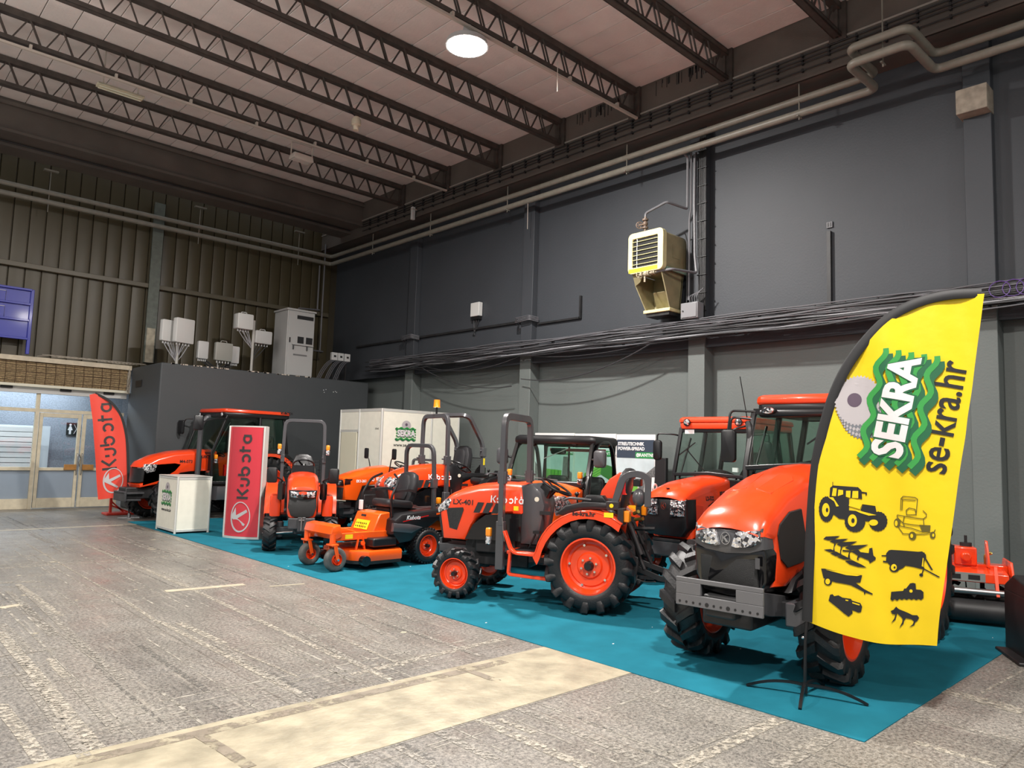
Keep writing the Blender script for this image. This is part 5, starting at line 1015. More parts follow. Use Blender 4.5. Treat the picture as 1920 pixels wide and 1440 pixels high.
def lx_tractor(name, label, loc, ang, text, beacon=False, hero=False):
    t = thing(name, label, 'tractor', loc, ang)
    wb, rr, tr, rf, tf = 1.58, 0.50, 0.52, 0.285, 0.50
    for s_ in (1,-1):
        wheel(t, 0, s_*tr, rr, 0.31, 0.285, s_, 16, 0.04); wheel(t, wb, s_*tf, rf, 0.20, 0.165, s_, 15, 0.028, nb=6)
    chassis(t, wb, 0.52, 0.34, tr, tf, rr)
    hw = 0.27; fx = lambda x,y,z: (x, y*(1-0.10*max(0,x-1.2)/0.7)*(1-0.13*max(0,(z-1.05))/0.25), z-0.05*(abs(y)/hw)**3*(1 if z > 1.0 else 0))
    hood = [(1.93,1.08),(1.965,0.98),(1.93,0.80),(1.90,0.62),(1.60,0.62),(1.53,0.80),(1.46,0.90),(1.34,0.97),(1.0,1.0),(0.88,1.0),(0.88,1.325),(1.15,1.33),(1.45,1.30),(1.68,1.24),(1.84,1.17)]
    h_ = obj('hood', G().pillow(hood, -hw, hw, 0.05, 'xz', fx, (0.3,0.5,0.7)), ORANGE, t)
    obj('grille', G().pillow([(1.975,0.96),(1.985,0.86),(1.93,0.63),(1.88,0.63),(1.88,0.98)], -0.20, 0.20, 0.03), MESHB, t)
    for s_ in (-1,1): obj('headlight', G().pillow([(1.975,1.03),(1.935,1.09),(1.85,1.15),(1.80,1.14),(1.84,1.03),(1.965,0.93)], min(s_*0.276,s_*0.10), max(s_*0.276,s_*0.10), 0.006, 'xz', fx), LENS, t)
    plates(t, 'side_grille', [[(1.86,0.99),(1.64,1.06),(1.63,1.03),(1.71,0.74),(1.81,0.76)]], hw+0.0005, MESHB, fx, 0.004)
    plates(t, 'vent_slot', [[(1.42-k*0.115,1.01),(1.50-k*0.115,1.01),(1.45-k*0.115,1.13),(1.37-k*0.115,1.13)] for k in range(3)], hw+0.0005, BPRINT, fx, 0.003)
    plates(t, 'engine_side_cover', [[(1.60,0.64),(1.50,0.82),(1.34,0.94),(0.9,0.97),(0.9,0.66)]], hw-0.03, BLACKG, None, 0.02)
    obj('front_frame', G().bb(1.45,1.98,-0.16,0.16,0.46,0.56).bb(1.95,1.99,-0.14,0.14,0.44,0.62), GREYM, t, 0.01); obj('front_pin', G().cyl((1.99,0,0.42),(1.99,0,0.62),0.015).ball((2.0,0.1,0.55),0.02,8), STEEL, t)
    for s_ in (1,-1):
        M = lambda x,z: axes((x, s_*(hw+0.002), z), (-s_,0,0), (0,0,1))
        fapply(txt(text, 0.085, M(1.64,1.12), BPRINT, t, 'model_lettering', 0.001, 0.003, 1.1), fx)
        fapply(wordmark(axes((1.28 if s_ > 0 else 0.90, s_*(hw+0.002), 1.14), (-s_,0,0), (0,0,1)), 0.078, WPRINT, t), fx)
        obj('warning_sticker', G().bb(0.93,0.99,s_*(hw+0.001),s_*(hw+0.004),1.01,1.06), YSTICK, t)
    # cowl, dash, wheel
    obj('dash_cowl', G().pillow([(0.92,0.62),(0.93,1.30),(0.78,1.33),(0.67,1.24),(0.62,1.08),(0.66,0.85),(0.70,0.62)], -0.24, 0.24, 0.05), GREYP if hero else BLACKP, t)
    obj('gauge_pod', G().pillow([(0.76,1.24),(0.70,1.33),(0.60,1.25),(0.66,1.12)], -0.12, 0.12, 0.02), BLACKP, t)
    steer(t, (0.56,0,1.29), 28, 0.19, (0.72,0,1.10)); obj('ignition_sticker', G().cyl((0.72,0.241,1.15),(0.72,0.246,1.15),0.028), CREAMP, t)
    obj('side_storage_slot', G().bb(0.55,0.68,0.238,0.246,0.98,1.02), BPRINT, t)
    obj('lever', G().tube([(0.2,0.3,1.0),(0.22,0.34,1.22)],0.01).ball((0.22,0.34,1.24),0.025,8), BLACKP, t)
    # platform and steps
    obj('platform', G().bb(0.28,0.98,-0.50,0.50,0.54,0.58), ORANGE, t, 0.01); obj('floor_mat', G().bb(0.34,0.9,-0.46,0.46,0.58,0.59), BLACKP, t)
    for s_ in (1,-1):
        obj('platform_edge', G().bar(rnd([(1.0,s_*0.52,0.80),(0.92,s_*0.52,0.60),(0.86,s_*0.52,0.56),(0.40,s_*0.52,0.55)],0.04), 0.03, 0.07, up=(0,1,0)), ORANGE, t, 0.005)
        obj('step', G().bar(rnd([(0.93,s_*0.50,0.58),(0.95,s_*0.50,0.32),(0.45,s_*0.50,0.30),(0.42,s_*0.50,0.56)],0.04), 0.03, 0.05, up=(0,1,0)).bb(0.48,0.92,s_*0.50-0.06,s_*0.50,0.30,0.32), ORANGE, t, 0.004)
        obj('pedal', G().tube([(0.78,s_*0.3,0.6),(0.7,s_*0.32,0.76)],0.01).bb(0.64,0.72,s_*0.32-0.03,s_*0.32+0.04,0.77,0.80), BLACKP, t)
    fender(t, rr, 0.36, 0.67, ORANGE, zlow=0.56, front=0.62, back=-0.36)
    for s_ in (1,-1):
        if s_ > 0: fapply(txt('se-kra.hr', 0.07, axes((0.05,0.673,1.052), (-1,0,0), (0,0,1)), BPRINT, t, 'web_address', 0.002, 0.003), ident)
        obj('fender_top_cover', G().pillow([(0.42,1.02),(0.30,1.12),(0.1,1.17),(-0.20,1.17),(-0.24,1.10),(0.1,1.08),(0.3,1.0)], s_*0.34 if s_ > 0 else -0.52, 0.52 if s_ > 0 else -0.34, 0.02), BLACKP, t)
        obj('rear_lamp', G().bb(-0.42,-0.36,s_*0.52-0.06,s_*0.52+0.06,0.98,1.10), AMBER, t, 0.01); obj('lamp_bracket', G().bb(-0.36,-0.30,s_*0.52-0.08,s_*0.52+0.08,0.95,1.12), BLACKM, t)
        obj('warning_sticker', G().bb(-0.27,-0.17,s_*0.671,s_*0.674,1.03,1.08), YSTICK, t)
    obj('hand_rest', G().bar(rnd([(0.34,0.44,1.17),(0.28,0.44,1.20),(0.02,0.44,1.19)],0.03),0.07,0.025), GREYP, t, 0.008)
    obj('front_console', G().pillow([(0.14,1.16),(0.08,1.24),(-0.10,1.24),(-0.16,1.16)], 0.30, 0.46, 0.02), BLACKP, t)
    seat(t, 0.02, 0.98, 0.44, hgt=0.52 if hero else 0.12, tilt=-16 if hero else 40); obj('engine_deck', G().bb(-0.3,0.35,-0.36,0.36,0.72,0.86), BLACKP, t, 0.02)
    if hero:
        obj('rear_guard', G().pillow([(0.16,1.08),(0.12,1.25),(0.02,1.40),(-0.10,1.48),(-0.24,1.48),(-0.20,1.08)], -0.52, -0.42, 0.02), ORANGE, t)
        for yy, m_ in ((0.50, GREYP),):
            obj('side_hoop', G().bar(rnd([(-0.22,yy,1.13),(-0.26,yy,1.22),(-0.34,yy,1.46),(-0.46,yy,1.50),(-0.60,yy,1.47),(-0.60,yy,1.15)],0.06,4), 0.07, 0.022, up=(0,1,0)), m_, t, 0.005)
        obj('hoop_bracket', G().bb(-0.30,-0.16,0.46,0.54,1.10,1.19), BLACKM, t, 0.006); obj('bracket_reflector', G().cyl((-0.22,0.54,1.145),(-0.22,0.546,1.145),0.022), YSTICK, t)
        obj('rear_work_lamp', G().ball((-0.50,0.46,1.24),0.09,14,(0.8,0.8,1.1)), GREYP, t); obj('rear_light_cluster', G().bb(-0.52,-0.44,0.36,0.5,1.36,1.44), BLACKP, t, 0.01); obj('seat_belt', G().bb(-0.30,-0.26,0.10,0.2,1.25,1.45), REDLENS, t)
        obj('seat_frame', G().tube([(-0.22,0.2,1.1),(-0.3,0.22,1.45)],0.012), CHROME, t)
        obj('rear_coupler', G().tube([(-0.4,0.2,1.05),(-0.46,0.26,1.08)],0.02).tube([(-0.4,0.12,0.98),(-0.5,0.2,1.0)],0.02), mat('brass',(0.5,0.38,0.1),0.35,0.8), t)
        obj('rear_lift_cylinder', G().cyl((-0.32,0.25,1.05),(-0.5,0.28,0.62),0.028), BLACKM, t)
    hitch(t, 0.52)
    # mid mounted roll bar
    x = 1.06; rops(t, x, 0.48 if hero else 0.42, 0.85, 2.10, GREYP, (0.085,0.06) if hero else (0.07,0.05), r=0.14)
    for s_ in (1,-1):
        yy = s_*(0.48 if hero else 0.42); obj('roll_bar_post', G().bb(x-0.045,x+0.05,yy-0.04,yy+0.04,0.36,0.90).bb(x-0.045,x+0.05,min(0.2*s_,yy),max(0.2*s_,yy),0.46,0.56), GREYP, t, 0.008)
        obj('warning_sticker', G().bb(x-0.025,x+0.025,yy+s_*0.0255,yy+s_*0.029,1.04,1.22), YSTICK, t)
        signal(t, x+0.14, yy+0.02*s_, 0.64)
    obj('safety_wire', G().tube(sag((x-0.03,0.53,0.95),(x-0.06,0.52,0.68),0.03,8),0.005,5), STEEL, t)
    if beacon:
        b_ = obj('beacon', G().lathe([(0,0.13),(0.05,0.125),(0.055,0.02),(0.06,0.0),(0,0)], 16, (x,0.02,2.24), 'z'), AMBER, t); obj('beacon_stem', G().cyl((x,0.02,2.10),(x,0.02,2.25),0.016), BLACKP, t)
    return t
lx = lx_tractor('compact_tractor', 'orange open compact tractor in side view in the middle of the carpet', (6.63,5.46,0.0065), math.radians(116.5), 'LX-401', hero=True)
l1 = lx_tractor('compact_tractor', 'orange compact tractor with amber beacon on roll bar behind the mower seat', (9.0,10.13,0.0065), math.radians(172), 'LX-351', beacon=True)
l1.scale = (1.08,1.08,1.08)

def front_tractor_b(loc, ang):
    t = thing('compact_tractor', 'small orange tractor facing the camera beside the crimson pillar sign', 'tractor', loc, ang)
    wb, rr, tr, rf, tf = 1.55, 0.46, 0.44, 0.27, 0.47
    for s_ in (1,-1): wheel(t, 0, s_*tr, rr, 0.28, 0.25, s_, 15, 0.035); wheel(t, wb, s_*tf, rf, 0.20, 0.145, s_, 14, 0.026, nb=5)
    chassis(t, wb, 0.48, 0.32, tr, tf, rr)
    hw = 0.25; fx = lambda x,y,z: (x-0.35*y*y*(1 if x > 1.7 else 0), y*(1-0.12*max(0,x-1.2))*(1-0.25*max(0,0.72-z)), z-0.06*(abs(y)/hw)**2.5*(1 if z > 1.0 else 0))
    obj('hood', G().pillow([(2.02,1.04),(2.04,0.95),(2.0,0.56),(1.6,0.56),(1.5,0.8),(0.85,0.85),(0.85,1.24),(1.3,1.23),(1.7,1.18),(1.92,1.10)], -hw, hw, 0.06, 'xz', fx, (0.2,0.35,0.5,0.65,0.8)), ORANGE, t)
    def face(nm, poly, x0, x1, r, m_): return obj(nm, G().pillow(poly, x0, x1, r, 'yz', lambda x,y,z: (x-0.35*y*y, y, z)), m_, t)
    face('grille', [(-0.205,0.86),(0.205,0.86),(0.215,0.72),(0.17,0.60),(0.10,0.57),(-0.10,0.57),(-0.17,0.60),(-0.215,0.72)], 2.0, 2.055, 0.012, MESHB); face('light_surround', [(-0.215,0.99),(0.215,0.99),(0.205,0.86),(0.0,0.84),(-0.205,0.86)], 2.0, 2.05, 0.01, BLACKG)
    for s_ in (-1,1): face('headlight', [(s_*0.19,0.975),(s_*0.055,0.955),(s_*0.07,0.875),(s_*0.18,0.88)], 2.03, 2.062, 0.008, LENS)
    emblem(axes((2.055,0,0.92),(0,1,0),(0,0,1)), 0.03, CHROME, t)
    obj('front_weight_bracket', G().bb(1.9,2.12,-0.2,0.2,0.40,0.56).bb(2.10,2.14,-0.06,0.06,0.36,0.58), GREYM, t, 0.01); obj('tow_pin', G().cyl((2.16,0,0.38),(2.16,0,0.58),0.014).bb(2.13,2.17,-0.04,0.04,0.53,0.55), STEEL, t)
    for s_ in (-1,1): obj('steering_rod', G().cyl((1.62,s_*0.12,0.3),(1.62,s_*0.42,0.28),0.022), STEEL, t)
    obj('dash_cowl', G().pillow([(0.88,0.6),(0.90,1.24),(0.72,1.34),(0.55,1.2),(0.55,0.6)], -0.2, 0.2, 0.05), BLACKP, t); steer(t, (0.42,0,1.34), 30, 0.18, (0.62,0,1.1))
    obj('platform', G().bb(0.3,0.95,-0.46,0.46,0.48,0.52), BLACKP, t, 0.01); seat(t, 0.0, 0.92, 0.42, hgt=0.55); fender(t, rr, 0.30, 0.60, ORANGE, zlow=0.5, front=0.58, back=-0.35)
    for s_ in (-1,1):
        obj('front_shield', G().pillow([(1.10,0.50),(1.08,0.84),(0.86,0.86),(0.70,0.50)], s_*0.42-0.09, s_*0.42+0.09, 0.03), ORANGE, t); obj('cylinder_cover', G().pillow([(1.2,0.78),(1.22,1.05),(1.02,1.08),(1.0,0.78)], s_*0.34-0.06, s_*0.34+0.06, 0.03), BLACKG, t)
        mirror(t, (0.95,s_*0.28,1.0), (1.05,s_*0.34,1.1), (1.10,s_*0.50,1.18), (0.05,0.17,0.26)); signal(t, -0.12, s_*0.43, 1.52)
    rops(t, -0.22, 0.37, 0.9, 2.14, GREYP, (0.06,0.05), r=0.12); hitch(t, 0.46)
    for k in range(9): obj('mesh_wire', G().tube([(-0.3,-0.30+k*0.075,1.1),(-0.3,-0.30+k*0.075,1.42)],0.004,4), BLACKM, t)
    for k in range(6): obj('mesh_wire', G().tube([(-0.3,-0.32,1.12+k*0.055),(-0.3,0.32,1.12+k*0.055)],0.004,4), BLACKM, t)
    return t
front_tractor_b((6.49,12.40,0.0065), math.radians(243))

def ek(loc, ang):
    t = thing('compact_tractor', 'bright orange tractor with boxy nose in front of the white cabin', 'tractor', loc, ang)
    wb, rr, tr, rf, tf = 1.55, 0.46, 0.46, 0.29, 0.46
    for s_ in (1,-1): wheel(t, 0, s_*tr, rr, 0.28, 0.25, s_, 15, 0.035); wheel(t, wb, s_*tf, rf, 0.21, 0.16, s_, 14, 0.03, nb=5)
    chassis(t, wb, 0.48, 0.36, tr, tf, rr); hw = 0.25; fx = lambda x,y,z: (x, y*(1-0.15*max(0,x-1.4)), z-0.05*(abs(y)/hw)**2.5*(1 if z > 1.1 else 0))
    obj('hood', G().pillow([(1.98,1.08),(1.98,1.05),(1.95,0.96),(1.90,0.66),(1.62,0.64),(1.50,0.92),(0.7,0.98),(0.55,1.05),(0.62,1.25),(0.85,1.33),(1.15,1.30),(1.55,1.22),(1.85,1.13)], -hw, hw, 0.05, 'xz', fx, (0.3,0.5,0.7)), ORANGE2, t)
    obj('light_mask', G().bb(1.90,1.985,-0.21,0.21,0.94,1.05).bb(1.75,1.93,-0.235,0.235,0.95,1.07), BLACKG, t, 0.01)
    for s_ in (-1,1): obj('headlight', G().pillow(rect_r(s_*0.13-0.05,s_*0.13+0.05,0.955,1.03,0.01),1.97,1.995,0.005,'yz'), LENS, t)
    obj('grille', G().prism([(-0.20,0.90),(0.20,0.90),(0.15,0.69),(-0.15,0.69)],1.90,1.965,'yz'), MESHB, t, 0.01); plates(t, 'side_grille', [[(1.82,0.90),(1.62,0.92),(1.66,0.70),(1.80,0.70)]], hw-0.015, MESHB, fx, 0.01)
    for s_ in (1,-1):
        fapply(txt('EK1-261', 0.07, axes((1.55,s_*(hw+0.001),1.02), (-s_,0,0), (0,0,1)), WPRINT, t, 'model_lettering', 0.002, 0.003), fx); fapply(txt('KUBOTA', 0.085, axes((1.02,s_*(hw+0.001),1.06), (-s_,0,0), (0,0,1)), WPRINT, t, 'brand_lettering', 0.004, 0.003), fx)
        obj('brand_badge', G().lathe([(0.016,-0.001),(0.032,-0.001),(0.032,0.001),(0.016,0.001)], 14, (1.27,s_*(hw+0.003),1.05)), WPRINT, t)
        obj('mirror_arm', G().tube(rnd([(0.9,s_*0.26,1.1),(0.92,s_*0.36,1.45),(0.92,s_*0.42,1.5)],0.03),0.011), BLACKP, t); obj('mirror', G().pillow(rect_r(-0.05,0.05,-0.1,0.12,0.03),-0.025,0.025,0.012,'yz').T(Matrix.Translation((0.92,s_*0.44,1.55))), BLACKP, t)
    obj('front_bracket', G().bb(1.7,1.98,-0.16,0.16,0.5,0.62), BLACKM, t, 0.01); obj('dash_cowl', G().pillow([(0.7,0.6),(0.7,1.3),(0.5,1.28),(0.45,0.6)], -0.2, 0.2, 0.04), BLACKP, t); steer(t, (0.3,0,1.32), 28, 0.18, (0.5,0,1.1))
    obj('platform', G().bb(0.2,0.8,-0.45,0.45,0.48,0.52), BLACKP, t, 0.01); seat(t, -0.05, 0.9, 0.42, hgt=0.45); fender(t, rr, 0.32, 0.60, ORANGE2, zlow=0.5, front=0.55, back=-0.35); hitch(t, 0.46)
    rops(t, -0.3, 0.36, 0.85, 1.45, GREYP, (0.05,0.05), r=0.08); return t
ek((9.30,12.88,0.0065), math.radians(186))

def mesh_mower(loc, ang):
    t = thing('front_mower', 'orange mower tractor with leaning roll bar and wire guard behind long hood', 'mower', loc, ang)
    wb = 1.15
    for s_ in (1,-1): wheel(t, 0, s_*0.36, 0.33, 0.22, 0.17, s_, 14, 0.03); wheel(t, wb, s_*0.36, 0.22, 0.17, 0.11, s_, 22, 0.012, 'turf', 4)
    chassis(t, wb, 0.36, 0.26, 0.36, 0.36, 0.33); obj('hood', G().pillow([(1.45,0.72),(1.42,0.42),(0.7,0.42),(0.62,0.55),(0.62,0.88),(1.1,0.86),(1.35,0.80)], -0.24, 0.24, 0.05), ORANGE, t)
    for s_ in (1,-1): obj('headlight', G().ball((1.42,s_*0.13,0.7),0.05,10,(0.5,1.2,0.8)), LENS, t)
    obj('platform', G().bb(-0.1,0.75,-0.42,0.42,0.36,0.40), BLACKP, t, 0.01); obj('dash_cowl', G().pillow([(0.66,0.5),(0.64,0.98),(0.5,1.0),(0.46,0.5)], -0.16, 0.16, 0.04), BLACKP, t); steer(t, (0.36,0,1.06), 28, 0.17, (0.55,0,0.8))
    fender(t, 0.33, 0.22, 0.50, ORANGE, zlow=0.4, front=0.42, back=-0.3); obj('seat_deck', G().bb(-0.45,0.35,-0.46,0.46,0.84,0.94), BLACKP, t, 0.02); seat(t, 0.05, 0.98, 0.44, hgt=0.55, tilt=-10)
    for y, m_ in ((0.34, YSTICK),(0.28, ORANGE)): obj('lever', G().cyl((0.28,y,0.92),(0.26,y,1.08),0.012).cyl((0.26,y,1.06),(0.25,y,1.16),0.022), m_, t)
    x = -0.38; W_ = 0.33; pts = rnd([(x,W_,0.7),(x,W_,1.50),(x+0.04,W_,1.66),(x+0.36,W_,2.08),(x+0.46,W_-0.05,2.12),(x+0.46,0.05-W_,2.12),(x+0.36,-W_,2.08),(x+0.04,-W_,1.66),(x,-W_,1.50),(x,-W_,0.7)], 0.08, 4)
    obj('roll_bar', G().bar(pts, 0.06, 0.06), GREYP, t, 0.006)
    for s_ in (1,-1): obj('hinge_bracket', G().bb(x-0.05,x+0.05,s_*W_-0.04,s_*W_+0.04,1.40,1.56).cyl((x-0.08,s_*W_,1.50),(x+0.08,s_*W_,1.50),0.016,n=8), GREYP, t, 0.005)
    obj('warning_sticker', G().bb(x-0.02,x+0.02,W_+0.031,W_+0.034,1.25,1.37), YSTICK, t)
    for k in range(16): obj('guard_wire', G().tube([(x,0.03-W_,0.98+k*0.024),(x,W_-0.03,0.98+k*0.024)],0.0035,4), BLACKM, t)
    obj('guard_frame', G().bar([(x,0.03-W_,0.96),(x,0.03-W_,1.37),(x,W_-0.03,1.37),(x,W_-0.03,0.96)],0.015,0.015,closed=True), BLACKM, t); obj('guard_plate', G().pillow([(0.05,0.96),(0.36,0.96),(0.36,1.2),(0.24,1.26),(0.12,1.15)], x-0.06, x-0.02, 0.01, 'yz'), BLACKP, t)
    return t
mesh_mower((9.31,11.50,0.0065), math.radians(185)).scale = (1.12,1.12,1.12)

# ---- zero turn mower
def zt(loc, ang):
    t = thing('zero_turn_mower', 'orange and black zero turn mower with small front caster wheels', 'mower', loc, ang)
    for s_ in (1,-1): wheel(t, 0, s_*0.42, 0.265, 0.24, 0.15, s_, 30, 0.016, 'turf', 5)
    for s_ in (1,-1):
        c_ = wheel(t, 1.45, s_*0.345, 0.16, 0.11, 0.075, s_, 12, 0.0, 'plain', 0, rm=RUBBERG, hub=False, dish=0.02, nm='caster_wheel')
        g = G().bar([(1.45,s_*0.345+0.075,0.16),(1.50,s_*0.345+0.075,0.36)],0.05,0.02,up=(0,1,0)).bar([(1.45,s_*0.345-0.075,0.16),(1.50,s_*0.345-0.075,0.36)],0.05,0.02,up=(0,1,0)).bb(1.45,1.55,s_*0.345-0.085,s_*0.345+0.085,0.345,0.37); obj('caster_fork', g, ORANGE2, t, 0.006)
        obj('caster_pivot', G().cyl((1.50,s_*0.345,0.36),(1.50,s_*0.345,0.50),0.042), ORANGE2, t); obj('axle_bolt', G().cyl((1.45,s_*0.345-0.09,0.16),(1.45,s_*0.345+0.09,0.16),0.016), CHROME, t)
    obj('front_beam', G().pillow([(1.55,0.50),(1.52,0.60),(1.40,0.62),(1.36,0.46),(1.46,0.42)], -0.38, 0.38, 0.03), ORANGE2, t)
    obj('foot_deck', G().pillow([(1.47,0.58),(1.50,0.47),(1.0,0.44),(0.98,0.47),(1.2,0.55)], -0.20, 0.20, 0.02), ORANGE2, t, label='orange raised footrest cover')
    for s_ in (1,-1): obj('frame_rail', G().bb(0.25,1.50,s_*0.30-0.03,s_*0.30+0.03,0.40,0.50), ORANGE2, t, 0.006)
    obj('floor_pan', G().bb(0.75,1.25,-0.28,0.28,0.42,0.45), ORANGE2, t, 0.005); obj('warning_sticker', G().bb(1.18,1.30,0.331,0.334,0.42,0.48), YSTICK, t)
    obj('seat_front_panel', G().prism([(0.85,0.44),(0.72,0.74),(0.55,0.76),(0.55,0.44)], -0.30, 0.30), ORANGE2, t, 0.015); obj('seat_box_slot', G().box((0.80,0.0,0.70),(0.02,0.10,0.03),Matrix.Rotation(math.radians(-24),3,'Y')), BPRINT, t)
    obj('instruction_sticker', G().add([(0.830,-0.20,0.505),(0.830,0.14,0.505),(0.775,0.14,0.63),(0.775,-0.20,0.63),(0.835,-0.20,0.507),(0.835,0.14,0.507),(0.78,0.14,0.632),(0.78,-0.20,0.632)],[(0,1,2,3),(4,7,6,5),(0,4,5,1),(1,5,6,2),(2,6,7,3),(3,7,4,0)]), YSTICK, t)
    for j in range(2):
        for k in range(6): y = -0.16+k*0.048; z = 0.54+j*0.045; x = 0.836-(z-0.507)*0.44; obj('sticker_symbol', G().box((x+0.0035,y,z),(0.002,0.022,0.018+0.004*(k%3))), BPRINT, t)
    # deck
    dk = [(0.50,-0.52),(1.05,-0.52),(1.22,-0.36),(1.26,0.0),(1.22,0.36),(1.05,0.56),(0.50,0.56),(0.36,0.30),(0.36,-0.30)]
    obj('mower_deck', G().pillow(dk, 0.12, 0.26, 0.02, 'xy'), ORANGE2, t); obj('deck_skirt', G().prism([(a*0.99+0.006,b_*0.97) for a,b_ in dk],0.08,0.13,'xy'), BLACKM, t)
    obj('belt_cover', G().bb(0.55,0.95,0.22,0.50,0.30,0.42), BLACKP, t, 0.02); obj('belt_cover', G().bb(0.55,0.95,-0.50,-0.22,0.30,0.42), BLACKP, t, 0.02)
    for (x,y) in ((1.12,0.56),(1.26,-0.3)): obj('anti_scalp_roller', G().cyl((x,y-0.04,0.14),(x,y+0.05,0.14),0.07).cyl((x,y+0.05,0.14),(x,y+0.055,0.14),0.02), BLACKG, t)
    obj('deck_hanger', G().bar([(0.98,0.33,0.26),(1.02,0.33,0.45)],0.04,0.012).bar([(1.12,0.33,0.26),(1.08,0.33,0.45)],0.04,0.012).cyl((1.02,0.33,0.35),(1.02,0.36,0.35),0.03), ORANGE2, t)
    # bodywork
    obj('side_cover', G().pillow([(0.62,0.46),(0.60,0.66),(0.48,0.74),(-0.30,0.80),(-0.52,0.72),(-0.56,0.56),(-0.2,0.62),(0.28,0.34),(0.5,0.32)], 0.18, 0.50, 0.05), BLACKP, t); obj('side_cover', G().pillow([(0.62,0.46),(0.60,0.66),(0.48,0.74),(-0.30,0.80),(-0.52,0.72),(-0.56,0.56),(-0.2,0.62),(0.28,0.34),(0.5,0.32)], -0.50, -0.18, 0.05), BLACKP, t)
    obj('side_band', G().pillow([(0.63,0.50),(0.62,0.62),(0.35,0.60),(0.1,0.54),(0.3,0.46)], 0.44, 0.515, 0.02), GREYP, t)
    txt('Kubota', 0.085, axes((0.28,0.506,0.685), (-1,0,0), (0,0.0,1)), WPRINT, t, 'brand_lettering', 0.001, 0.003, shear=0.3); obj('red_stripe', G().prism([(0.46,0.63),(0.0,0.70),(0.0,0.712),(0.46,0.64)],0.5,0.506), REDLENS, t); obj('orange_stripe', G().prism([(-0.15,0.71),(-0.40,0.735),(-0.40,0.755),(-0.15,0.735)],0.5,0.507), ORANGE2, t)
    obj('engine_cover', G().bb(-0.60,0.0,-0.22,0.22,0.40,0.78), BLACKM, t, 0.03); obj('rear_frame', G().bb(-0.62,0.6,-0.26,0.26,0.24,0.42), BLACKM, t, 0.02); obj('rear_side_panel', G().bb(-0.5,-0.1,0.24,0.30,0.45,0.66), ORANGE2, t, 0.01)
    seat(t, 0.30, 0.80, 0.50, hgt=0.48, tilt=-14, arms=True)
    for s_ in (1,-1):
        obj('steering_lever', G().tube(rnd([(0.55,s_*0.36,0.70),(0.60,s_*0.38,0.98),(0.46,s_*0.36,1.22),(0.40,s_*0.16,1.30)],0.08,5),0.018), BLACKP, t)
    obj('height_dial', G().bb(0.66,0.70,-0.30,-0.24,0.76,0.90), WPRINT, t, 0.005)
    rops(t, -0.20, 0.36, 0.74, 1.74, GREYP, (0.06,0.05), r=0.15, lean=0.03); return t
zt((6.68,9.33,0.0065), math.radians(181))

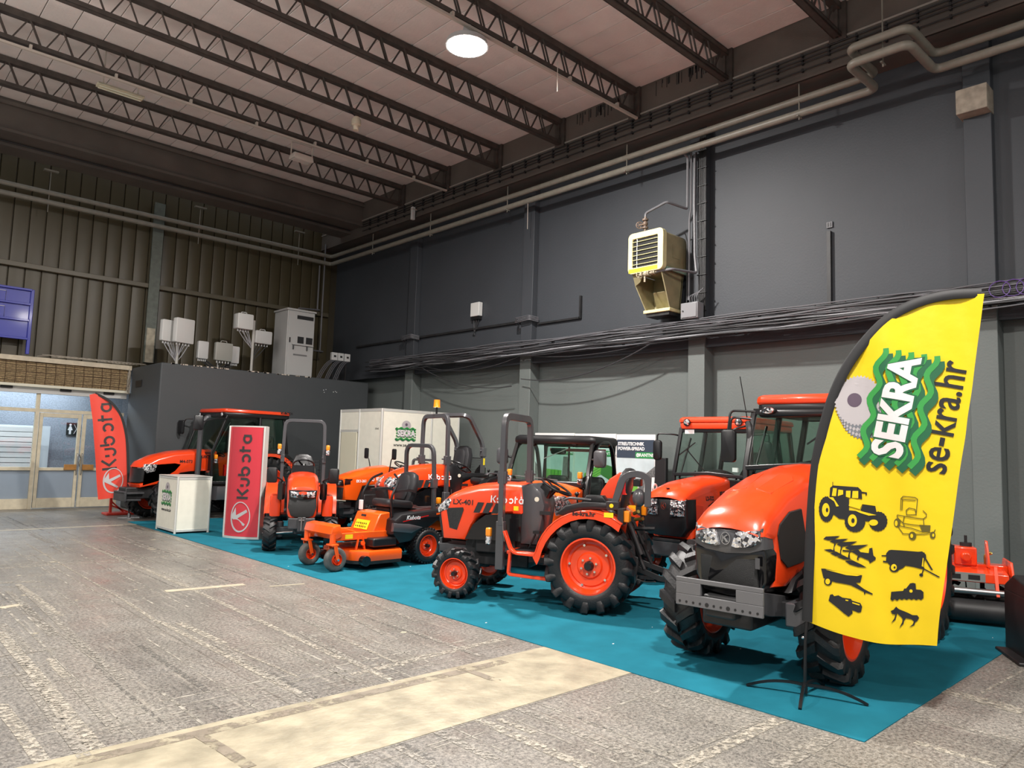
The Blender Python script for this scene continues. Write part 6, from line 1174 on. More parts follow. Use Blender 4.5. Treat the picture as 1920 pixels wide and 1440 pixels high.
# ---- cabs
def cab(t, c):
    xf, zf, xft, xr, xrt, zt_, w_, wt, zl = c['xf'], c['zf'], c['xft'], c['xr'], c['xrt'], c['zt'], c['w'], c['wt'], c['zl']; xm = c.get('xm', (xf+xr)/2-0.05)
    wf = c.get('wf', w_*0.85); ge = c.get('glass', GLASS)
    for s_ in (1,-1):
        A = (xf, s_*wf, zf); At = (xft, s_*wt*0.94, zt_); B = (xm, s_*w_, c.get('zm', zf)); Bt = (xm-0.02, s_*wt, zt_); D = (xr, s_*w_*0.92, c.get('zr', zf)); Dt = (xrt, s_*wt*0.92, zt_)
        Al = (xf-0.02, s_*wf, zl); Bl = (xm, s_*w_, zl)
        obj('front_pillar', G().bar([Al, A, At], 0.05, 0.05), BLACKP, t, 0.008); obj('door_pillar', G().bar([B, Bt], 0.06, 0.05), BLACKP, t, 0.008); obj('rear_pillar', G().bar([D, Dt], 0.06, 0.06), BLACKP, t, 0.008)
        obj('sill', G().bar([Al, (xm, s_*w_, zl)], 0.05, 0.06), BLACKP, t, 0.008)
        d_ = obj('side_door', G().quad(Al, A, At, Bt, 0.008) if False else G().loft([[Al, A, At, Bt, Bl], [(p[0], p[1]+s_*0.008, p[2]) for p in (Al, A, At, Bt, Bl)]]), ge, t, label='glass cab door')
        obj('door_handle', G().tube([(xm+0.08, s_*(w_+0.03), zf+0.05),(xm+0.10, s_*(w_+0.03), zf-0.12)], 0.012), BLACKP, d_)
        obj('grab_rail', G().tube([(xf-0.05, s_*(wf-0.06), zf-0.05),(xft-0.12, s_*(wt-0.12), zt_-0.15)], 0.014), BLACKP, t)
        obj('quarter_glass', G().loft([[B, D, Dt, Bt], [(p[0], p[1]+s_*0.006, p[2]) for p in (B, D, Dt, Bt)]]), ge, t)
    obj('windscreen', G().loft([[(xf, y*wf, zf+0.0) for y in (-1,-0.5,0,0.5,1)], [(xft, y*wt*0.94, zt_) for y in (-1,-0.5,0,0.5,1)]], cap=False, closed=False).add([], []), ge, t)
    bpy.data.objects[-1] if False else None
    obj('rear_window', G().quad((xr,-w_*0.9,c.get('zr',zf)),(xr,w_*0.9,c.get('zr',zf)),(xrt,wt*0.9,zt_),(xrt,-wt*0.9,zt_),0.006), ge, t)
    obj('scuttle', G().bar([(xf,-wf,zf),(xf+0.03,0,zf+c.get('sc',0.0)),(xf,wf,zf)],0.05,0.05), BLACKP, t, 0.01); obj('header', G().bar([(xft,-wt*0.94,zt_),(xft,wt*0.94,zt_)],0.05,0.06), BLACKP, t)
    obj('rear_header', G().bar([(xrt,-wt*0.92,zt_),(xrt,wt*0.92,zt_)],0.06,0.06), BLACKP, t)
    obj('cab_body', G().pillow([(xf-0.04,zl-0.12),(xf-0.04,zf-0.05),(xf-0.18,zf-0.04),(xf-0.26,zl),(xm+0.05,zl-0.02),(xm,zf-0.32),(xr,zf-0.3),(xr,zl-0.12)], -wf*0.92, wf*0.92, 0.03), BLACKP, t)
    # interior
    sx = (xr+xm)/2+0.05; seat(t, sx, c.get('zs', zf-0.35), 0.48, VINYL, hgt=0.55, head=c.get('head', True)); steer(t, (xf-0.42,0,zf+0.0), 26, 0.19, (xf-0.15,0,zf-0.25)); obj('dash_pod', G().pillow([(xf-0.10,zf-0.3),(xf-0.10,zf+0.06),(xf-0.24,zf+0.08),(xf-0.3,zf-0.3)],-0.17,0.17,0.03), BLACKP, t)
    obj('lever', G().tube([(sx+0.25,0.32,zf-0.35),(sx+0.28,0.34,zf-0.05)],0.012).ball((sx+0.28,0.34,zf-0.03),0.028,8), BLACKP, t)
    # roof
    rt = c['roof_t']; ox, oy = c.get('ox',0.10), c.get('oy',0.07); x0, x1 = xft+ox, xrt-c.get('orr',0.06); yy = wt+oy; rm = c.get('rm', ORANGE)
    def rf(x,y,z): e = max(0, abs(y)/yy-0.55); return (x, y, z-(0.05*e if z > zt_+rt*0.5 else 0))
    fr_ = c.get('front_taper', 0.85); pl = [(x0,-yy*fr_*0.9),(x0-0.05,-yy*fr_),(xm+0.1,-yy),(x1+0.1,-yy),(x1,-yy*0.86),(x1,yy*0.86),(x1+0.1,yy),(xm+0.1,yy),(x0-0.05,yy*fr_),(x0,yy*fr_*0.9)]
    obj('roof', G().pillow(pl, zt_+rt*0.35, zt_+rt, 0.04, 'xy', rf), rm, t); obj('roof_liner', G().pillow([(a*0.985+0.01,b_*0.97) for a,b_ in pl], zt_-0.02, zt_+rt*0.42, 0.015, 'xy'), BLACKP if c.get('liner', True) else rm, t)
    for y in c.get('lights', ()):
        for s_ in (1,-1): b_ = obj('work_light', G().cyl((x0-0.04,s_*y,zt_+c.get('lz',0.06)),(x0+0.025,s_*y,zt_+c.get('lz',0.06)),0.05,0.055), BLACKP, t); obj('lens', G().ball((x0+0.02,s_*y,zt_+c.get('lz',0.06)),0.048,12,(0.5,1,1)), LENS, b_)
    for wx in c.get('wipers', ()):
        obj('wiper', G().bar([wx[0], wx[1]], 0.012, 0.012).bar([Vector(wx[1])+Vector((0.01,-0.14,-0.1)), Vector(wx[1])+Vector((0.01,0.14,0.1))], 0.01, 0.016), BLACKP, t)

def big_tractor(loc, ang):      # front right, half behind the yellow flag
    t = thing('cab_tractor', 'largest orange cab tractor, nearest the camera behind the yellow flag', 'tractor', loc, ang)
    wb, rr, tr, rf, tf = 2.13, 0.70, 0.68, 0.48, 0.565
    for s_ in (1,-1): wheel(t, 0, s_*tr, rr, 0.40, 0.42, s_, 19, 0.045, nb=8, dish=-0.02); wheel(t, wb, s_*tf, rf, 0.31, 0.285, s_, 16, 0.04, nb=8, dish=-0.03)
    chassis(t, wb, 0.72, 0.50, tr, tf, rr)
    hw = 0.33
    def fx(x,y,z): k = max(0,(x-1.2)/1.6); return (x-0.22*y*y*(1 if x > 2.6 else 0), y*(1-0.13*k)*(1-0.35*max(0,z-1.30)), z-0.09*(abs(y)/hw)**2.2*(1 if z > 1.15 else 0)*(1-0.25*k))
    hood = [(2.875,1.165),(2.84,1.25),(2.70,1.33),(2.35,1.47),(1.95,1.58),(1.5,1.65),(0.98,1.67),(0.98,0.98),(1.55,0.92),(1.75,0.88),(2.0,0.82),(2.40,0.70),(2.68,0.72),(2.66,0.95),(2.68,1.14)]
    obj('hood', G().pillow(hood, -hw, hw, 0.05, 'xz', fx, (0.15,0.3,0.42,0.58,0.7,0.85)), ORANGE, t)
    for s_ in (1,-1):
        q = [(2.40,s_*0.05),(2.42,s_*0.20),(2.02,s_*0.24),(1.95,s_*0.20),(1.98,s_*0.08)]
        def top(x,y): 
            P = hood[1:7]
            for a,b_ in zip(P, P[1:]):
                if b_[0] <= x <= a[0]: z = a[1]+(b_[1]-a[1])*(a[0]-x)/(a[0]-b_[0]); break
            v = fx(x,y,z); return (v[0],v[1],v[2]+0.006)
        o_ = G(); a = [top(*p) for p in q]; o_.add([(p[0],p[1],p[2]) for p in a]+[(p[0],p[1],p[2]-0.03) for p in a], [(0,1,2,3,4),(9,8,7,6,5)]+[(k,5+k,5+(k+1)%5,(k+1)%5) for k in range(5)])
        obj('hood_facet', o_, ORANGE, t, 0.003)
    def face(nm, poly, x0, x1, r, m_, c_=0.35): return obj(nm, G().pillow(poly, x0, x1, r, 'yz', lambda x,y,z: (x-c_*y*y-0.35*max(0,0.95-z)*0.5, y*0.80, z), (0.5,)), m_, t)
    face('grille', [(-0.345,1.02),(-0.36,0.98),(-0.355,0.78),(-0.28,0.66),(0,0.64),(0.28,0.66),(0.355,0.78),(0.36,0.98),(0.345,1.02),(0,0.98)], 2.42, 2.86, 0.02, BLACKG); face('grille_mesh', [(-0.28,0.94),(-0.29,0.74),(-0.22,0.69),(0.22,0.69),(0.29,0.74),(0.28,0.94)], 2.83, 2.866, 0.008, MESHB)
    face('light_surround', [(-0.34,1.18),(0,1.15),(0.34,1.18),(0.35,1.02),(0.22,0.985),(0,0.97),(-0.22,0.985),(-0.35,1.02)], 2.5, 2.865, 0.012, GREYP)
    for s_ in (1,-1): face('headlight', [(s_*0.325,1.165),(s_*0.10,1.145),(s_*0.06,1.03),(s_*0.10,1.02),(s_*0.25,1.035),(s_*0.33,1.08)], 2.84, 2.885, 0.01, LENS)
    emblem(axes((2.872,0,1.085),(0,1,0),(0,0,1)), 0.045, CHROME, t); obj('hood_latch', G().cyl((2.80,0.22,0.72),(2.86,0.22,0.72),0.012), CHROME, t)
    obj('rating_sticker', G().box((2.845,0.24,0.92),(0.004,0.035,0.08)), GREYP, t); 
    mp = [(2.60,1.12),(2.56,1.27),(2.36,1.36),(2.12,1.38),(2.02,0.99),(2.10,0.88),(2.42,0.86),(2.54,0.93)]; plates(t, 'side_grille', [mp], hw+0.001, MESHB, fx, 0.012)
    plates(t, 'side_grille', [[(1.95,1.33),(1.55,1.40),(1.5,1.1),(1.85,1.05)]], hw+0.001, MESHB, fx, 0.008)
    obj('lower_shroud', G().pillow([(2.40,0.66),(2.30,0.76),(1.95,0.84),(1.6,0.90),(1.2,0.90),(1.2,0.66)], -0.33, 0.33, 0.03), BLACKP, t); plates(t, 'shroud_slot', [[(2.18-k*0.16,0.72),(2.10-k*0.16,0.72),(2.06-k*0.16,0.78),(2.14-k*0.16,0.78)] for k in range(2)], 0.331, GREYM, None, 0.003)
    # front plate bumper with cut-outs
    W2 = 0.345; z0, z1 = 0.56, 0.77
    pt = obj('front_plate', G().bb(2.975,3.0,-W2,W2,0.735,z1).bb(2.975,3.0,-W2,W2,z0,0.645).bb(2.975,3.0,-W2,-0.14,0.645,0.735).bb(2.975,3.0,0.14,W2,0.645,0.735), mat('mid_grey_paint',(0.115,0.115,0.12),0.4), t, 0.004)
    for k in range(12): r_ = 0.015 if k in (4,7) else 0.009; obj('bolt_hole', G().cyl((2.999,-0.31+k*0.056,0.59),(3.003,-0.31+k*0.056,0.59),r_), BPRINT, pt)
    obj('plate_arm', G().prism([(2.98,0.60),(2.98,0.74),(2.75,0.70),(2.3,0.62),(2.3,0.46),(2.7,0.52)], 0.24, 0.27), GREYM, t, 0.005); obj('plate_arm', G().prism([(2.98,0.60),(2.98,0.74),(2.75,0.70),(2.3,0.62),(2.3,0.46),(2.7,0.52)], -0.27, -0.24), GREYM, t, 0.005)
    obj('front_support', G().bb(1.7,2.85,-0.2,0.2,0.42,0.64).bb(2.6,2.97,-0.12,0.12,0.5,0.62), BLACKM, t, 0.02); obj('tool_box', G().bb(2.40,2.58,0.34,0.55,0.44,0.62), GREYP, t, 0.015); obj('box_bracket', G().bb(2.1,2.45,0.2,0.5,0.48,0.6), BLACKM, t, 0.01)
    for s_ in (1,-1): obj('final_drive', G().cyl((wb,s_*0.36,0.48),(wb,s_*0.52,0.48),0.13,0.10).cyl((wb+0.02,s_*0.40,0.32),(wb+0.02,s_*0.40,0.68),0.075), BLACKM, t)
    for s_ in (1,-1): obj('front_fender', G().prism([(wb+0.55*math.cos(a)*1.0, 0.48+0.56*math.sin(a)) for a in [math.radians(40+k*13) for k in range(9)]]+[(wb+0.53*math.cos(a), 0.48+0.54*math.sin(a)) for a in [math.radians(40+k*13) for k in range(9)]][::-1], s_*0.62-0.15, s_*0.62+0.15) if False else G().bb(wb-0.2,wb-0.15,s_*0.3-0.02,s_*0.3+0.02,0.5,0.8), BLACKM, t)
    cab(t, dict(xf=1.12, zf=1.60, xft=0.86, xm=0.10, xr=-0.55, xrt=-0.60, zt=2.18, w=0.74, wt=0.66, wf=0.60, zl=0.85, roof_t=0.18, ox=0.04, oy=0.05, zs=1.15, sc=0.05, front_taper=0.84, glass=TGLASS, wipers=[((1.05,0.0,1.64),(0.98,0.1,1.95))]))
    obj('exhaust_pipe', G().tube(rnd([(0.98,-0.60,0.95),(0.98,-0.62,2.0),(0.92,-0.66,2.06)],0.05),0.035), BLACKM, t)
    obj('roof_rail', G().bb(0.75,0.92,-0.56,0.56,2.12,2.20), BLACKP, t, 0.03)
    for s_ in (1,-1): b_ = obj('work_light', G().pillow(circ(s_*0.44,2.185,0.075,0.04,20),0.90,0.96,0.015,'yz'), BLACKP, t); obj('lens', G().pillow(circ(s_*0.44,2.185,0.066,0.034,20),0.95,0.975,0.01,'yz'), LENS, b_)
    mirror(t, (0.90,-0.60,2.10), (0.98,-0.82,2.12), (0.99,-0.84,1.82), (0.06,0.16,0.34)); mirror(t, (0.90,0.60,2.10), (0.98,0.82,2.12), (0.99,0.84,1.82), (0.06,0.16,0.34))
    obj('mirror_stay', G().tube(rnd([(0.88,-0.62,2.05),(0.94,-0.80,2.0),(0.99,-0.82,1.95)],0.04),0.01).tube(rnd([(0.88,-0.6,2.18),(0.95,-0.84,2.19),(0.99,-0.86,1.9)],0.05),0.012), BLACKP, t); obj('antenna', G().tube([(0.86,-0.70,2.12),(0.90,-0.76,2.55)],0.005,5), BLACKP, t)
    fender(t, rr, 0.42, 0.86, ORANGE, zlow=0.9, front=0.72, back=-0.6); hitch(t, 0.62, 0.34, -0.35)
    obj('fuel_tank', G().pillow([(1.15,0.5),(1.15,0.85),(0.5,0.85),(0.5,0.5)],0.30,0.66,0.05), BLACKP, t); obj('cab_step', G().bar([(0.95,0.68,0.85),(0.95,0.70,0.35),(0.65,0.70,0.35),(0.65,0.68,0.85)],0.03,0.05), BLACKM, t)
    return t
big_tractor((7.95,3.26,0.0065), math.radians(185.5))

def l2_tractor(loc, ang):
    t = thing('cab_tractor', 'orange cab tractor in front of the side wall, left of the largest one', 'tractor', loc, ang)
    wb, rr, tr, rf, tf = 1.85, 0.58, 0.56, 0.38, 0.52
    for s_ in (1,-1): wheel(t, 0, s_*tr, rr, 0.34, 0.34, s_, 17, 0.04, nb=8, dish=-0.01); wheel(t, wb, s_*tf, rf, 0.24, 0.21, s_, 15, 0.034, nb=6, dish=-0.01)
    chassis(t, wb, 0.6, 0.42, tr, tf, rr); hw = 0.33
    def fx(x,y,z): return (x-0.30*y*y*(1 if x > 2.1 else 0), y*(1-0.08*max(0,x-1.2))*(1-0.3*max(0,z-1.2)), z-0.06*(abs(y)/hw)**2.2*(1 if z > 1.1 else 0))
    obj('hood', G().pillow([(2.33,1.17),(2.30,1.23),(2.15,1.30),(1.8,1.38),(1.3,1.43),(1.05,1.45),(1.05,0.95),(1.45,0.92),(1.75,0.78),(2.0,0.64),(2.12,0.64),(2.10,1.13)], -hw, hw, 0.05, 'xz', fx, (0.2,0.35,0.5,0.65,0.8)), ORANGE, t)
    def face(nm, poly, x0, x1, r, m_): return obj(nm, G().pillow(poly, x0, x1, r, 'yz', lambda x,y,z: (x-0.30*y*y, y, z)), m_, t)
    face('grille', [(-0.31,1.15),(0.31,1.15),(0.32,0.80),(0.24,0.68),(-0.24,0.68),(-0.32,0.80)], 2.05, 2.31, 0.02, BLACKP)
    for s_ in (1,-1): face('headlight', [(s_*0.30,1.14),(s_*0.10,1.14),(s_*0.10,0.93),(s_*0.285,0.94)], 2.28, 2.33, 0.01, LENS); obj('light_divider', G().box((2.325,s_*0.19,1.04),(0.01,0.18,0.012)), BLACKP, t)
    emblem(axes((2.322,0,1.06),(0,1,0),(0,0,1)), 0.045, CHROME, t); obj('hood_emblem', G().prism([(2.22,0.03),(2.18,0.0),(2.22,-0.03),(2.25,0)],1.277,1.285,'xy'), BPRINT, t)
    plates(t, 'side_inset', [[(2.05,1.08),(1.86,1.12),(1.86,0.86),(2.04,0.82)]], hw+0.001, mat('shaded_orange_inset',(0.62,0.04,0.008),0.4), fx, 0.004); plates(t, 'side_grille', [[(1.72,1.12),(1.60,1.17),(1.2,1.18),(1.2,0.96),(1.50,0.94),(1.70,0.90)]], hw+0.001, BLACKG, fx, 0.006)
    for s_ in (1,-1): fapply(txt('L2-522', 0.075, axes((1.68,s_*(hw+0.003),1.215),(-s_,0,0),(0,0,1)), BPRINT, t, 'model_lettering', 0.001, 0.003), fx); fapply(txt('KUBOTA', 0.075, axes((1.25,s_*(hw+0.003),1.27),(-s_,0,0),(0,0,1)), BPRINT, t, 'brand_lettering', 0.003, 0.003), fx); obj('white_badge', G().bb(1.10,1.22,s_*(hw+0.001),s_*(hw+0.005),1.17,1.21), WPRINT, t)
    obj('front_plate', G().bb(2.20,2.24,-0.24,0.24,0.42,0.60).bb(1.9,2.2,-0.16,0.16,0.44,0.6), GREYM, t, 0.01); obj('upper_bracket', G().bb(2.1,2.25,-0.2,0.2,0.6,0.64), BLACKM, t, 0.008)
    obj('lift_handle', G().tube([(1.95+0.05*math.cos(k*PI/8),-0.36+0.0*k,1.26+0.05*math.sin(k*PI/8)) for k in range(16)],0.014,6,True), WHITE, t)
    cab(t, dict(xf=1.10, zf=1.43, xft=0.95, xm=0.15, xr=-0.42, xrt=-0.45, zt=2.12, w=0.66, wt=0.56, wf=0.56, zl=0.75, roof_t=0.17, ox=0.06, oy=0.04, zs=1.0, lights=(0.40,), lz=0.075, liner=False, front_taper=0.93, sc=0.04, wipers=[((1.08,-0.05,1.46),(1.02,-0.40,1.80))]))
    obj('header_band', G().bb(0.90,0.98,-0.52,0.52,2.05,2.12), BLACKP, t, 0.01); obj('rating_label', G().bb(0.985,0.99,-0.45,-0.30,2.03,2.09), WPRINT, t)
    for s_ in (1,-1):
        yy = s_*0.86; obj('mirror_arm', G().tube(rnd([(0.93,s_*0.56,2.0),(1.02,s_*0.62,2.02),(1.08,yy,2.03),(1.08,yy,1.78)],0.05),0.012), BLACKP, t); obj('mirror', G().pillow(rect_r(-0.07,0.07,-0.15,0.15,0.05),-0.03,0.03,0.02,'yz').T(Matrix.Translation((1.10,yy-s_*0.02,1.78))), BLACKP, t)
    fender(t, rr, 0.36, 0.72, ORANGE, zlow=0.75, front=0.68, back=-0.5); hitch(t, 0.55, 0.3, -0.3); obj('dash_screen', G().bb(0.86,0.9,0.25,0.33,1.50,1.56), WPRINT, t); obj('cab_step', G().bar([(0.9,0.6,0.75),(0.9,0.62,0.35),(0.6,0.62,0.35),(0.6,0.6,0.75)],0.03,0.05), BLACKM, t)
    return t
l2_tractor((10.28,5.72,0.0065), math.radians(184))

def m4_tractor(loc, ang):
    t = thing('cab_tractor', 'orange cab tractor at the far left in front of the booth', 'tractor', loc, ang)
    wb, rr, tr, rf, tf = 2.10, 0.70, 0.66, 0.46, 0.60
    for s_ in (1,-1): wheel(t, 0, s_*tr, rr, 0.38, 0.42, s_, 19, 0.045, nb=8, dish=-0.02); wheel(t, wb, s_*tf, rf, 0.30, 0.27, s_, 16, 0.04, nb=8, dish=-0.02)
    chassis(t, wb, 0.72, 0.5, tr, tf, rr); hw = 0.36
    def fx(x,y,z): return (x-0.5*y*y*(1 if x > 2.3 else 0), y*(1-0.15*max(0,x-1.6)), z-0.07*(abs(y)/hw)**2.4*(1 if z > 1.2 else 0))
    obj('hood', G().pillow([(2.72,1.12),(2.66,1.24),(2.4,1.37),(2.0,1.47),(1.5,1.52),(1.05,1.53),(1.05,1.05),(1.65,1.03),(1.85,1.0),(2.05,0.82),(2.70,0.70),(2.74,0.77),(2.3,0.88),(2.0,1.08),(1.92,1.18),(2.0,1.24),(2.3,1.20),(2.5,1.12)], -hw, hw, 0.04, 'xz', fx, (0.2,0.35,0.5,0.65,0.8)), ORANGE, t)
    obj('black_mask', G().pillow([(2.70,1.10),(2.72,0.80),(2.35,0.86),(2.02,1.06),(1.90,1.20),(2.0,1.27),(2.35,1.22)], -hw+0.005, hw-0.005, 0.05, 'xz', fx, (0.2,0.4,0.6,0.8)), BLACKP, t)
    for s_ in (1,-1): g = G().pillow([(2.70,1.10),(2.66,1.19),(2.42,1.19),(2.46,1.04),(2.62,1.0)], min(s_*0.375,s_*0.16), max(s_*0.375,s_*0.16), 0.01, 'xz', fx); obj('headlight', g, LENS, t)
    for s_ in (1,-1): fapply(txt('M4-073', 0.09, axes((1.75,s_*(hw+0.001),1.32),(-s_,0,0),(0,0,1)), BPRINT, t, 'model_lettering', 0.001, 0.003), fx); fapply(txt('KUBOTA', 0.085, axes((1.30,s_*(hw+0.001),1.43),(-s_,0,0),(0,0,1)), BPRINT, t, 'brand_lettering', 0.003, 0.003), fx); obj('side_lettering', G().bb(1.10,1.22,s_*(hw+0.001),s_*(hw+0.004),1.26,1.29), WPRINT, t); obj('warning_sticker', G().bb(1.08,1.18,s_*(hw+0.001),s_*(hw+0.004),1.08,1.17), YSTICK, t)
    plates(t, 'side_panel_gap', [[(1.43,1.06),(1.41,1.06),(1.41,1.45),(1.43,1.45)]], hw+0.0005, BPRINT, fx, 0.002)
    obj('front_weight_frame', G().bb(2.55,2.95,-0.26,0.26,0.56,0.60).bb(2.91,2.95,-0.28,0.28,0.42,0.62).bb(2.6,2.9,-0.24,0.24,0.42,0.46), GREYM, t, 0.008); obj('front_support', G().bb(1.8,2.9,-0.18,0.18,0.46,0.7), BLACKM, t, 0.02)
    for s_ in (1,-1): obj('final_drive', G().cyl((wb,s_*0.36,0.46),(wb,s_*0.5,0.46),0.12).cyl((wb,s_*0.40,0.3),(wb,s_*0.40,0.66),0.07), BLACKM, t)
    cab(t, dict(xf=1.30, zf=1.45, xft=1.02, xm=0.25, xr=-0.52, xrt=-0.42, zt=2.30, w=0.74, wt=0.68, wf=0.58, zl=0.80, roof_t=0.17, ox=0.04, oy=0.06, orr=0.16, zs=1.08, front_taper=0.84, lights=(0.50,), lz=0.02, glass=TGLASS))
    for s_ in (1,-1): fapply(txt('KUBOTA', 0.08, axes((-0.42,s_*0.745,2.42),(-s_,0,0),(0,0,1)), BPRINT, t, 'brand_lettering', 0.003, 0.004), ident)
    obj('exhaust_pipe', G().tube(rnd([(1.52,0.42,0.9),(1.52,0.44,2.10),(1.40,0.46,2.24),(1.34,0.46,2.24)],0.10,5),0.055), GREYP, t); mirror(t, (1.0,0.68,2.22), (1.30,0.70,2.22), (1.72,0.72,2.10), (0.05,0.2,0.32), 1.3); mirror(t, (1.0,-0.68,2.22), (1.25,-0.82,2.22), (1.30,-0.94,2.02), (0.05,0.2,0.32), 0.2)
    signal(t, 1.22, 0.62, 1.24); fender(t, rr, 0.42, 0.86, ORANGE, zlow=0.9, front=0.70, back=-0.62)
    for s_ in (1,-1): obj('fender_arch', G().prism([(0.86*math.cos(a), rr+0.05+0.80*math.sin(a)) for a in [math.radians(15+k*12) for k in range(13)]]+[(0.80*math.cos(a), rr+0.05+0.73*math.sin(a)) for a in [math.radians(15+k*12) for k in range(13)]][::-1], s_*0.86-0.12, s_*0.86+0.02), BLACKP, t)
    obj('tool_box', G().pillow([(1.2,0.42),(1.2,0.72),(0.85,0.72),(0.85,0.42)],0.40,0.72,0.04), GREYP, t)
    g = G().tube([(0.92,0.78,0.30),(0.92,0.74,0.85)],0.018).tube([(0.62,0.78,0.30),(0.62,0.74,0.85)],0.018); 
    for z in (0.32,0.5,0.68): g.bb(0.6,0.94,0.70,0.80,z,z+0.03)
    obj('cab_step', g, BLACKM, t); hitch(t, 0.62, 0.34, -0.35); obj('air_filter', G().cyl((1.25,0.35,1.0),(1.25,0.5,1.0),0.06).cyl((1.3,0.4,0.82),(1.3,0.52,0.82),0.05), STEEL, t); obj('red_toolkit', G().bb(0.9,1.0,0.55,0.62,0.95,1.2), REDLENS, t)
    return t
m4_tractor((7.58,17.08,0.0065), math.radians(186.5))

# ---- utility vehicle with black cab
def rtv(loc, ang):
    t = thing('utility_vehicle', 'black cabbed utility vehicle with open doorway behind the compact tractor', 'vehicle', loc, ang)
    wb = 1.95
    for s_ in (1,-1): wheel(t, 0, s_*0.56, 0.32, 0.26, 0.16, s_, 22, 0.02, 'turf', 5, m=ORANGE); wheel(t, wb, s_*0.56, 0.32, 0.26, 0.16, s_, 22, 0.02, 'turf', 5)
    obj('frame', G().bb(-0.5,wb+0.3,-0.35,0.35,0.28,0.42), BLACKM, t, 0.02)
    fx = lambda x,y,z: (x-0.18*y*y*(1 if x > 1.9 else 0), y*(1-0.18*max(0,x-1.7)), z-0.10*(abs(y)/0.66)**2*(1 if z > 0.9 else 0))
    obj('hood', G().pillow([(2.44,1.08),(2.48,0.95),(2.42,0.55),(2.3,0.55),(2.28,0.75),(1.65,0.80),(1.55,1.0),(1.55,1.27),(1.8,1.26),(2.1,1.21),(2.35,1.14)], -0.64, 0.64, 0.06, 'xz', fx, (0.2,0.4,0.6,0.8)), ORANGE2, t)
    obj('hood_centre', G().pillow([(2.46,1.02),(2.49,0.9),(2.44,0.6),(2.3,0.6),(1.6,1.15),(1.6,1.27),(2.1,1.19)], -0.26, 0.26, 0.04, 'xz'), GREYM, t, label='grey centre panel of the hood')
    obj('bumper', G().pillow([(2.55,0.62),(2.55,0.42),(2.3,0.36),(2.3,0.62)], -0.6, 0.6, 0.05), BLACKP, t)
    for s_ in (1,-1): obj('headlight', G().pillow([(2.42,1.14),(2.475,1.03),(2.40,0.90),(2.10,0.92),(1.98,1.06),(2.15,1.18)], min(s_*0.36,s_*0.645), max(s_*0.36,s_*0.645), 0.02, 'xz', fx), LENS, t); obj('front_wing', G().prism([(wb+0.42*math.cos(a), 0.36+0.42*math.sin(a)) for a in [math.radians(5+k*17) for k in range(11)]]+[(wb+0.38*math.cos(a), 0.36+0.38*math.sin(a)) for a in [math.radians(5+k*17) for k in range(11)]][::-1], s_*0.57-0.13, s_*0.57+0.13), BLACKP, t)
    zt_ = 1.88; w_ = 0.68
    for s_ in (1,-1):
        obj('front_pillar', G().bar([(1.62,s_*w_,0.9),(1.55,s_*w_,1.25),(1.28,s_*w_*0.95,zt_)],0.06,0.05), BLACKG, t, 0.008)
        obj('door_frame', G().bar(rnd([(1.56,s_*w_,0.55),(1.50,s_*(w_+0.01),1.3),(1.22,s_*(w_+0.0),zt_-0.02),(0.62,s_*(w_+0.0),zt_-0.0),(0.42,s_*w_,1.3),(0.42,s_*w_,0.55)],0.22,7),0.06,0.045), BLACKG, t, 0.01); obj('sill', G().bb(0.42,1.58,s_*w_-0.04,s_*w_+0.03,0.42,0.52), BLACKP, t, 0.01)
        obj('mirror', G().pillow(rect_r(-0.09,0.09,-0.13,0.13,0.05,4),-0.05,0.07,0.03,'yz',lambda x,y,z:(x,y*(1+x*2),z)).T(Matrix.Translation((1.42,s_*(w_+0.16),1.62))), GREYP, t); obj('mirror_arm', G().tube([(1.40,s_*w_,1.60),(1.42,s_*(w_+0.12),1.62)],0.018), BLACKP, t); obj('roof_clip', G().bb(1.26,1.34,s_*0.36-0.04,s_*0.36+0.04,zt_-0.07,zt_+0.05), BLACKP, t, 0.01)
        signal(t, 1.62, s_*0.60, 1.24)
    obj('windscreen', G().quad((1.56,-0.64,1.25),(1.56,0.64,1.25),(1.29,0.62,zt_-0.04),(1.29,-0.62,zt_-0.04),0.006), TGLASS, t); obj('scuttle', G().bb(1.50,1.64,-0.66,0.66,1.18,1.27), BLACKP, t, 0.02); obj('header', G().bb(1.22,1.30,-0.64,0.64,zt_-0.06,zt_), BLACKP, t, 0.01)
    obj('roof', G().pillow([(1.36,-0.62),(1.30,-0.70),(0.40,-0.70),(0.34,-0.64),(0.34,0.64),(0.40,0.70),(1.30,0.70),(1.36,0.62)], zt_-0.02, zt_+0.12, 0.05, 'xy', lambda x,y,z: (x,y,z-0.05*(y/0.7)**2)), BLACKP, t)
    obj('rear_wall', G().bb(0.32,0.40,-0.66,0.66,0.5,1.18), BLACKP, t, 0.02); obj('rear_window_frame', G().bar([(0.36,-0.64,1.18),(0.36,0.64,1.18),(0.36,0.62,zt_-0.04),(0.36,-0.62,zt_-0.04)],0.06,0.08,closed=True), BLACKG, t); obj('rear_window_bar', G().bar([(0.36,-0.18,1.2),(0.36,-0.18,zt_-0.05)],0.03,0.02), BLACKG, t); obj('rear_window', G().bb(0.357,0.363,-0.6,0.6,1.22,zt_-0.08), TGLASS, t)
    obj('interior_rear_view_mirror', G().pillow(rect_r(-0.13,0.13,-0.05,0.05,0.03),-0.02,0.02,0.01,'yz').T(Matrix.Translation((1.24,0.05,zt_-0.16))), BLACKP, t); obj('wiper', G().bar([(1.32,0.25,zt_-0.12),(1.40,-0.12,1.60)],0.012,0.012).bar([(1.56,0.2,1.28),(1.55,-0.55,1.32)],0.012,0.014), STEEL, t)
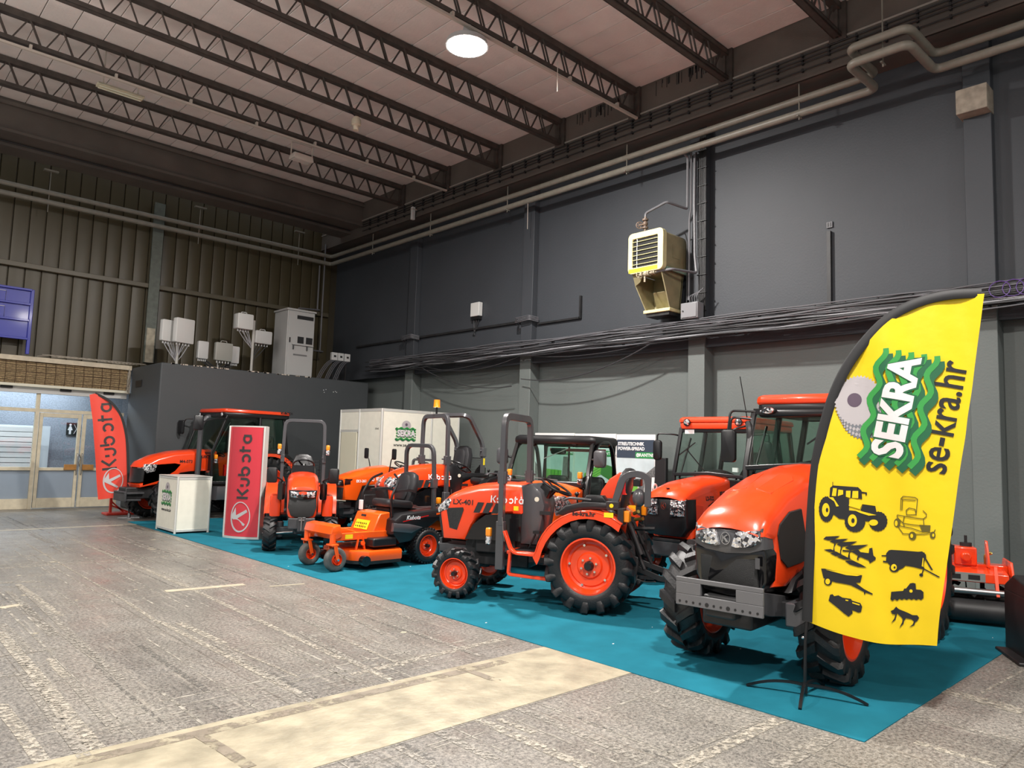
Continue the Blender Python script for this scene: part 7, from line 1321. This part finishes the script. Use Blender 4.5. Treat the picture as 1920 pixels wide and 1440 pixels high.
    obj('dashboard', G().pillow([(1.52,0.9),(1.52,1.18),(1.30,1.16),(1.22,0.95)],-0.62,0.62,0.04), BLACKP, t); steer(t, (1.15,0.3,1.15), 30, 0.18, (1.4,0.3,0.95))
    for y in (0.32,-0.32): obj('seat', G().pillow(rect_r(0.5,0.95,y-0.22,y+0.22,0.08),0.74,0.86,0.04,'xy'), VINYL, t); obj('backrest', G().pillow(rect_r(y-0.21,y+0.21,0.82,1.32,0.09),0.44,0.54,0.04,'yz'), VINYL, t)
    obj('rear_wall_speaker', G().cyl((0.40,-0.1,1.08),(0.42,-0.1,1.08),0.035), STEEL, t); obj('cab_floor', G().bb(0.4,1.6,-0.64,0.64,0.42,0.48), BLACKP, t)
    obj('orange_headliner_strip', G().bb(0.40,0.44,-0.5,0.5,zt_-0.16,zt_-0.11), ORANGE, t)
    obj('cargo_bed', G().bb(-0.85,0.28,-0.68,0.68,0.72,0.76).bb(-0.85,0.28,0.64,0.68,0.72,1.04).bb(-0.85,0.28,-0.68,-0.64,0.72,1.04).bb(-0.85,-0.81,-0.68,0.68,0.72,1.04).bb(0.24,0.28,-0.68,0.68,0.72,1.1), ORANGE, t, 0.008); obj('bed_trim', G().bb(-0.85,0.28,0.62,0.70,1.03,1.07).bb(-0.85,0.28,-0.70,-0.62,1.03,1.07), BLACKP, t, 0.008); obj('tail_lamp', G().bb(-0.87,-0.84,0.5,0.62,0.85,0.95), REDLENS, t)
    for s_ in (1,-1): obj('rear_wing', G().bb(-0.4,0.4,s_*0.56-0.12,s_*0.56+0.12,0.66,0.70), BLACKP, t)
    return t
rtv((9.62,8.28,0.0065), math.radians(197))

# ---- tiller and black hopper implement at the right edge
def tiller(loc, ang):
    t = thing('rotary_tiller', 'orange rotary tiller implement on the carpet by the right wall', 'implement', loc, ang)   # length along local x
    obj('main_frame', G().bb(-0.75,0.75,-0.1,0.1,0.50,0.60).bb(-0.75,0.75,0.12,0.2,0.46,0.52), ORANGE, t, 0.01); obj('hood_plate', G().prism([(-0.35,0.43),(-0.34,0.53),(-0.05,0.575),(0.2,0.56),(0.34,0.43)], -0.72, 0.72, 'yz'), ORANGE, t, 0.01)
    for x in (-0.76,0.76): obj('side_plate', G().prism([(-0.38,0.12),(-0.38,0.42),(-0.25,0.66),(0.2,0.66),(0.36,0.42),(0.36,0.14)], x-0.012, x+0.012, 'yz'), ORANGE, t, 0.005)
    obj('gearbox', G().box((0.35,0,0.68),(0.22,0.24,0.20)).cyl((0.35,-0.2,0.68),(0.35,0.12,0.68),0.05), ORANGE, t, 0.015); obj('gearbox_cap', G().cyl((0.37,0.02,0.77),(0.37,0.02,0.82),0.06).cyl((0.37,0.02,0.82),(0.37,0.02,0.90),0.015), BLACKM, t)
    for x in (-0.2,0.18,0.56): obj('hitch_plate', G().prism([(0.02,0.58),(-0.2,0.58),(-0.2,0.66),(-0.08,0.86),(0.0,0.86)], x-0.01, x+0.01, 'yz'), ORANGE, t, 0.004)
    obj('rating_plate', G().bb(0.12,0.50,-0.362,-0.352,0.44,0.53), mat('silver_plate',(0.45,0.45,0.42),0.35,0.6), t)
    for x in (0.22,0.40): obj('plate_print', G().bb(x-0.06,x+0.05,-0.366,-0.362,0.46,0.51), BPRINT, t)
    obj('rear_roller_bar', G().cyl((-0.74,-0.40,0.34),(0.74,-0.40,0.34),0.035), STEEL, t); obj('roller', G().cyl((-0.70,-0.42,0.14),(0.70,-0.42,0.14),0.12), BLACKM, t)
    for x in (-0.6,0.6): obj('adjust_arm', G().bar([(x,-0.3,0.6),(x,-0.42,0.3)],0.03,0.05), ORANGE, t)
    for k in range(10):
        x = -0.66+k*0.147; g = G()
        for q in range(4): a = k*0.6+q*PI/2; g.bar([(x,0.05*math.cos(a),0.22+0.05*math.sin(a)),(x,0.19*math.cos(a),0.22+0.19*math.sin(a)),(x+0.06,0.21*math.cos(a+0.3),0.22+0.21*math.sin(a+0.3))],0.012,0.045)
        obj('tine', g, BLACKM, t)
    obj('rotor', G().cyl((-0.74,0,0.22),(0.74,0,0.22),0.05), BLACKM, t); obj('hose_valve', G().tube(rnd([(0.55,0,0.6),(0.55,0,0.70),(0.62,0,0.72)],0.02),0.012).ball((0.6,0,0.72),0.02,8), mat('brass',(0.5,0.38,0.1),0.35,0.8), t); return t
tiller((9.45,2.92,0.0065), math.radians(-68))
t = thing('disc_implement', 'black ridged drum implement cut off by the right frame edge', 'implement', (7.95,1.74,0.0), math.radians(-60))
obj('drum', G().cyl((0.05,0.0,0.34),(1.0,0.0,0.34),0.32,n=32), BLACKM, t, 0.01)
g = G()
for k in range(11):
    obj('rib', G().box((0.52,0.33*math.cos(0.9+k*0.27),0.34+0.33*math.sin(0.9+k*0.27)),(0.8,0.03,0.03),Matrix.Rotation(0.9+k*0.27,3,'X')), GREYM, t, 0.006)
obj('side_frame', G().bb(0.0,0.05,-0.34,0.34,0.02,0.56), BLACKM, t, 0.01); obj('skid', G().bb(-0.1,0.9,-0.3,0.3,0.0,0.03), BLACKM, t, 0.01); obj('upper_cover', G().prism([(-0.34,0.54),(-0.26,0.66),(0.1,0.72),(0.34,0.6),(0.34,0.54)],0.0,1.0,'yz'), BLACKM, t, 0.02); obj('orange_arm', G().tube(rnd([(0.2,0,0.68),(0.1,0.1,0.82),(0.4,0.2,0.92)],0.1),0.035), ORANGE, t)

# ---- groups of repeats
GR = {'cab_tractor':'orange cab tractors on the carpet','compact_tractor':'orange open compact tractors on the carpet','feather_flag':'feather flags on poles','poster_stand':'trailer posters along the side wall','hanger_rod':'hanger rods of the heating pipes','switch_box':'small switch boxes by the corner','radio_unit':'radio boxes on the booth roof','unit_heater':'cream unit heaters on the walls','sagging_cable':'cables sagging below the wall tray','heating_pipe':'sage painted heating pipes','conduit':'cream conduits under the trusses','cable_wrap':'cable loops round the pilasters','hanging_wire':'short wires hanging from the roof'}
for o in bpy.data.objects:
    if o.parent is None and o.get('category'):
        k = o.name.split('.')[0]
        if k in GR: o['group'] = GR[k]
